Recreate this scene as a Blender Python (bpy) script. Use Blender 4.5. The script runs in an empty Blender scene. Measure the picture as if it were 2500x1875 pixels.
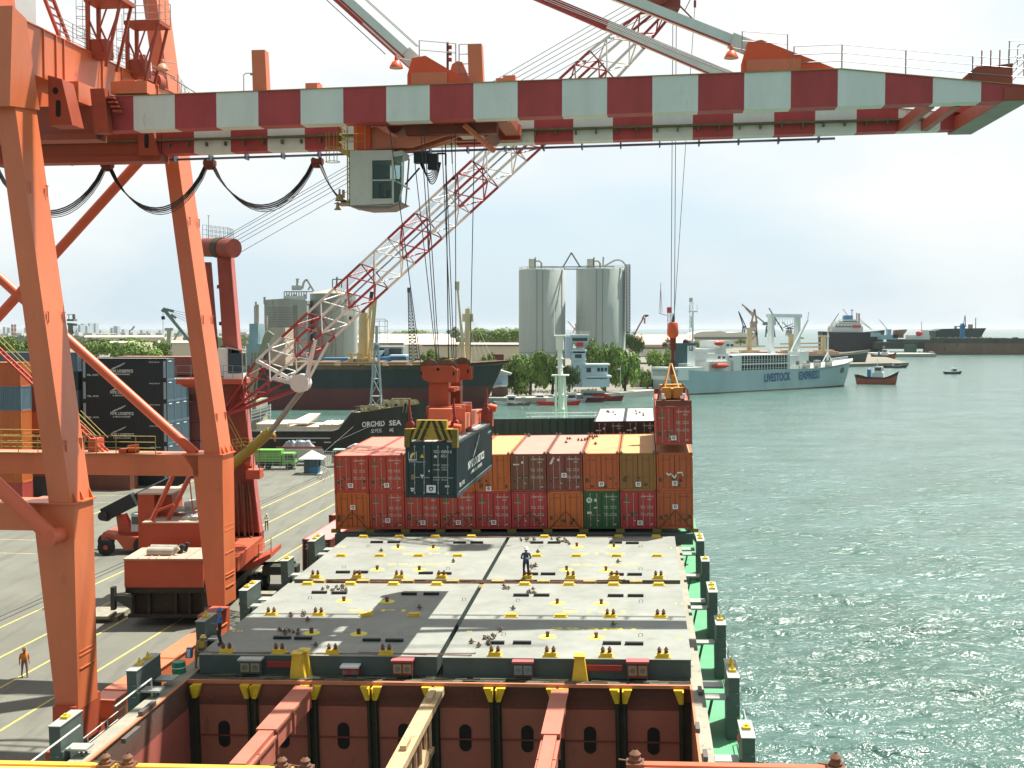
import bpy, bmesh, math, random
from mathutils import Matrix, Vector, Euler
from math import radians as RD, sin, cos, pi
random.seed(7)
SC = bpy.context.scene
COL = SC.collection
# ------------------------------------------------------------ camera, sky, sun, exposure
CAMZ = 24.5; FPX = 2944.0; PITCH = math.atan(136.5/FPX)
cd = bpy.data.cameras.new('camera'); cam = bpy.data.objects.new('camera', cd); COL.objects.link(cam)
cd.sensor_width = 36; cd.lens = 36*FPX/2500; cd.clip_start = .5; cd.clip_end = 60000
cam.location = (0, 0, CAMZ); cam.rotation_euler = (pi/2-PITCH, 0, 0)
SC.camera = cam
SUN = Vector((.36, .29, 1.0)).normalized()
sl = bpy.data.lights.new('sun', 'SUN'); sl.energy = 5.0; sl.angle = RD(.55); sl.color = (1, .955, .86)
so = bpy.data.objects.new('sun', sl); COL.objects.link(so); so.location = (40, 60, 140)
so.rotation_euler = SUN.to_track_quat('Z', 'Y').to_euler()
wd = bpy.data.worlds.new('World'); SC.world = wd; wd.use_nodes = True
nt = wd.node_tree; nt.nodes.clear(); N = nt.nodes.new; L = nt.links.new
out = N('ShaderNodeOutputWorld'); bg = N('ShaderNodeBackground'); bg.inputs[1].default_value = .1
sk = N('ShaderNodeTexSky'); sk.sky_type = 'NISHITA'; sk.sun_disc = False
sk.sun_elevation = math.asin(SUN.z); sk.sun_rotation = math.atan2(SUN.x, SUN.y); sk.air_density = 1.2; sk.dust_density = 2.5
tc = N('ShaderNodeTexCoord'); mp = N('ShaderNodeMapping'); mp.inputs['Scale'].default_value = (1, 1, 2.6)
n1 = N('ShaderNodeTexNoise'); n1.inputs['Scale'].default_value = 2.2; n1.inputs['Detail'].default_value = 6; n1.inputs['Roughness'].default_value = .5
cr = N('ShaderNodeMapRange'); cr.inputs[1].default_value = .38; cr.inputs[2].default_value = .6; cr.inputs[3].default_value = -.25; cr.inputs[4].default_value = .75
mx = N('ShaderNodeMix'); mx.data_type = 'RGBA'; mx.inputs[7].default_value = (5.35, 5.45, 5.35, 1)            # thin bright cloud
hs = N('ShaderNodeMix'); hs.data_type = 'RGBA'; hs.inputs[0].default_value = .85; hs.inputs[7].default_value = (3.9, 4.75, 5.3, 1)
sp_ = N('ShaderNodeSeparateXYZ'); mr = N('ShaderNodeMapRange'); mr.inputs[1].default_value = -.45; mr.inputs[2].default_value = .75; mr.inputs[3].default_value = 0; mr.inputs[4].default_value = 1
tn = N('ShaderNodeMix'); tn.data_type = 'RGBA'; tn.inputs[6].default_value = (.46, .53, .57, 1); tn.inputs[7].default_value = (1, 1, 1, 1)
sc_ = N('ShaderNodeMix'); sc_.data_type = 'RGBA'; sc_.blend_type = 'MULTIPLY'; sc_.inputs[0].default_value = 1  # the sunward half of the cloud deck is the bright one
L(tc.outputs['Generated'], mp.inputs[0]); L(mp.outputs[0], n1.inputs[0]); L(n1.outputs[0], cr.inputs[0]); L(tc.outputs['Generated'], sp_.inputs[0]); L(sp_.outputs[1], mr.inputs[0])
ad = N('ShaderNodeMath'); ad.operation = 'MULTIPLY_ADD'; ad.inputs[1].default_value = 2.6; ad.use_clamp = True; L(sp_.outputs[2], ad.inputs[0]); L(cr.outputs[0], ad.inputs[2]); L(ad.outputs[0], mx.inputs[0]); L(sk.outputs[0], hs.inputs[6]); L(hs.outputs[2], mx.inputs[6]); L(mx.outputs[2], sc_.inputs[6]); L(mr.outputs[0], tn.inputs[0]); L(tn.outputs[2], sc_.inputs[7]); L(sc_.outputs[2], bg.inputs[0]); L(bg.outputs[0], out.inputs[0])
SC.view_settings.view_transform = 'Standard'; SC.view_settings.look = 'None'; SC.view_settings.gamma = 1
SC.view_settings.exposure = .9
SC.render.engine = 'CYCLES'; SC.cycles.max_bounces = 5; SC.cycles.diffuse_bounces = 2; SC.cycles.glossy_bounces = 3
SC.cycles.transmission_bounces = 3; SC.cycles.transparent_max_bounces = 6; SC.cycles.volume_bounces = 0
SC.cycles.caustics_reflective = False; SC.cycles.caustics_refractive = False; SC.cycles.use_denoising = True
# ------------------------------------------------------------ maths
I4 = Matrix.Identity(4)
V = lambda *a: Vector(a)
CAM = V(0, 0, CAMZ)
def T(x=0, y=0, z=0): return Matrix.Translation((x, y, z))
def RZ(a): return Matrix.Rotation(a, 4, 'Z')
def ray(u, v):
    x = (u-1250)/FPX; y = -(v-937.5)/FPX
    d = V(x, cos(PITCH)+sin(PITCH)*y, -sin(PITCH)+cos(PITCH)*y)
    return d/d.y
def P(u, v, D): return CAM+ray(u, v)*D              # a photo pixel at forward distance D
def G(u, v, z=3.0):                                  # a photo pixel on the level z
    d = ray(u, v); return CAM+d*((z-CAMZ)/d.z)
# ship frame: x to starboard, y forward, z up, origin at the port foot of the front container row
MS = Matrix.Translation(CAM+V(-12.44, 84.38, -14.15)) @ Matrix.Rotation(RD(-6.18), 4, 'Z') @ Matrix.Rotation(RD(1.19), 4, 'X') @ Matrix.Rotation(RD(-1.15), 4, 'Y')
# gantry frame: x seaward along the boom, y along the quay, z up, origin midway between the seaside legs, on the quay
MC = T(-18.9, 65.6, 3.0) @ RZ(RD(-6.75))
def plane_hit(M, u, v, axis, val):
    Mi = M.inverted(); o = Mi @ CAM; d = (Mi.to_3x3() @ ray(u, v))
    return o+d*((val-o[axis])/d[axis])
def C(u, v, y): return plane_hit(MC, u, v, 1, y)     # pixel on a plane across the quay -> gantry frame
def CX(u, v, x): return plane_hit(MC, u, v, 0, x)
def S(u, v, z=-.2): return plane_hit(MS, u, v, 2, z) # pixel on a deck level -> ship frame
# ------------------------------------------------------------ materials
MATS = {}
def mat(name, c, rough=.55, metal=0, var=.12, sc=1.5, rust=0, bump=0, emit=0, spec=.4, rc=(.16, .06, .025), st=1.0):
    if name in MATS: return MATS[name]
    m = bpy.data.materials.new(name); m.use_nodes = True; t = m.node_tree; b = t.nodes['Principled BSDF']
    b.inputs['Roughness'].default_value = rough; b.inputs['Metallic'].default_value = metal
    b.inputs['Specular IOR Level'].default_value = spec
    if emit: b.inputs['Emission Color'].default_value = (*c, 1); b.inputs['Emission Strength'].default_value = emit
    co = t.nodes.new('ShaderNodeTexCoord'); mpn = t.nodes.new('ShaderNodeMapping'); t.links.new(co.outputs['Object'], mpn.inputs[0])
    mpn.inputs['Scale'].default_value = (1, 1, st)
    n = t.nodes.new('ShaderNodeTexNoise'); n.inputs['Scale'].default_value = sc; n.inputs['Detail'].default_value = 6; n.inputs['Roughness'].default_value = .65
    t.links.new(mpn.outputs[0], n.inputs[0])
    r = t.nodes.new('ShaderNodeMapRange'); r.inputs[1].default_value = .3; r.inputs[2].default_value = .7
    r.inputs[3].default_value = 1-var; r.inputs[4].default_value = 1+var*.7; t.links.new(n.outputs[0], r.inputs[0])
    mu = t.nodes.new('ShaderNodeMix'); mu.data_type = 'RGBA'; mu.blend_type = 'MULTIPLY'; mu.inputs[0].default_value = 1
    mu.inputs[6].default_value = (*c, 1); t.links.new(r.outputs[0], mu.inputs[7]); last = mu.outputs[2]
    if rust:
        n2 = t.nodes.new('ShaderNodeTexNoise'); n2.inputs['Scale'].default_value = sc*2.3; n2.inputs['Detail'].default_value = 8; n2.inputs['Roughness'].default_value = .7
        t.links.new(mpn.outputs[0], n2.inputs[0])
        r2 = t.nodes.new('ShaderNodeMapRange'); r2.inputs[1].default_value = .66-rust*.3; r2.inputs[2].default_value = .78-rust*.25; t.links.new(n2.outputs[0], r2.inputs[0])
        m2 = t.nodes.new('ShaderNodeMix'); m2.data_type = 'RGBA'; m2.inputs[7].default_value = (*rc, 1)
        t.links.new(r2.outputs[0], m2.inputs[0]); t.links.new(last, m2.inputs[6]); last = m2.outputs[2]
    t.links.new(last, b.inputs['Base Color'])
    if bump:
        bp = t.nodes.new('ShaderNodeBump'); bp.inputs['Strength'].default_value = bump; bp.inputs['Distance'].default_value = .03
        t.links.new(n.outputs[0], bp.inputs['Height']); t.links.new(bp.outputs[0], b.inputs['Normal'])
    MATS[name] = m; return m
def glassm(name, c=(.05, .08, .08)):
    if name in MATS: return MATS[name]
    m = mat(name, c, .06, 0, .05, 1, spec=.9); return m
ORANGE = mat('orange_paint', (.68, .17, .065), .36, 0, .14, .45, .12, rc=(.42, .1, .045), st=.35, spec=.65)
BRED = mat('boom_red', (.42, .06, .06), .55, 0, .2, .9, .12, rc=(.25, .06, .045), st=.35)
BWHT = mat('boom_white', (.7, .75, .7), .55, 0, .09, 1.0, .12, rc=(.42, .4, .32), st=.3)
DRED = mat('dark_red_oxide', (.2, .05, .03), .6, 0, .2, 1.5, .15)
GREY = mat('grey_paint', (.24, .27, .27), .55, 0, .12, 1.3, .08)
DGREY = mat('dark_green_grey_paint', (.075, .105, .095), .55, 0, .15, 1.3, .1)
LGREY = mat('light_grey_paint', (.48, .5, .47), .55, 0, .08, 1.5, .05)
WHITE = mat('white_paint', (.8, .82, .79), .5, 0, .06, 1.2, .05, rc=(.4, .3, .2))
CREAM = mat('cream_paint', (.62, .52, .33), .55, 0, .1, 1, .08)
BLACK = mat('black_paint', (.018, .02, .022), .55, 0, .2, 1)
RUBBER = mat('tyre_rubber', (.022, .024, .022), .85, 0, .2, 3)
ROPE = mat('wire_rope', (.07, .075, .075), .6, .3, .1, 2)
RAIL = mat('railing_grey', (.3, .32, .32), .5, .3, .1, 2)
YRAIL = mat('railing_olive_yellow', (.42, .34, .09), .6, 0, .15, 2, .2)
YEL = mat('yellow_paint', (.72, .5, .05), .55, 0, .15, 1.5, .18)
HYEL = mat('bright_yellow_marking', (.78, .68, .12), .7, 0, .1, 3)
GREEN = mat('green_deck_paint', (.1, .33, .17), .6, 0, .15, .6, .06, rc=(.12, .2, .1))
GLASS = glassm('window_glass')
DARKW = glassm('dark_window', (.02, .03, .035))
LBLUE = mat('pale_blue_paint', (.42, .55, .66), .6, 0, .08, .3)
BLUE = mat('blue_paint', (.05, .22, .42), .5, 0, .12, 1)
RED = mat('red_paint', (.62, .05, .03), .5, 0, .1, 1)
HATM = mat('hatch_grey_paint', (.25, .262, .235), .66, 0, .2, .5, .22, .3, rc=(.21, .185, .13))
HOLD = mat('hold_red_oxide_paint', (.3, .085, .06), .6, 0, .12, .5, .05, st=.3)
STEEL = mat('bare_steel', (.2, .18, .16), .5, .4, .3, 4, .3)
RUSTY = mat('rusty_steel', (.17, .085, .05), .75, .1, .35, 3, .3)
CONC = mat('concrete', (.4, .39, .35), .85, 0, .12, .15)
TRUNK = mat('tree_bark', (.12, .09, .06), .9, 0, .2, 2)
# ------------------------------------------------------------ mesh builder
TXT = {}
def text_geo(s, bold=0):
    k = (s, bold)
    if k not in TXT:
        cu = bpy.data.curves.new('t', 'FONT'); cu.body = s; cu.size = 1; cu.resolution_u = 2; cu.offset = bold
        o = bpy.data.objects.new('t', cu); COL.objects.link(o)
        me = bpy.data.meshes.new_from_object(o)
        vs = [v.co.copy() for v in me.vertices]; fs = [tuple(p.vertices) for p in me.polygons]
        bpy.data.objects.remove(o); bpy.data.curves.remove(cu); bpy.data.meshes.remove(me)
        if vs:
            x0 = min(v.x for v in vs); x1 = max(v.x for v in vs); y0 = min(v.y for v in vs); y1 = max(v.y for v in vs)
        else: x0 = x1 = y0 = y1 = 0
        TXT[k] = (vs, fs, x0, max(x1-x0, .01), y0, max(y1-y0, .01))
    return TXT[k]
ROOTM = {}
class MB:
    def __init__(s, M=None): s.v = []; s.f = []; s.m = []; s.s = []; s.M = M or I4; s.k = 0
    def add(s, vs, fs, smooth=False):
        n = len(s.v); s.v += [Vector(p) for p in vs]
        for f in fs: s.f.append([n+i for i in f]); s.m.append(s.k); s.s.append(smooth)
        return s
    def box(s, c, z, R=None):
        c = Vector(c); x, y, w = z[0]/2, z[1]/2, z[2]/2
        p = [V(a*x, b*y, d*w) for d in (-1, 1) for b in (-1, 1) for a in (-1, 1)]
        if R is not None: p = [R @ q for q in p]
        return s.add([c+q for q in p], [(0, 2, 3, 1), (4, 5, 7, 6), (0, 1, 5, 4), (2, 6, 7, 3), (0, 4, 6, 2), (1, 3, 7, 5)])
    def bb(s, a, b): return s.box([(i+j)/2 for i, j in zip(a, b)], [abs(j-i) for i, j in zip(a, b)])
    def hexa(s, p): return s.add(p, [(0, 3, 2, 1), (4, 5, 6, 7), (0, 1, 5, 4), (1, 2, 6, 5), (2, 3, 7, 6), (3, 0, 4, 7)])
    def prism(s, poly, vec):
        vec = Vector(vec); p = [Vector(q) for q in poly]; n = len(p)
        nn = V(0, 0, 0)
        for i in range(n): nn += p[i].cross(p[(i+1) % n])
        if nn.dot(vec) > 0: p.reverse()
        return s.add(p+[q+vec for q in p], [tuple(range(n)), tuple(range(2*n-1, n-1, -1))]+[(i, n+i, n+(i+1) % n, (i+1) % n) for i in range(n)])
    def bar(s, p, q, w, h=None, up=(0, 0, 1)):
        p = Vector(p); q = Vector(q); h = h or w; d = (q-p).normalized(); u = Vector(up)
        if abs(d.dot(u)) > .98: u = V(0, 1, 0)
        x = d.cross(u).normalized(); u = x.cross(d); r = []
        for e in (p, q):
            for a, b in ((-1, -1), (-1, 1), (1, 1), (1, -1)): r.append(e+x*a*w/2+u*b*h/2)
        return s.add(r, [(0, 3, 2, 1), (4, 5, 6, 7), (0, 1, 5, 4), (1, 2, 6, 5), (2, 3, 7, 6), (3, 0, 4, 7)][:] )
    def tube(s, p, q, r, n=8, r2=None):
        p = Vector(p); q = Vector(q); r2 = r if r2 is None else r2; d = (q-p).normalized()
        u = V(0, 0, 1) if abs(d.z) < .95 else V(1, 0, 0); x = d.cross(u).normalized(); y = d.cross(x)
        a = [p+(x*cos(2*pi*i/n)+y*sin(2*pi*i/n))*r for i in range(n)]; b = [q+(x*cos(2*pi*i/n)+y*sin(2*pi*i/n))*r2 for i in range(n)]
        s.add(a+b, [(i, (i+1) % n, n+(i+1) % n, n+i) for i in range(n)], True)
        s.add(a, [tuple(range(n-1, -1, -1))]); return s.add(b, [tuple(range(n))])
    def path(s, pts, r, n=5):
        for a, b in zip(pts, pts[1:]): s.tube(a, b, r, n)
        return s
    def lathe(s, c, prof, n=16, axis=(0, 0, 1)):
        c = Vector(c); d = Vector(axis).normalized(); u = V(0, 0, 1) if abs(d.z) < .95 else V(1, 0, 0)
        x = (V(1, 0, 0) if abs(d.z) > .95 else d.cross(u).normalized()); y = d.cross(x)
        vs = [c+d*h+(x*cos(2*pi*i/n)+y*sin(2*pi*i/n))*max(r, 1e-4) for r, h in prof for i in range(n)]
        fs = [(k*n+i, k*n+(i+1) % n, (k+1)*n+(i+1) % n, (k+1)*n+i) for k in range(len(prof)-1) for i in range(n)]
        return s.add(vs, fs, True)
    def sphere(s, c, r, n=8, sq=(1, 1, 1)):
        c = Vector(c); m = max(4, n//2+1); vs = []
        for j in range(m+1):
            for i in range(n): a = pi*j/m; b = 2*pi*i/n; vs.append(c+V(sin(a)*cos(b)*r*sq[0], sin(a)*sin(b)*r*sq[1], -cos(a)*r*sq[2]))
        return s.add(vs, [(j*n+i, j*n+(i+1) % n, (j+1)*n+(i+1) % n, (j+1)*n+i) for j in range(m) for i in range(n)], True)
    def text(s, tx, o, right, up, h, w=None, bold=0, nrm=None, off=.006):
        vs, fs, x0, W, y0, H = text_geo(tx, bold)
        o = Vector(o); right = Vector(right).normalized(); up = Vector(up).normalized(); nn = right.cross(up)*off
        k = h/H; kx = (w/W) if w else k
        return s.add([o+right*((v.x-x0)*kx)+up*((v.y-y0)*k)+nn for v in vs], fs)
    def railing(s, pts, h=1.05, r=.03, n=3, posts=2.0, up=(0, 0, 1)):
        up = Vector(up); pts = [Vector(p) for p in pts]
        for a, b in zip(pts, pts[1:]):
            k = max(1, round((b-a).length/posts))
            for i in range(k+1):
                p = a.lerp(b, i/k); s.tube(p, p+up*h, r, 4)
            for j in range(n): e = up*h*(j+1)/n; s.tube(a+e, b+e, r*.8, 4)
        return s
    def ladder(s, a, b, w, side, r=.04, step=.35):
        a = Vector(a); b = Vector(b); e = Vector(side).normalized()*w/2
        s.bar(a-e, b-e, r*2, r*2); s.bar(a+e, b+e, r*2, r*2); k = int((b-a).length/step)
        for i in range(1, k): p = a.lerp(b, i/k); s.bar(p-e, p+e, r, r)
        return s
    def lattice(s, A, B, bays, r, rb=None, rings=True, x=True):
        A = [Vector(p) for p in A]; B = [Vector(p) for p in B]; rb = rb or r*.6; n = len(A)
        for a, b in zip(A, B): s.tube(a, b, r, 6)
        for k in range(bays+1):
            t = k/bays; q = [a.lerp(b, t) for a, b in zip(A, B)]
            if rings or k in (0, bays):
                for i in range(n): s.tube(q[i], q[(i+1) % n], rb, 4)
            if k < bays:
                q2 = [a.lerp(b, (k+1)/bays) for a, b in zip(A, B)]
                for i in range(n):
                    j = (i+1) % n
                    if (k+i) % 2: s.tube(q[i], q2[j], rb, 4)
                    else: s.tube(q[j], q2[i], rb, 4)
        return s
    def build(s, name, mats, parent=None, world=False):
        mats = mats if isinstance(mats, (list, tuple)) else [mats]
        M = s.M
        if parent is not None: M = ROOTM[parent.name].inverted() @ s.M if s.M is not I4 else I4
        me = bpy.data.meshes.new(name)
        pts = [M @ p for p in s.v] if M is not I4 else s.v
        me.from_pydata([tuple(p) for p in pts], [], s.f)
        for m in mats: me.materials.append(m)
        me.polygons.foreach_set('material_index', s.m); me.polygons.foreach_set('use_smooth', s.s)
        me.set_sharp_from_angle(angle=RD(40)); me.update()
        o = bpy.data.objects.new(name, me); COL.objects.link(o)
        if parent is not None: o.parent = parent; ROOTM[o.name] = ROOTM[parent.name]
        else: ROOTM[o.name] = I4
        return o
def tag(o, label, cat, group=None, kind=None):
    if label: o['label'] = label
    if cat: o['category'] = cat
    if group: o['group'] = group
    if kind: o['kind'] = kind
    return o
def thing(name, label, cat, M=None, group=None):
    o = bpy.data.objects.new(name, None); COL.objects.link(o); o.empty_display_size = .3
    M = M if M is not None else I4; o.matrix_world = M; ROOTM[o.name] = M.copy(); tag(o, label, cat, group); return o
def struct(name, mb, m):
    o = mb.build(name, m); o['kind'] = 'structure'; return o
def kids(o): return list(o.children)
def dup(root, M, label=None, group=None):
    r = root.copy(); COL.objects.link(r); r.matrix_world = M; ROOTM[r.name] = M.copy()
    if label: r['label'] = label
    if group: r['group'] = group
    for c in root.children:
        cc = c.copy(); COL.objects.link(cc); cc.parent = r; ROOTM[cc.name] = ROOTM[r.name]
        for g in c.children: d = g.copy(); COL.objects.link(d); d.parent = cc; ROOTM[d.name] = ROOTM[r.name]
    return r
def shared(name, me, parent):                        # another object on the same mesh data
    o = bpy.data.objects.new(name, me); COL.objects.link(o); o.parent = parent; ROOTM[o.name] = ROOTM[parent.name]; return o
# ------------------------------------------------------------ setting: sea, quay, far shore
def watermat():
    m = bpy.data.materials.new('harbour_water'); m.use_nodes = True; t = m.node_tree; b = t.nodes['Principled BSDF']; n = t.nodes.new; l = t.links.new
    b.inputs['Roughness'].default_value = .17; b.inputs['IOR'].default_value = 1.4; b.inputs['Specular IOR Level'].default_value = .5
    geo = n('ShaderNodeNewGeometry')
    def noise(scale, sx, sy, det, rot=0.0, dist=0.0):
        mpp = n('ShaderNodeMapping'); mpp.inputs['Scale'].default_value = (sx, sy, 1); mpp.inputs['Rotation'].default_value = (0, 0, rot)
        l(geo.outputs['Position'], mpp.inputs[0]); x = n('ShaderNodeTexNoise'); x.inputs['Scale'].default_value = scale
        x.inputs['Detail'].default_value = det; x.inputs['Roughness'].default_value = .55; x.inputs['Distortion'].default_value = dist
        l(mpp.outputs[0], x.inputs[0]); return x.outputs[0]
    a = noise(.33, .6, 1.25, 4, .25, .6); c = noise(1.1, .7, 1.3, 4, -.2, .4); d = noise(.05, 1, 1.5, 3); e = noise(3.2, .8, 1.2, 2, .1)
    def bump(h, dist, prev=None, st=1.0):
        bp = n('ShaderNodeBump'); bp.inputs['Strength'].default_value = st; bp.inputs['Distance'].default_value = dist; l(h, bp.inputs['Height'])
        if prev: l(prev, bp.inputs['Normal'])
        return bp.outputs[0]
    nn = bump(a, .35); nn = bump(c, .45, nn); nn = bump(e, .06, nn)
    l(nn, b.inputs['Normal'])
    r = n('ShaderNodeMapRange'); r.inputs[1].default_value = .35; r.inputs[2].default_value = .65; l(d, r.inputs[0])
    mxx = n('ShaderNodeMix'); mxx.data_type = 'RGBA'; mxx.inputs[6].default_value = (.05, .11, .088, 1); mxx.inputs[7].default_value = (.075, .15, .135, 1)
    l(r.outputs[0], mxx.inputs[0]); l(mxx.outputs[2], b.inputs['Base Color'])
    return m
import numpy as np
def sea_mesh():                                       # one sheet: rings round the harbour, real waves near by, flat far off
    d = [-400.0, -120, -40, -10, 0, 8, 14, 20, 26]; x = 30.0
    while x < 480: d.append(x); x *= 1+(.0034 if x < 110 else .0058 if x < 220 else .009)
    while x < 42000: d.append(x); x *= 1.09
    d.append(42000.0); d = np.array(d); w = np.concatenate([[-30000, -9000, -2500], np.zeros(0)]); n = 520
    U = np.linspace(-1, 1, n); D = d[:, None]; sc = np.where(D < 60, 60, D)
    X = np.sign(U)[None, :]*(np.abs(U)[None, :]**1.0)*sc*.62; X = X+sc*.12; X[:, 0] = -30000; X[:, -1] = 30000; Y = np.repeat(D, n, 1)
    r = np.random.RandomState(3); Z = np.zeros_like(X); sp = np.where(D < 110, D*.0036, D*.0085)
    for k in range(46):
        lam = .95*(8.5/.95)**(k/45.); th = r.normal(-1.72, .36); q = 2*np.pi/lam; am = .0165*lam**.72*r.uniform(.6, 1.3); ph = r.uniform(0, 6.28)
        a_ = q*(X*np.cos(th)+Y*np.sin(th))+ph+1.3*np.sin(.045*X*r.uniform(.5, 1.5)+.06*Y+r.uniform(0, 6)); fade = np.clip(1.4-sp/lam*3.2, 0, 1)*np.clip((560-Y)/200, 0, 1)
        Z += am*fade*(1-2*np.abs(np.sin(a_/2))**1.2)
    edge = (np.abs(np.arange(n)-n/2) > n/2-2)[None, :]; Z = np.where(edge, 0, Z); m_ = len(d)
    co = np.stack([X, Y, Z], -1).reshape(-1, 3); i = (np.arange(m_-1)[:, None]*n+np.arange(n-1)[None, :]).reshape(-1); f = np.stack([i, i+1, i+n+1, i+n], 1)
    me = bpy.data.meshes.new('water'); me.vertices.add(len(co)); me.vertices.foreach_set('co', co.ravel()); me.loops.add(len(f)*4); me.loops.foreach_set('vertex_index', f.ravel().astype(np.int32)); me.polygons.add(len(f)); me.polygons.foreach_set('loop_start', np.arange(0, len(f)*4, 4, dtype=np.int32)); me.polygons.foreach_set('use_smooth', np.ones(len(f), dtype=bool)); me.update(calc_edges=True); me.validate(); return me
me = sea_mesh(); me.materials.append(watermat()); sea = bpy.data.objects.new('water', me); COL.objects.link(sea); sea['kind'] = 'structure'; ROOTM['water'] = I4
def asphalt():
    m = mat('quay_asphalt', (.158, .16, .132), .88, 0, .16, .12, 0); t = m.node_tree; n = t.nodes.new; l = t.links.new; b = t.nodes['Principled BSDF']
    mu = b.inputs['Base Color'].links[0].from_socket
    co = n('ShaderNodeTexCoord'); mpp = n('ShaderNodeMapping'); mpp.inputs['Rotation'].default_value = (0, 0, RD(6.75)); mpp.inputs['Scale'].default_value = (1.2, .12, 1); l(co.outputs['Object'], mpp.inputs[0])
    for sc, lo, hi, v0 in ((.9, .5, .75, .72), (6, .45, .8, .85)):
        x = n('ShaderNodeTexNoise'); x.inputs['Scale'].default_value = sc; x.inputs['Detail'].default_value = 6; l((mpp if sc < 2 else co).outputs[0 if sc < 2 else 3], x.inputs[0])
        r = n('ShaderNodeMapRange'); r.inputs[1].default_value = lo; r.inputs[2].default_value = hi; r.inputs[3].default_value = 1; r.inputs[4].default_value = v0; l(x.outputs[0], r.inputs[0])
        q = n('ShaderNodeMix'); q.data_type = 'RGBA'; q.blend_type = 'MULTIPLY'; q.inputs[0].default_value = 1; l(mu, q.inputs[6]); l(r.outputs[0], q.inputs[7]); mu = q.outputs[2]
    l(mu, b.inputs['Base Color']); return m
mb = MB(MC); mb.bb((-420, -90, -7), (1.9, 137, 0)); q = mb.build('quay_pavement', asphalt()); q['kind'] = 'structure'
mb = MB(MC); mb.bb((1.9, -90, -7), (2.5, 137.5, .12)); mb.bb((-420, 137, -7), (1.9, 137.5, .12)); q = mb.build('quay_edge', CONC); q['kind'] = 'structure'
mb = MB(MC)
for x in (-15.9, -12.3, -8.15): mb.bb((x-.08, -90, .004), (x+.08, 136, .008))
mb.bb((-20.2, 10, .004), (-20.05, 136, .008)); mb.bb((-38.1, 60, .004), (-37.9, 130, .008))
for y in range(60, 128, 6): mb.bb((-70, y, .004), (-38.1, y+.12, .008))
for y in range(-60, 56, 7): mb.bb((-56, y, .004), (-32, y+.12, .008))
q = mb.build('road_markings', mat('worn_yellow_line', (.62, .5, .12), .8, 0, .25, 2, .55, rc=(.24, .23, .17))); q['kind'] = 'structure'
mb = MB(MC)
for x in (-21.9, -21.2, -.35, .35): mb.bb((x-.05, -90, -.02), (x+.05, 136.4, .012))
q = mb.build('crane_rail_track', mat('rail_steel', (.03, .03, .032), .5, .5, .2, 2)); q['kind'] = 'structure'
# far shore: one slab whose seaward edge steps back behind the moored ships
def slab(name, poly, z0, z1, m):
    mb = MB(); mb.prism([(x, y, z0) for x, y in poly], (0, 0, z1-z0)); return struct(name, mb, m)
SHORE = mat('shore_ground', (.2, .19, .15), .9, 0, .2, .02)
slab('far_shore_ground', [(-5000, 400), (-6.7, 400), (11, 394), (53, 444), (60, 560), (78, 640), (150, 720), (260, 790), (330, 1120), (200, 1500), (90, 1700), (-100, 2600), (-500, 7000), (-9000, 9000)], -3, 1.9, SHORE)
slab('wharf_ground', [(-30, 388), (11, 388.5), (53.5, 438), (52, 446), (11, 400), (-30, 404)], -3, 2.02, CONC)
# the air over the harbour
hz = MB(); hz.bb((-32000, -600, -4), (32000, 43000, 95)); HZM = bpy.data.materials.new('haze'); HZM.use_nodes = True; _t = HZM.node_tree; _t.nodes.clear(); _o = _t.nodes.new('ShaderNodeOutputMaterial'); _v = _t.nodes.new('ShaderNodeVolumePrincipled')
_v.inputs['Color'].default_value = (.86, .93, 1, 1); _v.inputs['Density'].default_value = .00003; _v.inputs['Anisotropy'].default_value = .3; _t.links.new(_v.outputs[0], _o.inputs['Volume'])
_h = hz.build('haze', HZM); _h['kind'] = 'stuff'; _h['label'] = 'thin bright haze over the harbour'; _h['category'] = 'haze'
# ------------------------------------------------------------ the container ship under the gantry
ship = thing('container_ship', 'large container ship with grey hatch covers, green side decks and an open red hold', 'ship', MS @ T(12.5, -20, -9))
HXA, HXB = 1.3, 23.62
DECKZ = -2.35
def sp(name, m, fn): b = MB(MS); fn(b); return b.build(name, m, ship)
def hullf(b):
    deck = [(-.7, -95), (25.7, -95), (25.7, 4), (24.6, 18), (21.5, 30), (17, 40), (12.5, 47), (8, 40), (3.5, 30), (.4, 18), (-.7, 4)]
    n = len(deck); vs = [(x, y, DECKZ if y < 10 else DECKZ+1.2) for x, y in deck]+[(12.5+(x-12.5)*.93, y*.985 if y > 0 else y, -12.5) for x, y in deck]
    b.add(vs, [(i, (i+1) % n, n+(i+1) % n, n+i) for i in range(n)][::-1])
sp('hull', mat('ship_hull_green', (.03, .09, .07), .5, 0, .15, .5, .1), hullf)
def deckf(b):
    b.bb((24.05, -95, DECKZ-.3), (25.7, 27, DECKZ)); b.bb((-.7, -95, DECKZ-.3), (.7, 27, DECKZ))
    b.prism([(3, 26, DECKZ), (22, 26, DECKZ), (20, 33, DECKZ), (12.5, 46, DECKZ), (5, 33, DECKZ)], (0, 0, 5.2))
sp('main_deck', GREEN, deckf)
CO = mat('coaming_top_paint', (.3, .29, .23), .7, 0, .15, 1, .25)
def coam(b):
    for x0, x1 in ((.35, 1.12), (23.58, 24.1)):
        b.bb((x0, -60, DECKZ), (x1, 12.6, -1.02))
    b.bb((.35, -1.25, DECKZ), (24.1, 27, -1.0))
sp('hatch_coaming', CO, coam)
def crossd(b):
    b.bb((1.12, -30.75, -2.2), (23.58, -15.0, -1.12)); b.bb((1.12, -14.98, -2.2), (23.58, -1.3, -1.13))
sp('cross_deck', mat('grimy_deck_plate', (.055, .06, .045), .8, 0, .3, 2.5, .4, rc=(.2, .16, .1)), crossd)
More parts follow.
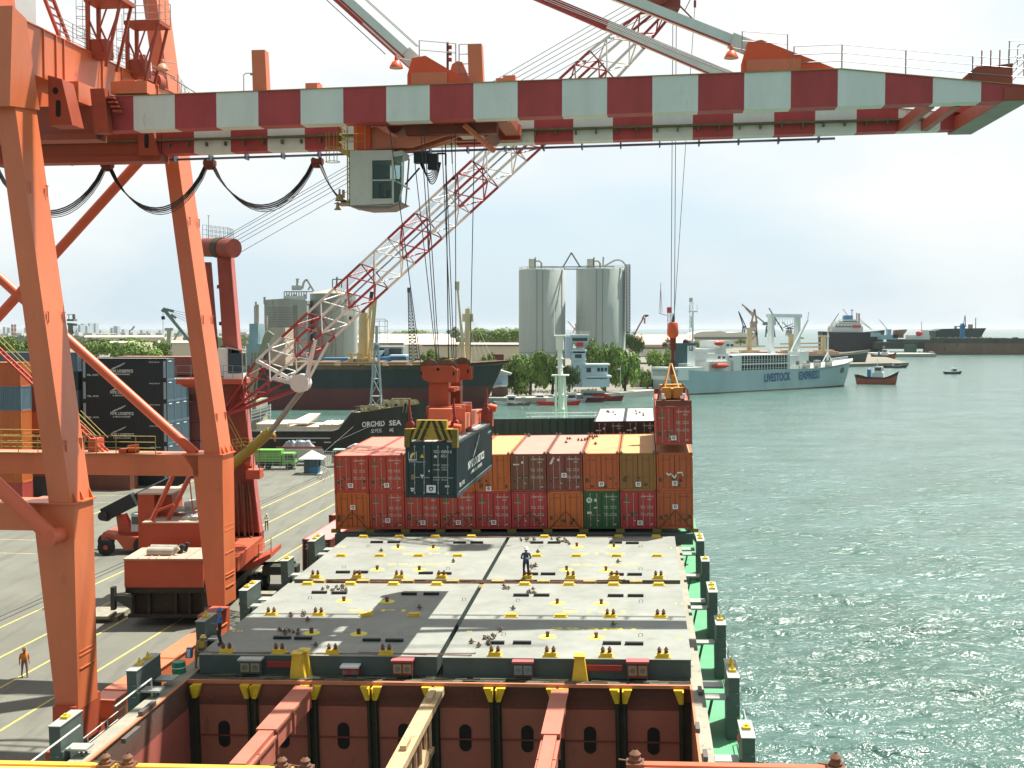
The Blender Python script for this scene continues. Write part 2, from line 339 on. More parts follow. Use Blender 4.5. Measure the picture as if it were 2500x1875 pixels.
# open hold
def bulk(b):
    b.bb((1.12, -30.75, -15), (23.58, -30.55, -1.16))
sp('hold_bulkhead', mat('hold_bulkhead_paint', (.36, .12, .08), .6, 0, .15, .45, .15, st=.4), bulk)
sp('hold_side_wall', mat('hold_side_sunlit_red', (.42, .12, .09), .6, 0, .14, .4, .06, st=.4), lambda b: b.bb((.9, -60, -15), (1.12, -30.55, -1.06)))  # port wall: sunlight painted in as a lighter red
sp('hold_side_wall', mat('hold_side_orange', (.5, .16, .08), .6, 0, .12, .8, .05), lambda b: b.bb((23.58, -60, -15), (23.72, -30.55, -1.06)))
sp('hold_floor', HOLD, lambda b: b.bb((1.12, -60, -15.2), (23.58, -30.6, -14.9)))
def rim(b):
    b.bb((1.0, -30.86, -1.2), (23.6, -30.72, -1.05)); b.bb((1.05, -60, -1.06), (1.18, -30.8, -1.0)); b.bb((23.52, -60, -1.06), (23.62, -30.8, -1.0))
sp('hold_rim', mat('rim_orange', (.55, .2, .1), .6, 0, .1, 1), rim)
GX = [1.35+2.745*i for i in range(9)]
GUIDE = mat('guide_dark', (.035, .034, .022), .7, 0, .3, 2, .25)
for i, x in enumerate(GX):
    def g(b):
        if 0 < i < 8 or i == 0: b.bb((x+.1, -30.96, -15), (x+.2, -30.78, -1.7))
        if 0 < i < 8 or i == 8: b.bb((x-.2, -30.96, -15), (x-.1, -30.78, -1.7))
        b.bb((x-.26, -30.8, -15), (x+.26, -30.74, -1.8))
    sp('cell_guide', GUIDE, g)
    def f(b):
        for s in ((-1,) if i == 8 else (1,) if i == 0 else (-1, 1)):
            a = x+s*.06
            b.prism([(a, -31.1, -1.2), (a+s*.42, -31.1, -1.2), (a+s*.2, -31.1, -1.8), (a+s*.02, -31.1, -1.8)], (0, .3, 0))
            b.prism([(a, -31.1, -1.2), (a, -31.35, -1.2), (a, -31.12, -1.75)], (s*.06, 0, 0))
    sp('guide_funnel', mat('funnel_yellow', (.75, .5, .03), .55, 0, .2, 2, .25), f)
MAN = mat('manhole_dark', (.012, .012, .011), .8, 0, .1, 1)
MHZ = plane_hit(MS, 1376, 1806, 1, -30.8).z
for i in range(8):
    x = (GX[i]+GX[i+1])/2
    def f(b):
        p = [(x+.27*cos(a), -30.79, MHZ+.27*sin(a)+(.33 if sin(a) > 0 else -.33)) for a in [2*pi*k/20+.01 for k in range(20)]]
        b.prism(p, (0, .03, 0))
    sp('manhole', MAN, f)
sp('bulkhead_seam', DRED, lambda b: (b.bb((1.3, -30.8, -3.62), (23.4, -30.745, -3.56))))
# longitudinal beams across the open hold
BEAM = mat('hold_beam_paint', (.47, .15, .1), .6, 0, .15, .7, .12, rc=(.3, .25, .2))
def beam(x, w, name, m, trs=False):
    def f(b):
        if not trs:
            b.bb((x-w/2, -40, -2.15), (x+w/2, -31.0, -1.25)); b.bb((x-w/2-.12, -36.5, -1.32), (x+w/2+.12, -31.0, -1.2))
            b.bb((x-w/2-.02, -60, -2.5), (x+w/2+.02, -36.5, -1.5)); b.bb((x-w/2-.12, -60, -1.56), (x+w/2+.12, -36.5, -1.44))
            for k in range(10): b.bb((x-w/2-.1, -34-k*2.3, -2.3), (x+w/2+.1, -33.95-k*2.3, -1.4))
        else:
            b.bb((x-w/2, -60, -1.5), (x+w/2, -31.0, -1.2)); b.bb((x+w/2-.3, -60, -3.25), (x+w/2-.1, -33.2, -3.05))
            for k in range(22): b.bb((x+w/2-.28, -33.4-k*1.1, -3.1), (x+w/2-.18, -33.3-k*1.1, -1.5))
            for k in range(5): b.prism([(x+w/2-.3, -34-k*4.4, -3.1), (x+w/2-.3, -36-k*4.4, -3.1), (x+w/2-.3, -35-k*4.4, -2.5)], (.2, 0, 0))
            for k in range(4): b.bb((x-.12, -33-k*5.6, -1.2), (x+.12, -32-k*5.6, -1.0))
    return sp(name, m, f)
xa = S(748, 1672, -1.25).x; xb = S(1072, 1672, -1.25).x; xc = S(1370, 1672, -1.25).x
beam(xa, .62, 'hold_beam', BEAM); beam(xc, .5, 'hold_beam', BEAM)
beam(xb, .62, 'hold_truss_beam', mat('worn_beam_paint', (.5, .36, .2), .7, 0, .25, 1.5, .3), True)
# side pedestals with their tables and brackets
PEDY = [(-4.2, 2.6), (-10.9, 1.4), (-18.0, 2.4), (-24.8, 1.7), (-32.4, 2.6), (-39.6, 1.8), (-46.5, 2.2)]
for sgn in (1, -1):
    for j, (y, dl) in enumerate(PEDY):
        X = (lambda x: x) if sgn > 0 else (lambda x: 25-x)
        z1 = .2
        def f(b):
            b.bb((X(24.98), y-dl/2, DECKZ-.05), (X(25.42), y+dl/2, z1))
        p = sp('pedestal', DGREY, f)
        def f2(b):
            b.bb((X(24.95), y-dl/2-.03, z1), (X(25.45), y+dl/2+.03, z1+.03))
            b.bb((X(24.05), y-dl/2+.1, -.75), (X(24.88), y-dl/2+.75, -.67))
            if dl > 2: b.bb((X(24.05), y+.3, -.75), (X(24.88), y+1.1, -.67))
        sp('pedestal_top', mat('pedestal_top_grey', (.34, .36, .33), .6, 0, .15, 2, .15), f2)
        def f3(b):
            for k in range(2 if dl > 2 else 1):
                yy = y-.45+k*.9 if dl > 2 else y
                b.bb((X(25.06), yy-.16, z1+.03), (X(25.34), yy+.16, z1+.13)); b.tube((X(25.2), yy, z1+.13), (X(25.2), yy, z1+.2), .07, 6)
                if j in (3, 4): b.tube((X(25.2), yy, z1+.2), (X(25.2), yy, z1+.36), .08, 6, .02)
        sp('twistlock_base', YEL, f3)
        def f4(b):
            b.bar((X(24.1), y-dl/2+.3, -1.9), (X(24.35), y-dl/2+.3, -.78), .07); b.bar((X(24.1), y-dl/2+.62, -1.9), (X(24.35), y-dl/2+.62, -.78), .07)
            for zz in range(5): b.tube((X(25.0), y-dl/2-.12, -.4-zz*.5), (X(25.35), y-dl/2-.12, -.4-zz*.5), .018, 4)
            b.bb((X(24.88), y-dl/2-.02, DECKZ), (X(24.98), y-dl/2+.5, -.75))
        sp('pedestal_bracket', DGREY, f4)
def f(b):
    b.railing([(25.6, -31, DECKZ), (25.6, -12, DECKZ)], 1.0, .025, 3, 1.8); b.railing([(-.6, -46, DECKZ), (-.6, -33.5, DECKZ)], 1.0, .03, 3, 1.8)
    b.path([(.55, -46, -1), (.55, -45.8, .1), (.55, -40, .1)], .04); b.path([(.55, -37, -.2), (.55, -33.4, -.2), (.55, -33.4, -1)], .04)
    b.railing([(25.55, -38.2, -2.0), (25.55, -33.9, -2.0)], 1.0, .03, 2, 2)
sp('deck_railing', LGREY, f)
def f(b):
    for (u, v) in ((1703, 1780), (1722, 1848), (1709, 1690)):
        p = S(u, v, -1.0); b.bar(p+V(0, -.4, .08), p+V(0, .4, .08), .16, .14)
    for (u, v) in ((320, 1800), (360, 1735)):
        p = S(u, v, -1.0); b.bar(p+V(0, -.7, .1), p+V(0, .7, .1), .2, .18)
sp('coaming_cleat', mat('cleat_bronze', (.13, .11, .1), .6, .2, .2, 3), f)
# forward: breakwater, foremast, forecastle rails
yb = 27.2; a = plane_hit(MS, 1209, 1023, 1, yb); c = plane_hit(MS, 1600, 1021, 1, yb)
def f(b):
    b.bb((2.6, yb, -.5), (22.6, yb+.25, a.z))
    for k in range(28): b.bb((2.8+k*.73, yb-.14, -.5), (2.88+k*.73, yb, a.z-.05))
    for k in range(7): b.bb((3.2+k*3, yb-.2, -.5), (3.4+k*3, yb-.14, a.z-.02))
sp('breakwater', mat('breakwater_green', (.045, .085, .07), .5, 0, .15, .8, .05, st=.3), f)
m0 = plane_hit(MS, 1370, 1030, 1, 36); mt = plane_hit(MS, 1370, 820, 1, 36); kz = m0.z
def f(b):
    w = .62
    for s in (-1, 1): b.tube((m0.x+s*w, 36, kz-4), (m0.x+s*.42, 36, kz+4.5), .13, 6); b.tube((m0.x+s*w*.6, 37, kz-4), (m0.x+s*.2, 37, kz+4.5), .1, 6)
    b.tube((m0.x, 36.3, kz-4), (m0.x, 36.3, mt.z-1.4), .36, 10, .24); b.box((m0.x, 36.3, mt.z-.7), (.75, .6, 1.4)); b.box((m0.x, 36.3, mt.z+.02), (1.1, .9, .1))
    for z in (0, 1.2, 2.6): b.box((m0.x, 36.2, kz+z), (1.25-.12*z, .5, .12))
    b.box((m0.x, 36.1, kz+4.6), (1.7, 1.3, .1)); b.tube((m0.x-.5, 36.3, mt.z), (m0.x-.5, 36.3, mt.z+3), .03, 5)
    for z in (5.4, 6.2): b.box((m0.x, 36.3, kz+z), (.75, .6, .12))
sp('foremast', WHITE, f)
z = a.z-.1
sp('forecastle_rail', WHITE, lambda b: (b.railing([(plane_hit(MS, 1285, 1020, 1, 30).x, 30, z-.6), (23, 30, z-.6)], .95, .03, 3, 2.2), b.path([(plane_hit(MS, 1278, 1020, 1, 30).x, 30, z-.6), (plane_hit(MS, 1300, 1020, 1, 30).x, 30, z+.35)], .04)))
# cabinets on the cross deck
def cabinet(u, v, w, h, roof, body, dial):
    p = plane_hit(MS, u, v, 1, -30.1); zz = -1.12
    def f(b):
        b.k = 0; b.bb((p.x-w/2, -30.3, zz+h), (p.x+w/2, -29.75, zz+h+.08)); b.k = 1; b.bb((p.x-w/2+.06, -30.2, zz+.18), (p.x+w/2-.06, -29.8, zz+h))
        b.k = 2
        for s in (-1, 1): b.box((p.x+s*w*.22, -30.21, zz+h*.6), (w*.36, .03, h*.5))
        b.k = 3
        for s in (-1, 1): b.tube((p.x+s*w*.22, -30.23, zz+h*.6), (p.x+s*w*.22, -30.26, zz+h*.6), w*.12, 10)
        for s in (-1, 1): b.tube((p.x+s*(w/2-.08), -30.1, zz), (p.x+s*(w/2-.08), -30.1, zz+h), .03, 4)
    bb_ = MB(MS); f(bb_); return bb_.build('reefer_socket_box', [roof, body, dial, STEEL], ship)
PUR = mat('faded_purple_red', (.36, .1, .1), .6, 0, .1, 1); CYA = mat('faded_cyan', (.1, .32, .36), .6, 0, .1, 1); BEI = mat('dull_beige', (.3, .27, .17), .6, 0, .1, 2)
cabinet(612, 1625, 1.1, .78, LGREY, DGREY, BEI); cabinet(983, 1630, 1.0, .8, PUR, DRED, BEI); cabinet(1277, 1635, .95, .8, PUR, DRED, CYA); cabinet(1557, 1640, 1.0, .85, PUR, DRED, BEI); cabinet(855, 1640, .85, .5, WHITE, RED, PUR)
for u, v in ((725, 1640), (740, 1630), (1415, 1640)):
    p = plane_hit(MS, u, v, 1, -30.4 if u != 740 else -30.0)
    sp('stopper_stand', YEL, lambda b: (b.prism([(p.x-.36, p.y, -1.12), (p.x+.36, p.y, -1.12), (p.x+.2, p.y, .02), (p.x-.2, p.y, .02)], (0, .45, 0)), b.box((p.x, p.y+.2, .05), (.5, .6, .07))))
for u in (700, 1470): sp('fire_hose_box', mat('dull_red', (.3, .04, .035), .6, 0, .1, 1), lambda b: b.bb((plane_hit(MS, u, 1640, 1, -29.9).x-.9, -30.0, -.7), (plane_hit(MS, u, 1640, 1, -29.9).x+.9, -29.85, -.45)))
# grimy plates, cables lying on the cross deck
def f(b):
    r = random.Random(5)
    for k in range(70):
        x = r.uniform(1.6, 23); y = r.uniform(-30.65, -29.95); d = r.uniform(.5, 2.6); a = r.uniform(-.06, .06)
        b.tube((x, y, -1.09+r.random()*.06), (x+d, y+a*d, -1.08+r.random()*.06), r.uniform(.012, .03), 4)
    for k in range(12): x = 2+k*1.8; b.bb((x, -30.7, -1.12), (x+.8, -30.5, -1.04))
sp('deck_pipework', mat('dull_pipe', (.13, .12, .085), .7, .1, .3, 3, .2), f)
# ------------------------------------------------------------ hatch covers: four, each can be lifted off
hatches = []
def hatch(x0, x1, y0, y1, label):
    t = thing('hatch_cover', label, 'hatch cover', MS @ T((x0+x1)/2, (y0+y1)/2, -1.1), 'grey steel hatch covers')
    def prt(name, m, fn): b = MB(MS); fn(b); return b.build(name, m, t)
    b = MB(MS); b.k = 1; b.bb((x0, y0, -1.1), (x1, y1, -.23)); b.k = 0; b.bb((x0-.03, y0-.03, -.23), (x1+.03, y1+.03, -.2)); b.build('cover_panel', [HATM, DGREY], t)
    def fnd(x, y, cones, tall=.16):
        b = MB(MS); b.bb((x-.27, y-.16, -.2), (x+.27, y+.16, -.2+tall)); b.bb((x-.34, y-.22, -.2), (x+.34, y+.22, -.16))
        if cones:
            b.k = 1
            for s in (-1, 1): b.lathe((x+s*.15, y, -.2+tall), [(.09, 0), (.1, .07), (.05, .1), (.11, .14), (.02, .28)], 7)
        b.build('container_socket', [YEL, RUSTY], t)
    return t, prt, fnd
LB = ['wide grey hatch cover nearest the open hold, port half, partly in shadow', 'bright grey hatch cover nearest the open hold, starboard half, near the green deck',
      'grey hatch cover beside the container stack, port half', 'grey hatch cover with the standing worker on it, starboard half']
xm = 12.48
for q_, (x0, x1, y0, y1) in enumerate(((HXA, xm-.15, -29.75, -15.65), (xm+.15, HXB, -29.85, -15.6), (HXA, xm-.15, -14.55, -1.75), (xm+.15, HXB, -14.55, -1.8))):
    t, prt, fnd = hatch(x0, x1, y0, y1, LB[q_]); ym = (y0+y1)/2; hatches.append(t)
    for k in range(1, 10):
        x = 2.49*k
        if x0-.1 < x < x1+.1:
            near = q_ < 2
            fnd(x, y0+.3, True, .2); fnd(x, ym, (near and k in (1, 8, 9, 2)), .15); fnd(x, y1-.25, False, .15)
    D = {0: ((673, 1365), (775, 1367), (743, 1296), (836, 1297)), 1: ((1183, 1373), (1288, 1375), (1204, 1301), (1299, 1302)), 2: ((815, 1228), (906, 1229), (860, 1181), (936, 1182)), 3: ((1224, 1229), (1309, 1230), (1246, 1178), (1326, 1179))}[q_]
    for (a_, c_) in D:
        p = S(a_*1.1302, c_*1.1302+3)
        def f(b): b.lathe((p.x, p.y, -.2), [(.0, .012), (.42, .012), (.42, 0)], 20); b.k = 1; b.box((p.x, p.y, -.1), (.16, .16, .2)); b.tube((p.x, p.y, 0), (p.x, p.y, .06), .1, 6)
        b = MB(MS); f(b); b.build('lifting_point', [HYEL, RUSTY], t)
    SL = {0: ((610, 1378), (655, 1379), (803, 1383), (852, 1384), (690, 1280), (733, 1281), (884, 1283), (932, 1283)), 1: ((1070, 1389), (1128, 1389), (1322, 1390), (1370, 1391), (1126, 1286), (1170, 1286), (1330, 1287), (1373, 1287)),
          2: ((741, 1236), (780, 1236), (920, 1238), (960, 1239), (814, 1171), (851, 1171), (993, 1172), (1030, 1172)), 3: ((1147, 1240), (1184, 1240), (1332, 1241), (1371, 1241), (1160, 1172), (1197, 1172), (1330, 1172), (1366, 1173))}[q_]
    for (a_, c_) in SL:
        p = S(a_*1.1302, c_*1.1302+2); b = MB(MS); b.bb((p.x-.42, p.y-.1, -.2), (p.x+.42, p.y+.1, -.07)); b.build('stowage_block', BLACK, t)
    EY = {0: ((1133, 1466), (757, 1462), (977, 1548)), 1: ((1265, 1468), (1565, 1470), (1230, 1551), (1564, 1553)), 2: ((899, 1335), (1134, 1337), (840, 1387), (1094, 1390)), 3: ((1321, 1336), (1564, 1336), (1564, 1391))}[q_]
    for (u, v) in EY:
        p = S(u, v); b = MB(MS); b.path([p+V(-.1, 0, 0), p+V(-.08, 0, .13), p+V(.08, 0, .13), p+V(.1, 0, 0)], .02); b.build('pad_eye', LGREY, t)
    TX = {0: ((851, 1490, '01P1', .42, 3.0), (1140, 1540, '6', .3, .3), (570, 1540, '10', .3, .5)), 1: ((1373, 1494, '01S1', .42, 3.2), (1345, 1535, '29.3MT', .42, 4.4), (1650, 1560, '6', .3, .35), (1648, 1473, '11', .3, .4)),
          2: ((982, 1352, '01P1', .4, 3.0), (945, 1378, '29.3MT', .4, 4.2), (826, 1335, '10', .3, .5)), 3: ((1408, 1352, '01S1', .4, 3.0), (1394, 1379, '29.3MT', .4, 4.2), (1636, 1337, '11', .3, .5))}[q_]
    for (u, v, s_, h, w) in TX:
        p = S(u, v); b = MB(MS); b.text(s_, (p.x, p.y-.2, -.2), (1, 0, 0), (0, 1, 0), h, w, .01, off=.006); b.build('painted_mark', HYEL, t)
# loose twistlocks and lashing bars lying about
def twistlock_mesh():
    b = MB(); b.box((0, 0, .05), (.17, .12, .06)); b.lathe((0, 0, .08), [(.05, 0), (.055, .05), (.03, .08), (.01, .11)], 6); b.lathe((0, 0, .02), [(.05, 0), (.04, -.02)], 6); b.tube((.05, 0, .05), (.2, .02, .06), .012, 4); return b
tw0 = twistlock_mesh().build('twistlock', mat('twistlock_metal', (.2, .15, .11), .65, .2, .3, 4, .5)); TWD = tw0.data; bpy.data.objects.remove(tw0)
rr = random.Random(11)
CL = [((1135, 1432), 18, 14, 3, 'in the heap beside the two lifting points of the near starboard cover', 1130, 1432)]
piles = [((335+280)/3.687+650, 1280+590/3.687, 30, 7, 13, 'in the heap by the far port corner of the shaded cover'), (650+195/3.687, 1280+985/3.687, 26, 7, 11, 'in the shaded heap on the near port cover'),
         (650+230/3.687, 1280+825/3.687, 5, 2, 3, 'near the middle sockets of the shaded cover'), (650+345/3.687, 1280+820/3.687, 5, 2, 3, 'beside a yellow socket of the shaded cover'),
         (1150+430/3.16, 1280+125/3.16, 20, 4, 9, 'in the heap at the front edge of the far starboard cover'), (1150+670/3.16, 1280+130/3.16, 18, 4, 9, 'in the heap across a black block on the far starboard cover'), (1150+750/3.16, 1280+150/3.16, 9, 4, 4, 'right of the heap on the far starboard cover'),
         (1150+480/3.16, 1280+335/3.16, 9, 4, 6, 'right behind the worker standing on the far cover'), (1150+280/3.16, 1280+500/3.16, 12, 3, 5, 'near the gap between the two rows of covers'), (1150+455/3.16, 1280+522/3.16, 14, 4, 6, 'behind the black blocks of the near starboard cover'),
         (1150+140/3.16, 1280+885/3.16, 14, 3, 8, 'in the sunlit heap on the near starboard cover'), (1150+145/3.16, 1280+920/3.16, 6, 5, 4, 'below the sunlit heap on the near starboard cover'), (1150+225/3.16, 1280+830/3.16, 12, 6, 4, 'above the sunlit heap on the near starboard cover')]
for (u, v, du, dv, n_, where) in piles:
    for k in range(n_):
        p = S(u+rr.uniform(-du, du), v+rr.uniform(-dv, dv)); o = bpy.data.objects.new('twistlock', TWD); COL.objects.link(o)
        o.matrix_world = MS @ T(p.x, p.y, -.2+rr.choice((.02, .04, .1))) @ Matrix.Rotation(rr.choice((0, 1.4, 1.57)), 4, 'X') @ RZ(rr.uniform(0, 6)); ROOTM[o.name] = o.matrix_world.copy()
        tag(o, 'loose twistlock '+where, 'twistlock', 'loose twistlocks '+where)
for (u, v, w_) in ((931, 1347, 'far port cover by its middle socket'), (1107, 1373, 'far port cover near the centre gap'), (1313, 1350, 'far starboard cover near the worker'), (1509, 1374, 'far starboard cover right of its middle'), (1024, 1487, 'shaded cover near the centre gap'), (771, 1579, 'shaded cover near the open hold'), (751, 1517, 'shaded cover left of its middle'),
                (1253, 1489, 'near starboard cover by the centre gap'), (1497, 1528, 'near starboard cover on the sunlit strip'), (844, 1447, 'near port cover at the end of a black block'), (1169, 1580, 'near starboard cover close to the hold edge'), (1151, 1571, 'near starboard cover left of the heap')):
    p = S(u, v); o = bpy.data.objects.new('twistlock', TWD); COL.objects.link(o); o.matrix_world = MS @ T(p.x, p.y, -.17) @ RZ(rr.uniform(0, 6)) @ Matrix.Scale(1.25, 4); tag(o, 'single loose twistlock on the '+w_, 'twistlock', 'single twistlocks on the covers'); ROOTM[o.name] = o.matrix_world.copy()
lb = MB(); lb.tube((-1.6, 0, .03), (1.6, 0, .03), .022, 5); lb.tube((1.6, 0, .03), (1.7, .06, .04), .03, 5); LBM = lb.build('lashing_bar', mat('lashing_bar_metal', (.3, .17, .13), .55, .3, .2, 3, .3)); LBD = LBM.data; bpy.data.objects.remove(LBM)
for k in range(46):
    if k < 30: x = rr.uniform(2, 22); y = rr.uniform(-15.5, -14.65); z = -.32+rr.random()*.12 if -15.6 < y < -14.6 else -.18; w_ = 'in the slot between the two rows of hatch covers'
    elif k < 38: x = rr.uniform(2.5, 22); y = rr.uniform(-29.6, -29.3); z = -.19; w_ = 'along the aft edge of the near hatch covers'
    else: x = rr.uniform(2.5, 22); y = rr.uniform(-2.3, -1.95); z = -.19; w_ = 'along the foot of the container stack'
    o = bpy.data.objects.new('lashing_bar', LBD); COL.objects.link(o); o.matrix_world = MS @ T(x, y, z) @ RZ(rr.uniform(-.1, .1)); tag(o, 'thin rusty lashing bar lying '+w_, 'lashing bar', 'lashing bars '+w_); ROOTM[o.name] = o.matrix_world.copy()
def f(b):
    b.bb((1.35, -15.5, -.75), (23.5, -14.7, -.45))
    for k in range(8): b.bb((2.6+2.6*k, -15.4, -.45), (3.3+2.6*k, -14.9, -.1))
sp('lashing_rack', mat('rack_rust_yellow', (.4, .28, .1), .7, 0, .3, 2, .4), f)
# green drum beside the sitting worker, red lamp boxes
t = thing('paint_drum', 'small green drum beside the worker at the port corner of the hold', 'drum', MS @ T(S(469, 1635, -1.1).x-.35, -29.9, -1.05))
b = MB(); b.lathe((0, 0, 0), [(0, 0), (.3, 0), (.32, .1), (.3, .28), (.32, .3), (.3, .55), (0, .55)], 14); b.build('drum_body', mat('drum_green', (.02, .22, .12), .4, 0, .1, 2), t)
b = MB(); b.lathe((0, 0, .28), [(.325, 0), (.325, .04)], 14); b.build('hoop', WHITE, t)
for (x, y, lab) in ((25.3, -37.2, 'round red lamp in a railing cage on the starboard deck edge'), (.5, -34.6, 'round red lamp on the port coaming beside the hold')):
    t = thing('red_lamp', lab, 'lamp', MS @ T(x, y, -1.3 if x > 5 else -1.9)); b = MB(); b.lathe((0, 0, 0), [(0, .0), (.2, .05), (.27, .2), (.25, .3), (.27, .34), (.2, .5), (0, .56)], 14); b.build('lamp_globe', RED, t)
    b = MB(); b.tube((0, 0, -1.05 if x > 5 else -.45), (0, 0, .02), .05, 6); b.build('lamp_post', STEEL, t)
# ------------------------------------------------------------ shipping containers
CW, CH, CL40 = 2.438, 2.591, 12.192
GASK = mat('door_gasket', (.02, .02, .018), .7, 0, .1, 1)
ROD = mat('lock_rod', (.42, .4, .34), .5, .4, .15, 3, .1)
CC = {
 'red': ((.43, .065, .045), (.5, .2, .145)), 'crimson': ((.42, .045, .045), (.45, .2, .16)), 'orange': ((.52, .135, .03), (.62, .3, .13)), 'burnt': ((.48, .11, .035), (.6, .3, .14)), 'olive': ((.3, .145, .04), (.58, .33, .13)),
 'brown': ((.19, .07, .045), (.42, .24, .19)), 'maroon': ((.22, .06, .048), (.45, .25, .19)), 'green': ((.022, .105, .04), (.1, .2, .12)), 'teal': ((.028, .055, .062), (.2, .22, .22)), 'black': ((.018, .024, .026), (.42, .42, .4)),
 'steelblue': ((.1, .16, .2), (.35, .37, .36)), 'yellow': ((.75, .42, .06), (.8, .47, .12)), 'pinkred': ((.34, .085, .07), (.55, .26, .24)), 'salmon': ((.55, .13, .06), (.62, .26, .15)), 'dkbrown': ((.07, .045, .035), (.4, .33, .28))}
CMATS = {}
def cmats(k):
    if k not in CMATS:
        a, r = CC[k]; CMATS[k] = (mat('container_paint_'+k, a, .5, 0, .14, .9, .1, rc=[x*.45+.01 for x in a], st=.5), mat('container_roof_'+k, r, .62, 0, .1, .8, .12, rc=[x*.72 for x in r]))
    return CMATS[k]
CMESH = {}
def corr(p0, dx, dz, L_, H_, nrm, n, d=.036):        # corrugated sheet from p0 along dx, up dz
    vs = []; fs = []; st = L_/n; prof = [(0, 0), (.3, 0), (.42, 1), (.88, 1), (1, 0)]
    pts = []
    for k in range(n):
        for a, h in prof[:-1]: pts.append(((k+a)*st, -h*d))
    pts.append((L_, 0))
    for x, h in pts: vs += [p0+dx*x+nrm*h, p0+dx*x+nrm*h+dz*H_]
    for i in range(len(pts)-1): fs.append((2*i, 2*i+2, 2*i+3, 2*i+1))
    return vs, fs
def shell_mesh(k, L_, H_):
    key = (k, L_, H_)
    if key in CMESH: return CMESH[key]
    a, r = cmats(k); b = MB(); w = CW/2; e = .12
    b.k = 0
    for x in (-w+e/2, w-e/2):
        for y in (e/2, L_-e/2): b.box((x, y, H_/2), (e, e, H_))
        b.box((x, L_/2, .08), (e, L_-2*e, .16)); b.box((x, L_/2, H_-.05), (e, L_-2*e, .1))
    for y in (e/2, L_-e/2): b.box((0, y, .08), (CW-2*e, e, .16)); b.box((0, y, H_-.06), (CW-2*e, e, .12))
    n = 43 if L_ > 9 else 22
    for s in (-1, 1):
        p = V(s*(w-.02), e, .16) if s > 0 else V(-(w-.02), L_-e, .16)
        b.add(*corr(p, V(0, s, 0), V(0, 0, 1), L_-2*e, H_-.26, V(s, 0, 0), n))
    b.add(*corr(V(w-e, L_-.02, .16), V(-1, 0, 0), V(0, 0, 1), CW-2*e, H_-.28, V(0, 1, 0), 8))
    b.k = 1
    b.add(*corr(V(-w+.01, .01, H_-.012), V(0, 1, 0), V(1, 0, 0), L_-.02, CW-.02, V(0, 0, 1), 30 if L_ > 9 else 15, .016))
    b.k = 2
    for x in (-w+.085, w-.085):
        for y in (.089, L_-.089):
            for z in (.06, H_-.055): b.box((x, y, z), (.18, .182, .124))
    o = b.build('shell', [a, r, mat('corner_casting_'+k, [x*.6+.01 for x in CC[k][0]], .6, .1, .2, 3, .3)]); me = o.data; bpy.data.objects.remove(o); CMESH[key] = me; return me
def door_mesh(k, side, H_):
    key = ('d', k, side, H_)
    if key in CMESH: return CMESH[key]
    a, r = cmats(k); b = MB(); x0, x1 = (-CW/2+.12, -.012) if side < 0 else (.012, CW/2-.12); z0 = .17; z1 = H_-.13
    b.box(((x0+x1)/2, .05, (z0+z1)/2), (x1-x0, .04, z1-z0))
    for i in range(5):
        zz = z0+(z1-z0)*(i+.5)/5; h = (z1-z0)/5*.78; b.box(((x0+x1)/2, .028, zz), (x1-x0-.14, .012, h))
    b.k = 1; b.box((x0+.01 if side < 0 else x1-.01, .03, (z0+z1)/2), (.02, .03, z1-z0)); b.box((x1 if side < 0 else x0, .032, (z0+z1)/2), (.02, .02, z1-z0))
    b.k = 0
    for zz in (z0+.2, z0+.8, z1-.8, z1-.2): b.box((x0+.02 if side < 0 else x1-.02, .015, zz), (.07, .03, .09))
    o = b.build('door', [a, GASK]); me = o.data; bpy.data.objects.remove(o); CMESH[key] = me; return me
def rod_mesh(pale, H_):
    key = ('r', pale, H_)
    if key in CMESH: return CMESH[key]
    b = MB(); b.tube((0, 0, .2), (0, 0, H_-.15), .02, 6)
    for z in (.22, H_-.2): b.box((0, 0, z), (.07, .05, .09))
    for z in (.7, H_*.6): b.box((0, .01, z), (.07, .03, .05))
    b.box((.12, -.02, .95), (.26, .02, .035)); o = b.build('lock_rod', [ROD if pale else mat('lock_rod_dull', (.2, .12, .08), .6, .1, .2, 2, .3)]); me = o.data; bpy.data.objects.remove(o); CMESH[key] = me; return me
WL = mat('white_lettering', (.72, .74, .7), .6, 0, .15, 3); DL = mat('dark_lettering', (.1, .05, .03), .7, 0, .2, 3); GL = mat('green_mark', (.02, .16, .06), .6, 0, .1, 2)
STK = mat('white_sticker', (.8, .82, .84), .5, 0, .05, 3); STN = mat('grime_patch', (.09, .075, .045), .8, 0, .3, 3)
IDS = ['HDMU 451082 8', 'HMMU 419235 1', 'HDMU 465210 0', 'HDMU 492271 8', 'HDMU 415092 8', 'HDMU 470216 3', 'TRLU 580231 4', 'YMLU 402815 0']
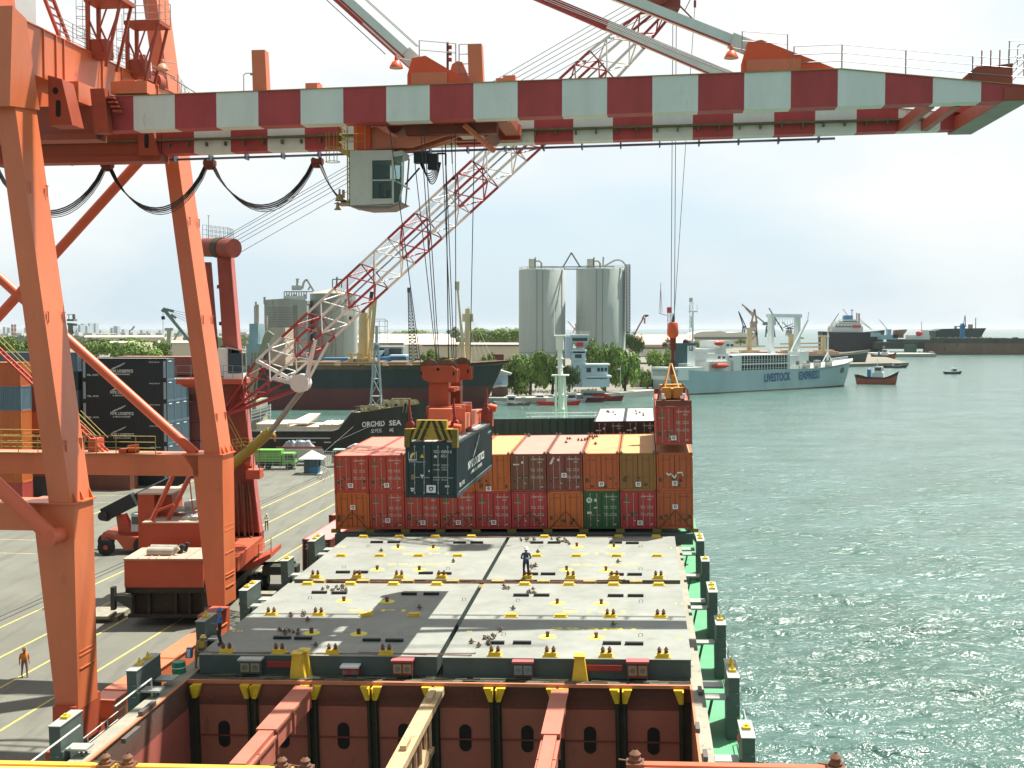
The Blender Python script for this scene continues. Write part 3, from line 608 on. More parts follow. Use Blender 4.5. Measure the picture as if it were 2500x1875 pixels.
def container(name, label, k, M, L_=CL40, H_=CH, logo=None, sticker=None, idx=0, pale=True, group=None, door=True, marks=True):
    t = thing(name, label, 'container', M, group)
    shared('shell', shell_mesh(k, L_, H_), t)
    if not door: return t
    for s in (-1, 1):
        d = shared('door', door_mesh(k, s, H_), t)
        for x in (.33, .78):
            r = shared('lock_rod', rod_mesh(pale, H_), d); r.location = (s*x, -.005, 0)
    if marks:
        b = MB(); wl = logo in ('tri', 'id', 'cap', 'nyk', 'round')
        if wl:
            i = IDS[idx % len(IDS)]; z = H_-.42
            b.text(i, (.2, .016, z), (1, 0, 0), (0, 0, 1), .1, .86, .01); b.text('45G1' if H_ > 2.7 else '4310', (.62, .016, z-.2), (1, 0, 0), (0, 0, 1), .09, .3, .01)
            for j, zz in enumerate((1.5, 1.38, 1.0, .88)): b.text(('MAX.GR.', 'TARE', 'NET', 'CU.CAP.')[j], (.16, .016, zz), (1, 0, 0), (0, 0, 1), .075, .28, .008); b.text(('30,480 KGS', '3,900 KGS', '26,580 KGS', '67.7 CU.M')[j], (.58, .016, zz), (1, 0, 0), (0, 0, 1), .075, .42, .008)
            b.box((-.28, .018, .55), (.14, .008, .06)); b.box((.9, .018, .3), (.16, .008, .05)); b.box((-.95, .018, .85), (.12, .008, .05))
        else:
            b.k = 2; b.text('CONTAINER', (-1.0, .016, H_-.5), (1, 0, 0), (0, 0, 1), .09, .7, .005); b.text(IDS[(idx+3) % 8], (.2, .016, H_-.45), (1, 0, 0), (0, 0, 1), .09, .8, .004)
        if logo == 'tri':
            b.k = 1; b.add([(-.98, .012, H_-.72), (-.66, .012, H_-.72), (-.7, .012, H_-.45), (-.84, .012, H_-.42)], [(0, 1, 2, 3)]); b.k = 0; b.text('HYUNDAI', (-1.02, .014, H_-.8), (1, 0, 0), (0, 0, 1), .06, .42, .01)
        if logo == 'round':
            b.k = 0; b.lathe((-.85, .014, H_-.62), [(0, 0), (.2, 0)], 16, (0, 1, 0)); b.k = 1; b.box((-.85, .008, H_-.64), (.2, .006, .05)); b.box((-.9, .008, H_-.56), (.05, .006, .12)); b.k = 0; b.box((-.42, .016, H_-.62), (.16, .006, .2)); b.box((-.85, .016, 1.1), (.3, .006, .16)); b.box((-.42, .016, 1.45), (.24, .006, .08))
        if logo == 'id': b.k = 0; b.box((-.85, .016, H_-.72), (.42, .006, .09)); b.lathe((-.42, .012, H_-.58), [(0, 0), (.09, 0)], 12, (0, 1, 0))
        if logo == 'cap': b.k = 0; b.add([(-1.05, .014, H_-.72), (-.9, .014, H_-.72), (-.66, .014, H_-.26), (-.82, .014, H_-.26)], [(0, 1, 2, 3)]); b.lathe((-.42, .012, H_-.42), [(0, 0), (.09, 0)], 12, (0, 1, 0))
        b.k = 4; r = random.Random(idx*7+1); b.box((-1.0+.1*r.random(), .017, .75), (.2, .006, .26))
        for q in range(4): b.box((r.uniform(-1, 1), .0165, r.uniform(.3, 1.0)), (r.uniform(.1, .3), .004, r.uniform(.08, .3)))
        if sticker: b.k = 3; x, z = sticker; b.box((x, -.012, z), (.36, .008, .32)); b.k = 5; b.lathe((x, -.018, z), [(.05, 0), (.1, 0)], 10, (0, 1, 0)); b.box((x, -.019, z+.08), (.2, .002, .03))
        b.build('door_marking', [WL, GL, DL, STK, STN, BLACK], t)
    return t
def cpos(col, y=0, z=0): return MS @ T(1.25+2.5*col, y, z)
UP = [('red', 'tri', (-.05, .48), 'bright red container at the quay-side end of the upper tier'), ('red', 'tri', (.02, .48), 'bright red container in the upper tier, touching the hanging dark container'), ('burnt', None, None, 'container in the upper tier hidden behind the hanging dark one, left'), ('orange', None, None, 'container in the upper tier behind the hanging dark one, right'),
      ('orange', None, (-.3, .2), 'orange container in the upper tier, right of the hanging dark container'), ('brown', 'id', None, 'dark brown container with four bright lock rods in the upper tier'), ('maroon', 'cap', (-.05, 1.1), 'maroon container with a slanted white bar in the upper tier'),
      ('burnt', None, (0, .48), 'orange container with a low white sticker in the upper tier, above the green one'), ('olive', None, (.02, .45), 'faded olive-orange container in the upper tier, under the lifted red one'), ('burnt', None, (0, .5), 'orange container with white scrapes, seaward end of the upper tier')]
LO = [('orange', None, (.05, 1.55), 'orange container at the quay-side end of the lower tier'), ('red', 'tri', (.02, .6), 'red container second from the quay side in the lower tier'), ('red', 'tri', (.02, .45), 'red container in the lower tier, below the left of the hanging one'), ('red', 'tri', (.02, .45), 'red container in the lower tier, below the right of the hanging one'),
      ('crimson', 'tri', (0, .45), 'red container under the orange one in the lower tier'), ('crimson', 'tri', None, 'red container under the dark brown one in the lower tier'), ('orange', None, None, 'orange container between the red and the green one in the lower tier'), ('green', 'round', None, 'dark green container, the only green one in the stack'),
      ('crimson', 'tri', (.1, .4), 'crimson container right of the green one in the lower tier'), ('burnt', None, (0, 1.5), 'orange container at the seaward end of the lower tier')]
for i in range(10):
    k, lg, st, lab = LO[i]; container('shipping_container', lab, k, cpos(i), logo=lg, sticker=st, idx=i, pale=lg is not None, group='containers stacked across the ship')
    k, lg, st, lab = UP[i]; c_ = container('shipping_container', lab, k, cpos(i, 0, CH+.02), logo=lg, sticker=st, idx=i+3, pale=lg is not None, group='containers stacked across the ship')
    if i == 9:
        b = MB(); b.k = 0
        for pts in (((-.55, 1.22), (-.4, 1.05), (-.25, 1.2)), ((-.2, 1.1), (-.02, .85), (.1, 1.1)), ((.15, 1.22), (.5, 1.25), (.55, 1.0))):
            for p, q in zip(pts, pts[1:]): b.bar((p[0], -.02, p[1]), (q[0], -.02, q[1]), .06, .09)
        b.build('scrape_mark', WL, c_)
# lashing sockets and twistlocks between tiers, cones on the top tier
for y, zz in ((.1, 2*CH+.02), (12.1, 2*CH+.02)):
    for i in range(2, 10):
        for s in (-1, 1):
            o = bpy.data.objects.new('twistlock', TWD); COL.objects.link(o); o.matrix_world = MS @ T(2.5*i+s*.14, y, zz-.04) @ Matrix.Scale(1.15, 4); tag(o, 'twistlock seated on a corner along the '+('near' if y < 1 else 'far')+' roof edge of the stack', 'twistlock', 'twistlocks seated on the '+('near' if y < 1 else 'far')+' roof edge'); ROOTM[o.name] = o.matrix_world.copy()
for u, v in ((1292, 1066), (1385, 1073), (1391, 1073), (1382, 1082), (1412, 1076), (1420, 1077), (1428, 1075), (1434, 1073), (1440, 1068), (1446, 1068), (1452, 1068), (1457, 1067), (1448, 1072), (1454, 1085)):
    p = S(u, v, 2*CH+.02); o = bpy.data.objects.new('twistlock', TWD); COL.objects.link(o); o.matrix_world = MS @ T(p.x, p.y, p.z) @ RZ(rr.uniform(0, 6)) @ Matrix.Scale(1.2, 4); tag(o, 'loose twistlock lying on a sunlit container roof', 'twistlock', 'loose twistlocks on the container roofs'); ROOTM[o.name] = o.matrix_world.copy()
# stacked-container supports across the bay and crossed lashing rods
sp('stack_bed', DGREY, lambda b: (b.bb((.1, -.6, -1.0), (24.9, .35, -.25)), b.bb((.1, 11.6, -1.0), (24.9, 12.6, -.02))))
b = MB(MS)
for i in range(11): b.bb((2.5*i-.3, -.05, -.25), (2.5*i+.3, .3, -.01))
b.build('stack_bed_socket', mat('moss_yellow', (.2, .18, .04), .7, 0, .2, 2, .3), ship)
for i in (0, 3, 6, 9, 5):
    t = thing('lashing_rod', ('crossed pair of lashing rods over the doors of the '+('quay-side orange', '', '', 'hidden-column red', '', 'right-hand red', 'mid-stack orange', '', '', 'seaward orange')[i]+' lower container'), 'lashing rod', MS @ T(1.25+2.5*i, -.06, 0), 'crossed lashing rods on the lower tier')
    b = MB(); b.tube((-1.1, 0, 0), (-.05, 0, 1.2), .022, 5); b.tube((1.1, -.03, 0), (.05, -.03, 1.2), .022, 5); b.build('rod', mat('rod_dark', (.06, .05, .035), .6, .3, .2, 3), t)
# two dark containers farther forward, on two more that the stack hides
for j, x in enumerate((18.93, 21.4)):
    container('shipping_container', ('dark' if not j else 'black')+' container with a pale roof behind the main stack, '+('left' if not j else 'right')+' of the pair', 'black', MS @ T(x, 14.2, 3.42), logo='id', idx=6+j, group='dark containers forward of the main stack')
    container('shipping_container', 'lower dark container hidden behind the main stack, '+('left' if not j else 'right')+' one', 'black', MS @ T(x, 14.2, .8), idx=j, group='dark containers forward of the main stack', marks=False)
    for q in range(5):
        o = bpy.data.objects.new('twistlock', TWD); COL.objects.link(o); o.matrix_world = MS @ T(x+rr.uniform(-.5, .6), 14.2+rr.uniform(4, 9), 3.42+CH) @ RZ(rr.uniform(0, 6)); tag(o, 'loose twistlock on the pale roof of a dark forward container', 'twistlock', 'loose twistlocks on the pale roofs'); ROOTM[o.name] = o.matrix_world.copy()
sp('forward_stack_bed', DGREY, lambda b: b.bb((12, 14, -1), (22.8, 26.6, .78)))
# foreground container roofs just below the camera, each on the ones beneath it
yf = -66.6
def frontrow(u, v, k, lab, w=None, right=False):
    p = plane_hit(MS, u, v, 1, yf); return p
pl = frontrow(295, 1862, 'yellow', ''); p2 = frontrow(692, 1880, 'yellow', ''); pr = plane_hit(MS, 1530, 1857, 1, -68.6)
px = pl.x+1.25; pz = pl.z
for j, lab in ((-1, 'weathered yellow container roof in the bottom left corner of the picture'), (0, 'yellow container roof along the bottom edge, right of the corner one')):
    container('shipping_container', lab, 'yellow', MS @ T(px+2.5*j, yf-CL40, pz-CH), door=False, group='containers stacked just below the camera')
c_ = container('shipping_container', 'orange container roof at the bottom edge beside the sea, right of the open hold', 'salmon', MS @ T(pr.x+CW/2, -68.6-CL40, pr.z-CH), door=False, group='containers stacked just below the camera')
for (x, y, z, lab) in ((px-1.25-.16, yf-.12, pz, 'left'), (px-1.25+.16, yf-.12, pz, 'left'), (px+1.25-.16, yf-.12, pz, 'right'), (px+1.25+.16, yf-.12, pz, 'right'), (pr.x+.1, -68.72, pr.z, 'orange'), (pr.x+CW-.1, -68.72, pr.z, 'orange')):
    t = thing('corner_cone', {'left': 'rusty stacking cone on the corner of the yellow container roof, lower left', 'right': 'stacking cone on the yellow roof edge near the hold beams', 'orange': 'rusty stacking cone on the orange container roof'}[lab], 'stacking cone', MS @ T(x, y, z), 'stacking cones on the '+lab+' foreground corners')
    b = MB(); b.box((0, 0, .02), (.2, .2, .04)); b.lathe((0, 0, .04), [(.075, 0), (.08, .03), (.05, .06), (.07, .09), (.02, .14)], 8); b.tube((.03, 0, .03), (-.19, .02, .05), .012, 5); b.build('cone_body', RUSTY, t)
sp('aft_stack_bed', DGREY, lambda b: b.bb((1, -82, -1), (25, -66, -.05)))
k2 = ('orange', 'red')
for j in range(-1, 1):
    for n_ in range(3):
        z = pz-CH*(n_+2); 
        if z > -1: container('shipping_container', 'lower container hidden under the yellow foreground roofs', 'red', MS @ T(px+2.5*j, yf-CL40, z), door=False, group='hidden lower foreground containers')
for n_ in range(3):
    z = pr.z-CH*(n_+2)
    if z > -1: container('shipping_container', 'lower container hidden under the orange foreground roof', 'red', MS @ T(pr.x+CW/2, -68.6-CL40, z), door=False, group='hidden lower foreground containers')
# the dark container hanging from the gantry's spreader
HY0 = -7.9; hb = C(987, 1219, HY0); hr = C(1119, 1220, HY0); HXc = (hb.x+hr.x)/2; HZ = C(1119, 1221, HY0).z; HZT = C(1050, 1080, HY0).z
HH = 2.591
hang = container('hanging_container', 'dark teal container hanging from the gantry spreader in mid air', 'teal', MC @ T(HXc, HY0, HZT-HH), H_=HH, idx=0, marks=False)
YL = mat('yellow_mark', (.85, .62, .05), .6, 0, .1, 2); BL2 = mat('blue_mark', (.02, .05, .16), .6, 0, .1, 2)
b = MB(); z = HH
b.text('FSCU', (.13, .014, z-.5), (1, 0, 0), (0, 0, 1), .14, .26, .012); b.text('428966 8', (.46, .014, z-.5), (1, 0, 0), (0, 0, 1), .14, .5, .012); b.text('42G1', (.46, .014, z-.7), (1, 0, 0), (0, 0, 1), .14, .26, .012)
for j, (p_, q_) in enumerate((('MAX.GROSS', '30,480 KG'), ('', '67,200 LB'), ('TARE', '3,740 KG'), ('NET', '26,740 KG'), ('CU.CAP.', '67.7 CU.M'))):
    zz = 1.5-j*.11-(.25 if j > 2 else 0)
    if p_: b.text(p_, (.1, .014, zz), (1, 0, 0), (0, 0, 1), .07, .3, .008)
    b.text(q_, (.48, .014, zz), (1, 0, 0), (0, 0, 1), .07, .32, .008)
b.lathe((.2, .012, z-.66), [(0, 0), (.07, 0)], 12, (0, 1, 0)); b.box((-.88, .016, z-.65), (.38, .006, .42)); b.k = 2; b.box((-.88, .0125, z-.62), (.34, .002, .36)); b.k = 1
b.prism([(-1.0, .006, z-.78), (-.94, .006, z-.78), (-.86, .006, z-.62), (-.76, .006, z-.56), (-.72, .006, z-.48), (-.9, .006, z-.5), (-.98, .006, z-.6)], (0, .004, 0)); b.add([(-.53, .012, z-.72), (-.33, .012, z-.72), (-.43, .012, z-.54)], [(0, 1, 2)])
b.k = 0; b.text('www.florens.com', (-1.06, .014, z-.95), (1, 0, 0), (0, 0, 1), .08, .8, .006); b.add([(-.53, .012, 1.08), (-.33, .012, 1.08), (-.43, .012, .88)], [(0, 2, 1)]); b.k = 3; b.box((-.86, .014, .96), (.18, .008, .24))
b.k = 0; b.box((-.88, .014, .42), (.2, .008, .06)); b.box((-.9, .014, .33), (.12, .008, .08)); b.box((.75, .014, .55), (.2, .008, .09)); b.box((.7, .014, .12), (.14, .008, .06)); b.box((.85, .014, .13), (.12, .008, .05)); b.box((-.1, .014, 1.25), (.06, .008, .08))
b.k = 4; b.box((0, -.03, .42), (.44, .01, .36)); b.k = 5; b.lathe((0, -.037, .42), [(.05, 0), (.1, 0)], 12, (0, 1, 0)); b.box((0, -.038, .5), (.22, .002, .03))
b.build('door_marking', [WL, YL, BL2, mat('plate_brass', (.3, .23, .12), .5, .3, .1, 2), STK, BLACK], hang)
# writing on its seaward side: a white wing over two lines
def wing(b, o, r, u, s, n=.014):
    o = Vector(o); r = Vector(r).normalized(); u = Vector(u).normalized(); nn = r.cross(u)*n
    for k in range(5):
        p = [(-1.5+.35*k, .05+.16*k), (-.9+.4*k, .3+.17*k), (.2+.25*k, .65+.13*k), (1.35, 1.28-.0*k), (.3+.25*k, .72+.12*k), (-.8+.4*k, .38+.17*k)]
        if k % 2: p = [(x*.9+.1, y-.02) for x, y in p]
        b.add([o+r*x*s+u*(y+(.1 if i_ > 2 else -.04))*s+nn for i_, (x, y) in enumerate(p)], [(0, 1, 2, 3, 4, 5)])
b = MB(); w = CW/2+.004
wing(b, (w, 6.1, 1.35), (0, 1, 0), (0, 0, 1), .78); b.text('NYK LOGISTICS', (w, 3.3, .92), (0, 1, 0), (0, 0, 1), .42, 5.6, .03); b.text('& MEGACARRIER', (w, 4.1, .62), (0, 1, 0), (0, 0, 1), .18, 4.0, .02)
b.text('TEL: NYK', (w, .6, .42), (0, 1, 0), (0, 0, 1), .2, 1.6, .02); b.text('FSCU 428966 8', (w, 10.4, 2.1), (0, 1, 0), (0, 0, 1), .12, 1.2, .01)
for k in range(60): b.add([(w, .5+k*.19, .2), (w, .6+k*.19, .2), (w, .6+k*.19, .24), (w, .5+k*.19, .24)], [(0, 1, 2, 3)])
b.build('side_lettering', WL, hang)
b = MB(); b.box((.3, 1.2, HH), (.7, 1.3, .006)); b.box((.5, 4.4, HH), (.6, 2.2, .006)); b.box((-.4, .6, HH), (.6, .7, .006)); b.box((.5, 9, HH), (.7, 3, .006)); b.build('roof_patch', mat('pale_patch', (.55, .57, .56), .5, 0, .1, 2), hang)
# the red container under the mobile crane's hook
rp = plane_hit(MS, 1643, 995, 1, -.2); rz = plane_hit(MS, 1643, 1085, 1, -.2).z
redc = container('hanging_container', 'red container being lifted off the seaward end of the stack', 'red', MS @ T(23.73, -.25, rz), logo='tri', sticker=(-.02, .45), idx=4)
# ------------------------------------------------------------ the quay gantry crane
gan = thing('gantry_crane', 'huge orange quay gantry crane with a red and white striped double boom', 'crane', MC)
def gp(name, m, fn, par=None): b = MB(MC); fn(b); return b.build(name, m, par or gan)
def leg_x(z, far): return (-3.18-(z-31.5)*.128) if far else (-3.36-(z-28.57)*.122)
for far in (0, 1):
    y0, y1 = (8, 10) if far else (-10, -8); w0, w1 = (.86, 1.02) if far else (.92, 1.08); zt = 47 if far else 33.6; zf = 13.75 if far else 13.35
    def f(b):
        for za, zb in ((zf, (zf+zt)/2), ((zf+zt)/2, zt)):
            wa = w1+(w0-w1)*(za-zf)/(31-zf) if za < 31 else w0; wb = w0 if zb > 31 else w1+(w0-w1)*(zb-zf)/(31-zf)
            xa, xb = leg_x(za, far), leg_x(zb, far)
            b.hexa([(xa, y0, za), (xa+wa, y0, za), (xa+wa, y1, za), (xa, y1, za), (xb, y0, zb), (xb+wb, y0, zb), (xb+wb, y1, zb), (xb, y1, zb)])
        xf = leg_x(zf, far)
        t0, t1 = xf-.75, xf+w1+.12; z0 = 4.4 if far else 3.6
        xl, xr = (-.8, .28) if far else (-1.34, -.24)
        b.hexa([(xl, y0, z0), (xr, y0, z0), (xr, y1, z0), (xl, y1, z0), (t0, y0, zf-.9), (t1, y0, zf-.9), (t1, y1, zf-.9), (t0, y1, zf-.9)])
        b.hexa([(t0, y0, zf-.9), (t1, y0, zf-.9), (t1, y1, zf-.9), (t0, y1, zf-.9), (t0-.6, y0, zf-.02), (t1, y0, zf-.02), (t1, y1, zf-.02), (t0-.6, y1, zf-.02)])
    leg = gp('leg', ORANGE, f)
    xf = leg_x(zf, far)
    gp('leg_flange', ORANGE, lambda b: b.bb((xf-1.4, y0-.12, zf-.04), (xf+w1+.22, y1+.12, zf+.03)))
    def f(b):
        for k in range(3):
            z = 16+6*k; x = leg_x(z, far)
            for s in (0, 1): b.box((x+w1-.02*k+.02, y0+.25+s*1.5, z), (.05, .04, .5)); b.box((x+w1-.02*k, y0+.25+s*1.5, z+.25), (.1, .16, .05))
        for z in (11, 9.3, 9.0, 7.6, 6.3, 6.1, 5.5):
            t = (z-3.6)/9; b.box(((.3+(-.15)*t if far else -.22-.25*t)+.03, y0+1, z), (.06, 1.5, .05))
        for yy in (y0+.3, y0+1.0, y0+1.9): b.prism([(xf+w1, yy, zf+.03), (xf+w1+.16, yy, zf+.03), (xf+w1-.04, yy, zf+.5)], (0, .05, 0))
    gp('leg_bracket', ORANGE, f)
    zc, zd = (12.4, 13.72) if far else (12.05, 13.32)
    gp('portal_beam', ORANGE, lambda b: b.bb((-38, y0, zc), (xf-.4, y1, zd)))
gp('sill_beam', ORANGE, lambda b: (b.bb((-1.3, -6.6, 1.0), (-.1, 9.4, 3.0)), b.bb((-1.36, -6.65, 3.0), (-.04, 9.4, 3.06)), b.box((-.7, -4.6, 3.08), (1.3, .9, .05)), b.box((-.7, 1.4, 3.08), (1.3, .9, .05))))
gp('landside_leg', ORANGE, lambda b: (b.bb((-23, -10, 1), (-21.8, -8, 32)), b.bb((-23, 8, 1), (-21.8, 10, 32))))
BGM = mat('bogie_orange', (.45, .08, .035), .55, 0, .15, 1, .15)
for y in (-9.0, 9.0):
    for x in (-.8, -22.4):
        bg_ = gp('bogie', BGM, lambda b: (b.box((x, y, 2.9), (1.1, 2.6, 1.9)), b.box((x, y, 1.6), (.8, 4.6, .9)), b.box((x, y, .85), (.6, 4.6, .7))))
        for k in range(4): gp('wheel', DGREY, lambda b: b.tube((x-.36, y-1.8+k*1.2, .42), (x+.36, y-1.8+k*1.2, .42), .4, 14), bg_)
gp('buffer', RED, lambda b: (b.box((.2, -12.2, 2.2), (.9, .8, 2.6)), b.tube((.2, -12.6, 3.6), (.2, -12.6, 3.85), .2, 8)))
PIPE = mat('brace_pipe_orange', (.7, .15, .07), .42, 0, .08, .6, .03)
gp('brace_end_plate', PIPE, lambda b: b.tube((-.95, -11.2, 11.9), (-.95, -10.0, 11.9), .38, 24))
for p_, q_, r_ in (((-1.87, 9, 13.7), (-14.6, 9, 24.7), .31), ((-3.8, 9, 33.3), (-15.4, 9, 21.5), .31), ((-.95, -10.8, 11.9), (-6.5, -10.8, 16.9), .36)):
    gp('diagonal_brace', PIPE, lambda b: b.tube(p_, q_, r_, 20))
gp('diagonal_brace', PIPE, lambda b: b.tube((-14.6, 9, 24.7), (-21, 9, 30), .31, 16))
gp('diagonal_brace', PIPE, lambda b: b.tube((-15.4, 9, 21.5), (-22, 9, 14.6), .31, 16))
# cross beam at the top between the legs, with its fittings
CB0, CB1 = 33.5, 35.8
def f(b):
    b.bb((-4.6, -10.1, CB0), (-2.78, 9.9, CB1)); b.bb((-4.7, -10.15, CB1), (-2.7, 9.9, CB1+.05))
    for y in (-7.4, -6.2, -5.4, -1.2, 1.2, 3.0, 6.0): b.bb((-2.78, y, CB0), (-2.7, y+.07, CB1))
    b.hexa([(-4.6, -10.6, 31.6), (-2.72, -10.6, 31.6), (-2.72, -7.9, 31.9), (-4.6, -7.9, 31.9), (-4.6, -10.6, CB1+.3), (-2.5, -10.6, CB1+.3), (-2.5, -9.4, CB1), (-4.6, -9.4, CB1)])
    b.bb((-2.78, -5.6, CB0-.8), (-1.9, -2.9, CB0+.2))
gp('cross_beam', ORANGE, f)
for y in (-7.1, 3.1):
    def f(b):
        b.prism([(-2.7, y, 31.3), (-1.5, y, 31.3), (-2.0, y, 33.5), (-2.7, y, 33.7)], (0, 1.2, 0)); b.k = 1
        b.prism([(-2.33+.15*cos(a), y-.01, 32.95+.17*sin(a)) for a in [2*pi*k/12 for k in range(12)]], (0, .02, 0))
        b.prism([(-2.2+.13*cos(a), y-.01, 32.1+.13*sin(a)+(.28 if sin(a) > 0 else -.28)) for a in [2*pi*k/14+.01 for k in range(14)]], (0, .02, 0))
    HB = mat('hinge_shaded_red', (.36, .075, .04), .5, 0, .15, 1, .1); gp('hinge_bracket', [HB, MAN], f)  # darker red carries the shade on the hinge in its colour
gp('hinge_plate', HB, lambda b: (b.prism([(-1.3, -5.2, 31.2), (-.55, -5.2, 31.2), (-.75, -5.2, 33.4), (-1.5, -5.2, 33.4)], (0, .5, 0)), [b.bb((-.72+.12*k, -5.15, 32.9-.22*k), (-.3+.12*k, -4.7, 33.0-.22*k)) for k in range(4)]))
gp('hinge_cover', ORANGE, lambda b: (b.bb((-.7, -4.6, 33.25), (1.2, -3.6, 33.85)), b.bb((-.3, -4.4, 33.85), (.5, -3.9, 33.95))))
# rear fixed girders and the striped boom
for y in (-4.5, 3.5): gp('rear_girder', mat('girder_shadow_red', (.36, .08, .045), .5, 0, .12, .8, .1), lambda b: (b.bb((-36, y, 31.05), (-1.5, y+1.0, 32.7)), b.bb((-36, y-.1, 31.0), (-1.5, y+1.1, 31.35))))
def zb(x): return 31.43+.0128*x
def zt(x): return (33.12+.0135*x) if x < 35.1 else 33.6-(x-35.1)*.118
for y in (-4.5, 3.5):
    e = [-1.46]+[.44+2.155*k for k in range(20)]; e = [x for x in e if x < 43]+[43.4]
    b = MB(MC)
    for k, (a, c) in enumerate(zip(e, e[1:])):
        b.k = k % 2
        if a < 35.1 < c: parts = ((a, 35.1), (35.1, c))
        else: parts = ((a, c),)
        for a_, c_ in parts:
            b.hexa([(a_, y, zb(a_)), (c_, y, zb(c_)), (c_, y+1, zb(c_)), (a_, y+1, zb(a_)), (a_, y, zt(a_)), (c_, y, zt(c_)), (c_, y+1, zt(c_)), (a_, y+1, zt(a_))])
    b.build('boom_girder', [BRED, BWHT], gan)
    gp('boom_top_flange', mat('flange_olive', (.4, .25, .1), .6, 0, .2, 1, .2), lambda b: (b.hexa([(-1.4, y-.06, zt(-1.4)), (35.1, y-.06, zt(35)), (35.1, y+1.06, zt(35)), (-1.4, y+1.06, zt(-1.4)), (-1.4, y-.06, zt(-1.4)+.04), (35.1, y-.06, zt(35)+.04), (35.1, y+1.06, zt(35)+.04), (-1.4, y+1.06, zt(-1.4)+.04)]), b.bar((35.1, y+.5, zt(35.2)+.02), (43.4, y+.5, zt(43.4)+.02), 1.12, .04)))
    s = 1 if y < 0 else -1; yi = y+1.02 if y < 0 else y-.02
    gp('trolley_rail', mat('rail_mossy', (.14, .13, .07), .7, .2, .3, 3, .3), lambda b: (b.bar((-20, yi+s*.15, 32.0), (40.5, yi+s*.15, 32.0+.0128*40), .34, .1), [b.bb((k*1.1-1, yi, 31.75+.0128*k*1.1), (k*1.1-.92, yi+s*.3, 31.97+.0128*k*1.1)) for k in range(37)]))
gp('boom_tip_beam', [HB, mat('tip_underside_lit_grey', (.3, .29, .25), .6, 0, .15, 1, .1)], lambda b: (b.hexa([(42.4, -4.55, 31.98), (43.6, -4.55, 31.98), (43.2, 4.55, 31.85), (42.0, 4.55, 31.85), (42.4, -4.55, 32.55), (43.7, -4.55, 32.55), (43.3, 4.55, 32.6), (42.0, 4.55, 32.6)]), setattr(b, 'k', 1), b.add([(42.4, -4.5, 31.965), (43.6, -4.5, 31.965), (43.2, 4.5, 31.835), (42.0, 4.5, 31.835)], [(0, 3, 2, 1)])))  # pale sheet below the beam paints its underside as lit
gp('boom_tip_tie', HB, lambda b: [b.bb((x, -3.5, 31.9), (x+.35, 3.5, 32.4)) for x in (39.2, 40.4)])
gp('tip_platform', HB, lambda b: (b.prism([(40.4, -4.4, 32.9), (42.8, -4.4, 32.6), (42.8, -4.4, 33.7), (41.9, -4.4, 33.6), (41.2, -4.4, 33.6)], (0, .9, 0)), b.prism([(41.5, 3, 32.9), (43, 3, 32.6), (43, 3, 33.4), (42, 3, 33.5)], (0, .9, 0)), [b.tube((41.4+k*.4, -4.45, 33.6), (41.4+k*.4, -4.45, 34.3), .03, 4) for k in range(4)]))
# underslung cable track with hangers
gp('cable_track', mat('track_blue_grey', (.09, .11, .16), .5, .2, .1, 1), lambda b: (b.bar((-24, 5.2, 31.0), (36.2, 5.2, 31.86), .16, .11), [b.bb((k*2.15-1.3, 4.6, 31.15+.0143*k*2), (k*2.15-1.22, 5.25, 31.5+.0128*k*2)) for k in range(-10, 18)]))
# rails on top of the boom
def f(b):
    for y in (-4.45, 4.45):
        pts = [(32.9, y, zt(32.9)), (35.1, y, zt(35.1)), (38, y, zt(38)), (41, y, zt(41)), (43.6, y, zt(43.4))]
        b.railing(pts, 1.15, .028, 3, 2.15)
    b.railing([(30.5, -4.4, 34.6), (32.6, -4.4, 34.4)], .9, .025, 2, 1.8); b.railing([(42.6, -4.5, 33.6), (43.9, -4.5, 33.6), (43.9, 4.4, 33.0)], 1.1, .028, 3, 2)
    b.railing([(15.0, -4.4, 33.5+1.1), (16.8, -4.4, 34.4)], .9, .025, 2, 1.5); b.railing([(16.9, -4.0, 33.45), (18.0, -4.0, 33.45)], 1.9, .025, 4, .6)
gp('boom_railing', RAIL, f)
# stay brackets, stays, posts and signal gear on the boom
FLAME = mat('flame_orange_paint', (.8, .1, .03), .45, 0, .06, .8, .03)
def brk(x0, x1, y, h, w=1.0):
    gp('stay_bracket', [FLAME, ORANGE], lambda b: (b.prism([(x0, y+.1, zt(x0)+.55), (x0+.25, y+.1, zt(x0)+h), (x0+.9, y+.1, zt(x0)+h+.1), (x1, y+.1, zt(x1)+.03)] + ([(x0, y+.1, zt(x0))]), (0, .16, 0)), b.prism([(x0, y+w-.3, zt(x0)+.55), (x0+.25, y+w-.3, zt(x0)+h), (x0+.9, y+w-.3, zt(x0)+h+.1), (x1, y+w-.3, zt(x1)+.03), (x0, y+w-.3, zt(x0))], (0, .16, 0)), setattr(b, 'k', 1), b.bb((x0+.2, y+.02, zt(x0)+.02), (x0+(x1-x0)*.62, y+w-.1, zt(x0)+.62))))
for y in (-4.5, 3.5): brk(14.4, 17.6, y, 1.35); brk(30.5, 34.9, y, 1.45)
def stay(p, q, band, y):
    p = V(p[0], y, p[1]); q = V(q[0], y, q[1]); d = q-p
    def f(b):
        m = p+d*band; b.k = 0; b.bar(p, m, .42, .5); b.k = 1; b.bar(m, p+d*.97, .42, .5); b.bar(p+d*.97, q, .3, .72); b.tube(q+V(0, -.26, -.05), q+V(0, .26, -.05), .28, 12)
        b.k = 0; b.bar(p+V(0, -.22, -.22), p+d*.97+V(0, -.22, -.26), .02, .09)
    gp('forestay', [BRED, BWHT], f)
stay((-3.2, 50.8), (14.75, 34.5), .02, -4.0); stay((-3.2, 50.2), (31.0, 34.75), .79, 4.0); stay((-3.2, 49.2), (31.0, 34.75), .02, -4.0); stay((-3.2, 50.8), (14.75, 34.5), .75, 4.0)
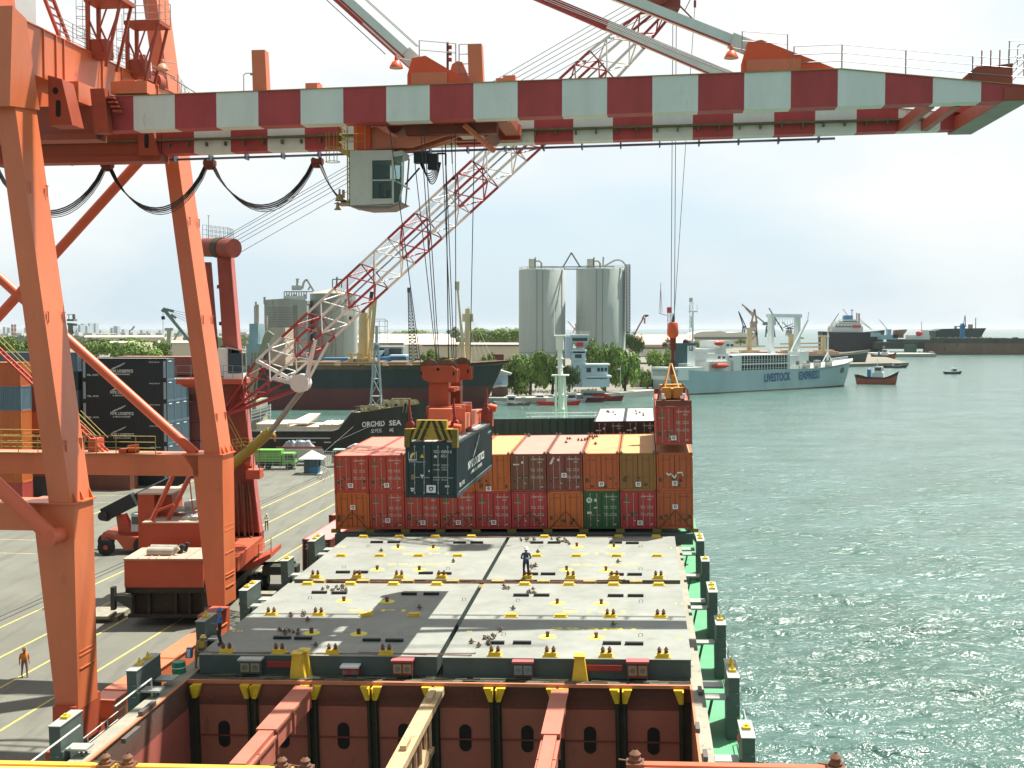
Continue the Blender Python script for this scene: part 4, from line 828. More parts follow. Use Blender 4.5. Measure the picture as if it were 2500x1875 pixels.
def f(b):
    for dz in (.1, .45, .9, 1.25): b.tube((-3, 3.0+dz, 49.0+dz), (30.6, .6+dz*.4, 34.4+dz*.2), .022, 4)
    b.tube((-3.2, -3.6, 50.2), (13.3, -4.3, 34.9), .02, 4); b.tube((-3.2, -3.2, 51.8), (14.8, -4.0, 35.3), .02, 4); b.tube((-3.2, -3.0, 51.9), (14.9, -3.8, 35.3), .02, 4)
gp('boom_hoist_rope', ROPE, f)
def f(b):
    for s in (-1, 1): b.bar((-3.6, s*9, 46.9), (-3.2, s*1.2, 50.6), .9, .9)
    b.box((-3.2, 0, 50.6), (1.6, 4, 1.6)); b.bar((-3.2, 4, 50.3), (-3.2, -4.6, 50.3), .5, .5); b.bb((-4.4, -9.9, 35.8), (-3.5, -8.6, 39.5))
    b.bar((-4.0, -9.2, 39), (-3.6, -9, 46.9), .9, .9)
gp('apex_frame', ORANGE, f)
for x, y, h in ((6.95, -4.1, 2.05), (7.4, 4.1, 2.05), (17.75, -3.9, 1.95), (18.1, 4.0, 1.9)):
    gp('boom_latch_post', ORANGE, lambda b: b.hexa([(x-.35, y-.3, zt(x)), (x+.37, y-.3, zt(x)), (x+.37, y+.3, zt(x)), (x-.35, y+.3, zt(x)), (x-.4, y-.3, zt(x)+h), (x+.28, y-.3, zt(x)+h), (x+.28, y+.3, zt(x)+h), (x-.4, y+.3, zt(x)+h)]))
gp('latch_arch', ORANGE, lambda b: b.prism([(16.5, -4.0, 33.35), (17.5, -4.0, 33.35), (17.3, -4.0, 33.9), (17.05, -4.0, 34.5), (16.8, -4.0, 34.55), (16.55, -4.0, 34.4), (16.4, -4.0, 33.9)], (0, .5, 0)))
for x, y in ((9.55, -4.0), (19.4, -4.0), (9.9, 4.0)): gp('rope_guide_box', ORANGE, lambda b: b.bb((x-.3, y-.3, zt(x)), (x+.3, y+.3, zt(x)+.35)))
def f(b):
    b.box((16.35, -4.1, 34.3), (.1, .12, 2.3)); b.k = 1
    for k in range(3): b.box((16.47, -4.1, 35.2-.3*k), (.16, .16, .16))
gp('signal_light', [DRED, HB], f)
def coneh(x, y, z, m=FLAME):
    def f(b): b.k = 0; b.lathe((x, y, z), [(.34, 0), (.33, .05), (.2, .3), (.09, .36), (.08, .55), (.05, .6)], 14); b.k = 1; b.lathe((x, y, z+.02), [(.31, 0), (0, 0)], 14); b.tube((x, y, z+.5), (x+.7, y, z+.35), .03, 5)
    gp('floodlight', [m, LGREY], f)
coneh(13.9, -4.6, 34.15); coneh(30.0, -4.4, 34.25); coneh(-.9, 2.4, 35.9, mat('lamp_peach', (.75, .35, .2), .4, 0, .05, 1))
for x, y, z in ((6.1, -4.3, 33.2), (22.6, -4.3, 33.4), (43.0, -4.4, 33.6)): gp('walkway_lamp', RAIL, lambda b: (b.path([(x, y, z), (x, y, z+.85), (x+.1, y, z+.95), (x+.4, y, z+.95)], .022), b.box((x+.45, y, z+.9), (.2, .1, .1))))
# sheave towers, ladder and machinery house over the cross beam
for yy in (-2.4, 2.35):
    def f(b):
        z0, z1 = CB1-.2, CB1+2.65
        for y2 in (yy, yy+1.25): b.bb((-3.05, y2, z0), (-2.85, y2+.16, z1)); b.bar((-2.9, y2+.08, z1-.9), (-2.15, y2+.08, z0+.3), .09, .09); b.bar((-1.15, y2+.08, z1), (-2.0, y2+.08, z0-.5), .12, .14); b.bar((-1.9, y2+.08, z1-.3), (-2.5, y2+.08, z0+1.0), .07, .07)
        b.bb((-3.1, yy-.06, z1), (-1.0, yy+1.5, z1+.22)); b.bb((-3.0, yy+.1, z0), (-1.95, yy+.9, z0+.95))
    gp('sheave_tower', HB, f)
    gp('tower_railing', RAIL, lambda b: (b.railing([(-3.1, yy, CB1+2.88), (-1.0, yy, CB1+2.88), (-1.0, yy+1.5, CB1+2.88), (-3.1, yy+1.5, CB1+2.88), (-3.1, yy, CB1+2.88)], 1.2, .02, 3, .7), [b.lathe((-3.35, yy+.3, CB1+.9+.5*k), [(.33, 0), (.33, .03)], 10) for k in range(4)], [b.tube((-3.35+.33*cos(q), yy+.3+.33*sin(q), CB1+.8), (-3.35+.33*cos(q), yy+.3+.33*sin(q), CB1+3.4), .015, 4) for q in (0, 2, 4)]))
gp('inclined_ladder', mat('ladder_rust_red', (.36, .08, .06), .55, 0, .15, 2, .2), lambda b: b.ladder(CX(157, 96, -3.4), CX(105, -40, -3.4), 1.05, (0, 1, 0), .07, .42))
gp('beam_railing', RAIL, lambda b: (b.railing([(-3.0, -5.2, CB1+.05), (-3.0, 9.2, CB1+.05)], 1.1, .022, 5, 1.3), b.railing([(-2.4, 8.2, CB1), (-.3, 6.4, 33.3)], 1.1, .022, 4, .6), b.path([(-2.2, 6.6, CB1+.6), (3.0, 3.8, 33.3)], .03)))
gp('winch_gear', HB, lambda b: (b.tube((-3.2, 6.2, CB1+.3), (-3.2, 7.0, CB1+.3), .6, 14), b.bb((-3.6, 4.6, CB1), (-2.9, 5.0, CB1+1.5)), b.bb((-3.6, 3.9, CB1), (-2.6, 5.4, CB1+.4))))
gp('machinery_house', [mat('house_pale_grey', (.5, .56, .57), .5, 0, .06, .6), mat('house_grey_side', (.3, .36, .35), .5, 0, .06, .6)], lambda b: (b.bb((-16, -8.5, 36.4), (-5.7, -2.5, 40.6)), setattr(b, 'k', 1), b.bb((-16.1, -8.6, 36.2), (-5.6, -2.4, 36.45))))
gp('house_support', ORANGE, lambda b: (b.bar((-4.6, -7.8, 35.8), (-5.6, -6.8, 41.5), 1.0, 1.3), b.bb((-5.2, -9.9, 35.8), (-3.9, -8.9, 37.1)), b.bb((-16, -4.6, 32.7), (-14, 4.6, 36.3)), b.bb((-7.2, -4.6, 32.7), (-6.4, 4.6, 36.3))))
# walkways, stairs on the portal beams
def f(b):
    b.k = 0; b.railing([(-18, 7.9, 13.75), (-3.98, 7.9, 13.75)], 1.1, .03, 3, 1.3); b.railing([(-18, 9.95, 13.75), (-9.6, 9.95, 13.75)], 1.25, .03, 3, 1.4)
    b.path([(-9.2, 9, 14.9), (-8.0, 9, 14.7)], .03); b.bar((-14.8, 9.3, 21.0), (-8.2, 9.3, 14.75), .05); b.bar((-14.8, 8.7, 21.0), (-8.2, 8.7, 14.75), .05); b.bar((-9.5, 9.3, 16.3), (-7.7, 9.3, 14.6), .04)
    b.railing([(-14, -10.1, 13.6), (-9.8, -10.1, 13.6)], 1.1, .03, 3, 1.3); b.railing([(-6.7, -10, 13.35), (-4.6, -10, 13.35)], 1.0, .03, 2, 1.2)
gp('portal_railing', YRAIL, f)
gp('portal_walkway', mat('walkway_plate', (.42, .25, .12), .7, 0, .15, 2, .2), lambda b: (b.bb((-18, 7.8, 13.72), (-4.0, 8.9, 13.76)), b.bb((-14, -10.3, 13.5), (-4.6, -9.2, 13.56))))
gp('portal_stair', mat('stair_red', (.5, .09, .05), .5, 0, .1, 2), lambda b: (b.ladder((-14.9, 9, 20.3), (-7.7, 9, 13.75), .6, (0, 1, 0), .06, .4), b.bb((-8.6, 8.4, 13.8), (-8.1, 9.6, 14.6))))
gp('portal_winch', FLAME, lambda b: (b.tube((-5.9, 8.2, 14.0), (-5.3, 8.5, 14.05), .26, 12), b.box((-6.2, 8.3, 13.9), (.5, .5, .25))))
# the loops of festoon cable under the track
FE = mat('festoon_cable_rubber', (.018, .018, .02), .6, 0, .1, 2)
LO_ = [(-12.5, -5.54, 'partly behind the near leg'), (-5.54, .71, 'crossing in front of the far leg'), (.71, 7.14, 'hanging against open sky left of the cab'), (7.14, 10.9, 'running down to the back of the cab')]
for k, (x0, x1, w_) in enumerate(LO_):
    t = thing('festoon_cable', 'black festoon cable loop '+w_, 'cable', MC @ T((x0+x1)/2, 5.2, 31), 'festoon cable loops')
    for j in range(5):
        b = MB(MC); pts = []; dip = (2.55+.09*j) if k < 3 else .9+.08*j; r_ = .045 if j < 3 else .025
        for i in range(15):
            u = i/14; x = x0+.12+(x1-x0-.24)*u+((j-2)*.03); z = 31.1+.0143*x-dip*(1-(2*u-1)**2)**.85 if k < 3 else 31.1-u*2.7-dip*(1-(2*u-1)**2)
            pts.append((x, 5.2+(j-2)*.07-(u*4.6 if k == 3 else 0), z))
        b.path(pts, r_, 5); b.build('cable_strand', FE, t)
    t2 = thing('festoon_trolley', 'small dark festoon trolley under the boom track, '+('left of' if k == 0 else 'over' if k == 1 else 'right of' if k == 2 else 'nearest the')+(' the far leg' if k < 3 else ' cab'), 'trolley', MC @ T(x1 if k < 3 else 9.9, 5.2, 31.1), 'festoon trolleys'); b = MB(); b.bb((-.32, -.25, -.15), (.32, .25, .12)); b.prism([(-.3, -.2, -.15), (.3, -.2, -.15), (.2, -.2, -.38), (-.2, -.2, -.38)], (0, .4, 0)); b.build('trolley_body', DRED, t2)
    b = MB()
    for s in (-.2, .2): b.tube((s, -.2, .1), (s, .2, .1), .1, 8)
    b.build('wheel', BLACK, t2)
# ------------------------------------------------------------ trolley with the driver's cab
TRX = 15.9
tro = thing('crane_trolley', 'dark orange crane trolley with a white driver cab slung under the boom', 'crane trolley', MC @ T(TRX, 0, 31.5))
def tp(name, m, fn, par=None): b = MB(MC); fn(b); return b.build(name, m, par or tro)
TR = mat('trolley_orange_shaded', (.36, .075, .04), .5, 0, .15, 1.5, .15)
def f(b):
    b.bb((11.9, -3.2, 31.7), (19.2, -2.6, 32.5)); b.bb((11.9, 2.6, 31.7), (19.2, 3.2, 32.5)); b.bb((11.9, -3.2, 31.9), (12.7, 3.2, 32.4)); b.bb((18.4, -3.2, 31.9), (19.2, 3.2, 32.4)); b.bb((14.3, -3, 31.8), (15.0, 3, 32.6)); b.bb((16.8, -3, 31.8), (17.4, 3, 32.6))
    b.bb((12.7, -2.4, 32.3), (18.4, 2.4, 32.55))
    for x in (12.6, 18.4):
        for y in (-3.3, 3.3): b.tube((x-.0, y-.12, 32.2), (x, y+.12, 32.2), .3, 12)
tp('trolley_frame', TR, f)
tp('rope_drum', DRED, lambda b: (b.tube((13.2, -1.8, 31.9), (13.2, 1.8, 31.9), .42, 16), b.tube((17.9, -1.6, 31.6), (17.9, 1.6, 31.6), .35, 14), b.bb((14.0, -2.9, 31.2), (18.6, -2.2, 31.9))))
def f(b):
    b.prism([(11.2, -2.4, 30.55), (14.2, -2.4, 30.65), (17.6, -2.4, 31.7), (16.6, -2.4, 32.0), (13.4, -2.4, 31.1), (12.4, -2.4, 31.7), (11.2, -2.4, 31.7)], (0, .16, 0))
    b.prism([(11.2, -1.2, 30.55), (14.2, -1.2, 30.65), (17.6, -1.2, 31.7), (16.6, -1.2, 32.0), (13.4, -1.2, 31.1), (12.4, -1.2, 31.7), (11.2, -1.2, 31.7)], (0, .16, 0))
    b.bar((14.6, -2.3, 30.5), (16.5, -2.3, 31.0), .1, .12); b.bar((17.0, -3.2, 31.6), (18.4, -2.2, 30.4), .22, .2)
tp('cab_hanger', ORANGE, f)
tp('hanger_panel', FLAME, lambda b: b.bb((11.25, -2.6, 30.55), (12.1, -2.42, 32.0)))
tp('equipment_box', LGREY, lambda b: b.bb((16.3, -1.0, 31.5), (17.8, .9, 31.75)))
CABM = mat('cab_off_white', (.56, .56, .49), .55, 0, .07, 1.5, .1, rc=(.3, .26, .18))
cy0, cy1 = -2.9, -.9
def f(b):
    x0, x1, x2 = 11.12, 13.35, 13.9; z0, z1, z2 = 27.75, 30.45, 28.1
    b.bb((x0, cy0, z1-.5), (x1, cy1, z1)); b.bb((x0, cy0, z0), (12.2, cy0+.06, z1-.5)); b.bb((x0, cy1-.06, z0), (12.75, cy1, z1-.5)); b.bb((12.75, cy1-.06, z0), (x1, cy1, z0+1.5)); b.bb((x0, cy0+.06, z0), (x0+.06, cy1-.06, z1-.5))
    b.bb((x0, cy0, z0-.1), (x1-.1, cy1, z0)); b.bb((12.2, cy0, z0), (x1, cy0+.06, z0+.22))
    for z in (z0+.22, z0+1.17): b.bb((12.2, cy0-.02, z), (x1, cy0+.05, z+.06))
    for x in (12.2, x1-.07): b.bb((x, cy0-.02, z0), (x+.07, cy0+.05, z1-.5)); b.bb((x, cy1-.05, z0), (x+.07, cy1+.02, z1-.5))
    b.prism([(x1, cy0, z1-.35), (x2-.1, cy0+.15, z1-.25), (x2-.1, cy1-.15, z1-.25), (x1, cy1, z1-.35)], (0, 0, .25))
    for a, c in (((x1, cy0, z0), (x1, cy0, z1-.3)), ((x2-.05, cy0+.2, z1-.2), (x2-.1, cy0+.2, 28.7)), ((x2-.1, cy0+.2, 28.7), (x2-.3, cy0+.2, z0+.1)), ((x1, cy0, z0+1.2), (x2-.1, cy0+.2, 28.75)), ((x1, cy0, z0), (x2-.3, cy0+.2, z0+.1)),
                 ((x2-.1, cy1-.2, z1-.2), (x2-.3, cy1-.2, z0+.1)), ((x2-.3, cy0+.2, z0+.1), (x2-.3, cy1-.2, z0+.1)), ((x2-.1, cy0+.2, 28.7), (x2-.1, cy1-.2, 28.7))): b.bar(a, c, .07)
tp('cab_shell', CABM, f)
tp('cab_floor', mat('cab_floor_purple_grey', (.3, .25, .25), .6, 0, .1, 1), lambda b: b.prism([(11.1, cy0, 27.65), (13.3, cy0, 27.65), (13.75, cy0+.2, 27.85), (13.4, cy0, 27.78), (11.1, cy0, 27.7)], (0, 2.0, 0)) and b.prism([(11.1, cy0+.1, 27.66), (11.9, cy0+.1, 27.5), (13.1, cy0+.1, 27.52), (13.7, cy0+.1, 27.8)], (0, 1.8, 0)))
gl = bpy.data.materials.new('cab_glass'); gl.use_nodes = True; gb = gl.node_tree.nodes['Principled BSDF']; gb.inputs['Base Color'].default_value = (.4, .55, .53, 1); gb.inputs['Roughness'].default_value = .03; gb.inputs['Transmission Weight'].default_value = .85; gb.inputs['IOR'].default_value = 1.1
for q in ([(12.28, cy0+.02, 27.98), (13.28, cy0+.02, 27.98), (13.28, cy0+.02, 28.92), (12.28, cy0+.02, 28.92)], [(12.28, cy0+.02, 28.98), (13.28, cy0+.02, 28.98), (13.28, cy0+.02, 29.95), (12.28, cy0+.02, 29.95)], [(13.36, cy0, 29.0), (13.79, cy0+.2, 28.78), (13.85, cy0+.2, 30.2), (13.36, cy0, 30.1)], [(13.36, cy0, 27.8), (13.6, cy0+.2, 27.9), (13.79, cy0+.2, 28.7), (13.36, cy0, 28.92)]):
    tp('cab_window', gl, lambda b: b.prism(q, (0, .012, 0)))
tp('driver_seat', BLACK, lambda b: (b.bb((12.5, -2.2, 27.85), (13.0, -1.7, 28.2)), b.bb((12.45, -2.2, 28.2), (12.6, -1.7, 28.9)), b.bb((12.9, -2.5, 27.9), (13.1, -2.3, 28.5))))
tp('cab_platform', YRAIL, lambda b: (b.railing([(10.55, -2.9, 30.5), (11.9, -2.9, 30.5)], 1.2, .025, 3, .5), b.railing([(10.55, -2.9, 30.5), (10.55, -1.2, 30.5)], 1.2, .025, 3, .5), b.bb((10.5, -2.9, 30.45), (11.3, -1, 30.5)), [b.tube((9.9+.2*k, -2.9-.15*(k % 2), 29.9), (9.9+.2*k, -2.9-.15*(k % 2), 31.4), .02, 4) for k in range(4)], b.lathe((10.2, -2.8, 29.9), [(.38, 0), (.38, .04)], 12), b.lathe((10.2, -2.8, 30.6), [(.38, 0), (.38, .04)], 12), b.ladder((11.0, -2.7, 27.7), (11.0, -2.7, 30.5), .4, (0, 1, 0), .03, .3)))
tp('loudspeaker', mat('horn_tan', (.35, .25, .13), .5, .1, .1, 2), lambda b: (b.lathe((10.55, -2.8, 27.95), [(.24, 0), (.2, .1), (.12, .3), (.06, .35), (.05, .6)], 12), b.lathe((10.45, -2.8, 27.5), [(.2, 0), (.1, .12), (.05, .4)], 12), b.bb((10.7, -2.9, 28.1), (10.8, -2.7, 28.5)), b.bb((10.3, -2.9, 27.8), (11.1, -1.5, 27.85))))
def f(b):
    b.box((14.7, -2.4, 30.1), (.7, .5, .55)); b.box((15.3, -2.4, 29.9), (.5, .4, .8)); b.path([(15.5, -2.4, 30.3), (15.95, -2.4, 30.3), (15.95, -2.4, 29.7)], .05)
    for k in range(6):
        pts = [(14.6+.9*u/8+.03*k, -2.4+.05*k, 29.9-(.6+.1*k)*(1-(2*u/8-1)**2)) for u in range(9)]; b.path(pts, .025, 4)
    b.path([(14.6, -2.4, 29.6), (13.9, -2.2, 28.9), (13.8, -2.2, 28.8)], .05)
tp('cable_reel_gear', BLACK, f)
# ------------------------------------------------------------ headblock, spreader, ropes
HX = HXc; ZT = HZT
spr = thing('container_spreader', 'orange lifting spreader with hazard-striped end beam gripping the dark container', 'spreader', MC @ T(HX, HY0+6.1, ZT))
def spp(name, m, fn): b = MB(MC); fn(b); return b.build(name, m, spr)
cyy = HY0+6.1
def f(b):
    for s in (-1, 1): b.bb((HX+s*.55-.12, HY0+.5, ZT+.05), (HX+s*.55+.12, HY0+11.7, ZT+.75)); b.bb((HX+s*.55-.16, HY0+.5, ZT+.72), (HX+s*.55+.16, HY0+11.7, ZT+.78))
    b.bb((HX-.95, cyy-2.0, ZT+.3), (HX+.95, cyy+2.0, ZT+1.0)); b.bb((HX-.7, cyy-3.0, ZT+.75), (HX+.5, cyy-1.6, ZT+1.35))
    for y in (cyy-2.3, cyy-.2): b.bb((HX+.2, y, ZT+.1), (HX+1.0, y+.08, ZT+1.35))
spp('spreader_beam', mat('spreader_salmon', (.66, .17, .09), .5, 0, .1, 1, .1), f)
def f(b):
    z = ZT
    b.k = 0; b.bb((HX-1.0, HY0-.02, z+.12), (HX+1.0, HY0+.5, z+.62)); b.bb((HX-.72, HY0+.1, z+.62), (HX+.72, HY0+.5, z+1.02))
    b.k = 1
    for (x0, x1, z0, z1, y) in ((-1.0, 1.0, .12, .62, HY0-.026), (-.72, .72, .62, 1.02, HY0+.094)):
        for s in (-1, 1):
            for k in range(4):
                a = .12+.3*k; w = .17
                def sx(zz): return a+ (1.05-zz)*.42 - .45
                p = [(HX+s*max(0, min(x1, sx(z0)+.3)), y, z+z0), (HX+s*max(0, min(x1, sx(z0)+.3+w)), y, z+z0), (HX+s*max(0, min(x1, sx(z1)+.3+w)), y, z+z1), (HX+s*max(0, min(x1, sx(z1)+.3)), y, z+z1)]
                if abs(p[0][0]-p[1][0]) > .01: b.add(p, [(0, 1, 2, 3)])
    b.k = 2
    for s in (-1, 1): b.bb((HX+s*1.12-.13, HY0-.1, z-.24), (HX+s*1.12+.13, HY0+.35, z+.62))
spp('end_beam', [mat('hazard_yellow', (.46, .31, .04), .6, 0, .2, 2, .2), mat('hazard_dark', (.05, .05, .025), .6, 0, .2, 2), mat('corner_mossy', (.2, .15, .03), .7, 0, .25, 2, .3)], f)
spp('end_beam', HB, lambda b: (b.bb((HX-1.2, HY0+11.7, ZT+.1), (HX+1.2, HY0+12.2, ZT+.7)), b.bb((HX+.95, HY0+11.6, ZT-.2), (HX+1.3, HY0+12.25, ZT+.8))))
def flipper(x, y, s):
    spp('flipper', mat('flipper_dark_red', (.24, .04, .03), .55, 0, .2, 2, .25), lambda b: (b.bar((x, y, ZT+.5), (x, y, ZT+1.1), .17, .2), b.bar((x, y, ZT+1.0), (x-.06*s, y, ZT+1.6), .12, .15), b.bar((x-.06*s, y, ZT+1.55), (x-.03*s, y, ZT+1.95), .07, .1), b.tube((x, y-.15, ZT+.75), (x, y+.15, ZT+.75), .2, 10)))
flipper(HX-1.1, HY0+.6, 1); flipper(HX+.85, HY0+1.6, 1); flipper(HX+1.0, HY0+11.2, -1)
spp('flipper_motor', FLAME, lambda b: (b.tube((HX+.9, HY0+1.0, ZT+.65), (HX+1.25, HY0+1.0, ZT+.6), .17, 10), b.tube((HX+1.1, HY0+11.9, ZT+.9), (HX+1.5, HY0+11.9, ZT+.8), .2, 10)))
HBL = mat('headblock_shaded_orange', (.42, .075, .03), .5, 0, .14, 1.5, .12)  # shade on the headblock is put into this darker orange-brown
def f(b):
    for y in (cyy-1.9, cyy+1.3):
        cx = HX-.42 if y < cyy else HX-.2
        b.k = 0; b.prism([(cx-.9, y, ZT+3.0), (cx-.75, y, ZT+2.72), (cx-.45, y, ZT+2.6), (cx+.45, y, ZT+2.6), (cx+.95, y, ZT+2.6), (cx+.98, y, ZT+3.2), (cx+.7, y, ZT+3.42), (cx-.85, y, ZT+3.42)], (0, .14, 0)); b.prism([(cx-.9, y+.5, ZT+3.0), (cx-.75, y+.5, ZT+2.72), (cx+.95, y+.5, ZT+2.6), (cx+.98, y+.5, ZT+3.2), (cx+.7, y+.5, ZT+3.42), (cx-.85, y+.5, ZT+3.42)], (0, .14, 0))
        b.k = 1
        for dx in (-.6, .55): b.prism([(cx+dx*1.35, y-.01, ZT+2.9), (cx+dx*1.35+(.12 if dx > 0 else -.12), y-.01, ZT+3.05), (cx+dx*1.35, y-.01, ZT+3.2)], (0, .012, 0))
        b.lathe((cx, y-.02, ZT+3.25), [(0, 0), (.08, 0)], 10, (0, 1, 0))
    b.k = 0; b.bb((HX-.95, cyy-1.6, ZT+1.35), (HX+.05, cyy-.9, ZT+2.62)); b.bb((HX-.95, cyy+.9, ZT+1.35), (HX+.25, cyy+1.6, ZT+2.62)); b.bb((HX-.9, cyy-1.4, ZT+2.1), (HX+.3, cyy+1.4, ZT+2.3)); b.bb((HX-1.0, cyy-2.1, ZT+.95), (HX+.7, cyy+1.9, ZT+1.4))
spp('headblock', [HBL, MAN], f)
shx = []
for y in (cyy-1.6, cyy+1.6):
    for dx in (-.6, .5):
        cx = (HX-.42 if y < cyy else HX-.2)+dx*.85
        spp('sheave', RUSTY, lambda b: (b.lathe((cx, y-.05, ZT+3.3), [(.1, 0), (.42, 0), (.47, .04), (.42, .08), (.42, .14), (.47, .18), (.42, .22), (.1, .22)], 20, (0, 1, 0))))
        for e in (-.42, .42): shx.append((cx+e, y+.06, ZT+3.35))
def f(b):
    for (x, y, z) in shx:
        X = TRX-.3+(x-HX)*1.9+.2; b.tube((x, y, z), (X, y*1.15+.4, 31.9), .024, 5)
spp('hoist_rope', ROPE, f)
spp('spreader_cable', FE, lambda b: (b.tube((HX-.2, cyy, ZT+2.2), (TRX-.3, -.5, 31.6), .03, 5), b.tube((TRX+.2, -1.6, 31.2), (TRX+.25, -1.6, 29.9), .03, 5), b.tube((TRX+.25, -1.6, 29.9), (TRX+.3, -1.6, 29.2), .012, 4), b.sphere((TRX+.3, -1.6, 29.15), .09, 8)))
# ------------------------------------------------------------ helpers for things placed on the quay and beyond
def mpp(D): return D/FPX                              # metres per photo pixel at distance D
def plate(b, px, D, dep): return b.prism([P(u, v, D) for u, v in px], (0, dep, 0))
def pbox(b, u0, v0, u1, v1, D, dep): a = P(u0, v1, D); c = P(u1, v0, D); return b.bb(a, (c.x, a.y+dep, c.z))
def pl_(b, pts, D, w=None, m=0): 
    q = [P(u, v, (D if not isinstance(D, tuple) else D[i])) for i, (u, v) in enumerate(pts)]
    for a, c in zip(q, q[1:]): b.bar(a, c, w or mpp(D)*1.5)
    return b
def wt(name, label, cat, p, group=None): return thing(name, label, cat, T(*p), group)
def wp(name, m, fn, par): b = MB(T()); b.M = Matrix.Identity(4).copy(); fn(b); return b.build(name, m, par)
# ------------------------------------------------------------ mobile harbour crane with the lattice boom
F0 = P(556, 1004, 99.0); TIP = P(1638, 6, 89.0)
mob = wt('harbour_crane', 'orange mobile harbour crane with a long red and white lattice boom behind the gantry legs', 'crane', (F0.x-1.5, 99, 3))
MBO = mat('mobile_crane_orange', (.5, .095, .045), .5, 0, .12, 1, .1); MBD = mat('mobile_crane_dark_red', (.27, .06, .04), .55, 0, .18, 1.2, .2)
d = (TIP-F0).normalized(); n1 = d.cross(V(0, 1, 0)).normalized(); n1 = n1 if n1.z < 0 else -n1; n2 = d.cross(n1)
if n2.y < 0: n2 = -n2
e1 = n1*2.0-n2*.6; e2 = n1*.7+n2*1.9
def sec(u, k=1.0):                                    # four chord points at photo column u along the axis
    t = (u-556)/(1638-556); t2 = t*99.0/(89.0+(99.0-89.0)*t) if 0 else t
    c = F0.lerp(TIP, t2); return [c-e1*.5*k-e2*.5*k, c-e1*.5*k+e2*.5*k, c+e1*.5*k+e2*.5*k, c+e1*.5*k-e2*.5*k]
BW = mat('boom_tube_white', (.72, .7, .66), .5, 0, .08, 1, .08); BR = mat('boom_tube_red', (.38, .05, .05), .5, 0, .12, 1, .1)
us = [556, 600, 672]+[672+68*k for k in range(1, 14)]+[1620]
kk = [.22, .5, 1.0]+[1.0]*12+[.8, .5]
for i, (a, c) in enumerate(zip(us, us[1:])):
    b = MB(Matrix.Identity(4).copy()); b.lattice(sec(a, kk[i]), sec(c, kk[i+1]), 1 if i < 1 else 2, .105, .052, rings=False); b.build('boom_section', BR if (i < 2 or i % 2 == 1) else BW, mob)
ball = P(744, 944, 97)
wp('boom_knuckle', BW, lambda b: (b.tube(ball+V(-.3, -.9, .3), ball+V(-.3, .9, .3), .75, 12), b.bar(ball, sec(680)[3], .3), b.bar(ball, sec(672)[0], .28), b.bar(ball, sec(690)[2], .3), b.bar(ball, sec(790)[3], .26), b.bar(ball, sec(790)[2], .2)), mob)
wp('boom_foot_chord', BR, lambda b: (b.bar(ball, P(556, 1012, 98), .24), b.bar(ball+V(0, 1.5, 0), P(556, 1014, 100), .2)), mob)
wp('luffing_cylinder', [mat('cylinder_olive', (.34, .27, .05), .5, 0, .15, 2, .2), mat('cylinder_rod', (.34, .33, .28), .4, .4, .1, 2)], lambda b: (b.tube(P(545, 1155, 98), P(662, 1052, 97.2), .42, 14), setattr(b, 'k', 1), b.tube(P(662, 1052, 97.2), ball, .22, 12)), mob)
wp('boom_head', MBD, lambda b: (b.tube(TIP+V(-.9, -.9, .5), TIP+V(-.9, .9, .5), .85, 16), b.tube(TIP+V(.3, -.9, .9), TIP+V(.3, .9, .9), .6, 14), b.box(TIP+V(-.2, 0, 0), (1.6, 1.4, 1.1)), b.bar(TIP+V(.6, 0, 1.2), TIP+V(2.0, 0, 1.0), .1), b.bar(TIP+V(1.9, 0, 1.2), TIP+V(1.0, 0, -.6), .06), b.bar(TIP+V(0, 0, .4), TIP+V(1.6, 0, -1.2), .09), b.box(TIP+V(1.75, 0, -.1), (.16, .16, .5))), mob)
wp('boom_ladder', RAIL, lambda b: b.ladder(sec(700)[1]+V(0, 0, -.6), sec(1500)[1]+V(0, 0, -.6), .5, n2, .03, .6), mob)
def f(b):
    plate(b, [(529, 622), (561, 622), (578, 830), (592, 950), (610, 1110), (637, 1345), (572, 1345), (556, 1100), (544, 850)], 99, .4)
    plate(b, [(529, 622), (561, 622), (578, 830), (592, 950), (610, 1110), (637, 1345), (572, 1345), (556, 1100), (544, 850)], 99.9, .3)
    plate(b, [(490, 640), (513, 640), (530, 850), (548, 1100), (572, 1345), (548, 1345), (520, 1100), (503, 850)], 99.2, .5)
    for v in (700, 790, 850, 960, 1060, 1160, 1260): b.bar(P(527+(v-622)*.055, v, 99.3), P(563+(v-622)*.1, v, 100.2), .3, .3)
    b.bb(P(572, 1345, 99), P(637, 1300, 99)+V(0, 1.2, 0))
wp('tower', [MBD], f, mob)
wp('tower_painted_sunlit_edge', mat('tower_painted_lit_red', (.5, .14, .12), .5, 0, .1, 1), lambda b: plate(b, [(561, 622), (563, 622), (580, 830), (594, 950), (612, 1110), (640, 1345), (637, 1345), (610, 1110), (592, 950), (578, 830)], 98.95, 1.3), mob)  # paler strip paints the sun on the tower's right edge
def f(b):
    a = P(500, 604, 100.5); c = P(572, 606, 98.2); b.tube(a, c, .78, 18); b.k = 1; b.tube(a.lerp(c, .42), a.lerp(c, .62), .84, 18); b.k = 2; b.bar(P(530, 585, 99.2), P(531, 625, 99.2), .2)
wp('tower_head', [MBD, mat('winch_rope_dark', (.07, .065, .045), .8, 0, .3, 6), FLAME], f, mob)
wp('head_railing', RAIL, lambda b: (b.railing([P(495, 583, 100), P(556, 590, 99), P(556, 590, 99)+V(0, 2, 0), P(495, 583, 100)+V(0, 2, 0)], 1.15, .02, 3, .45), b.tube(P(509, 583, 100), P(509, 525, 100), .025, 4), b.tube(P(505, 527, 100), P(513, 527, 100), .02, 4)), mob)
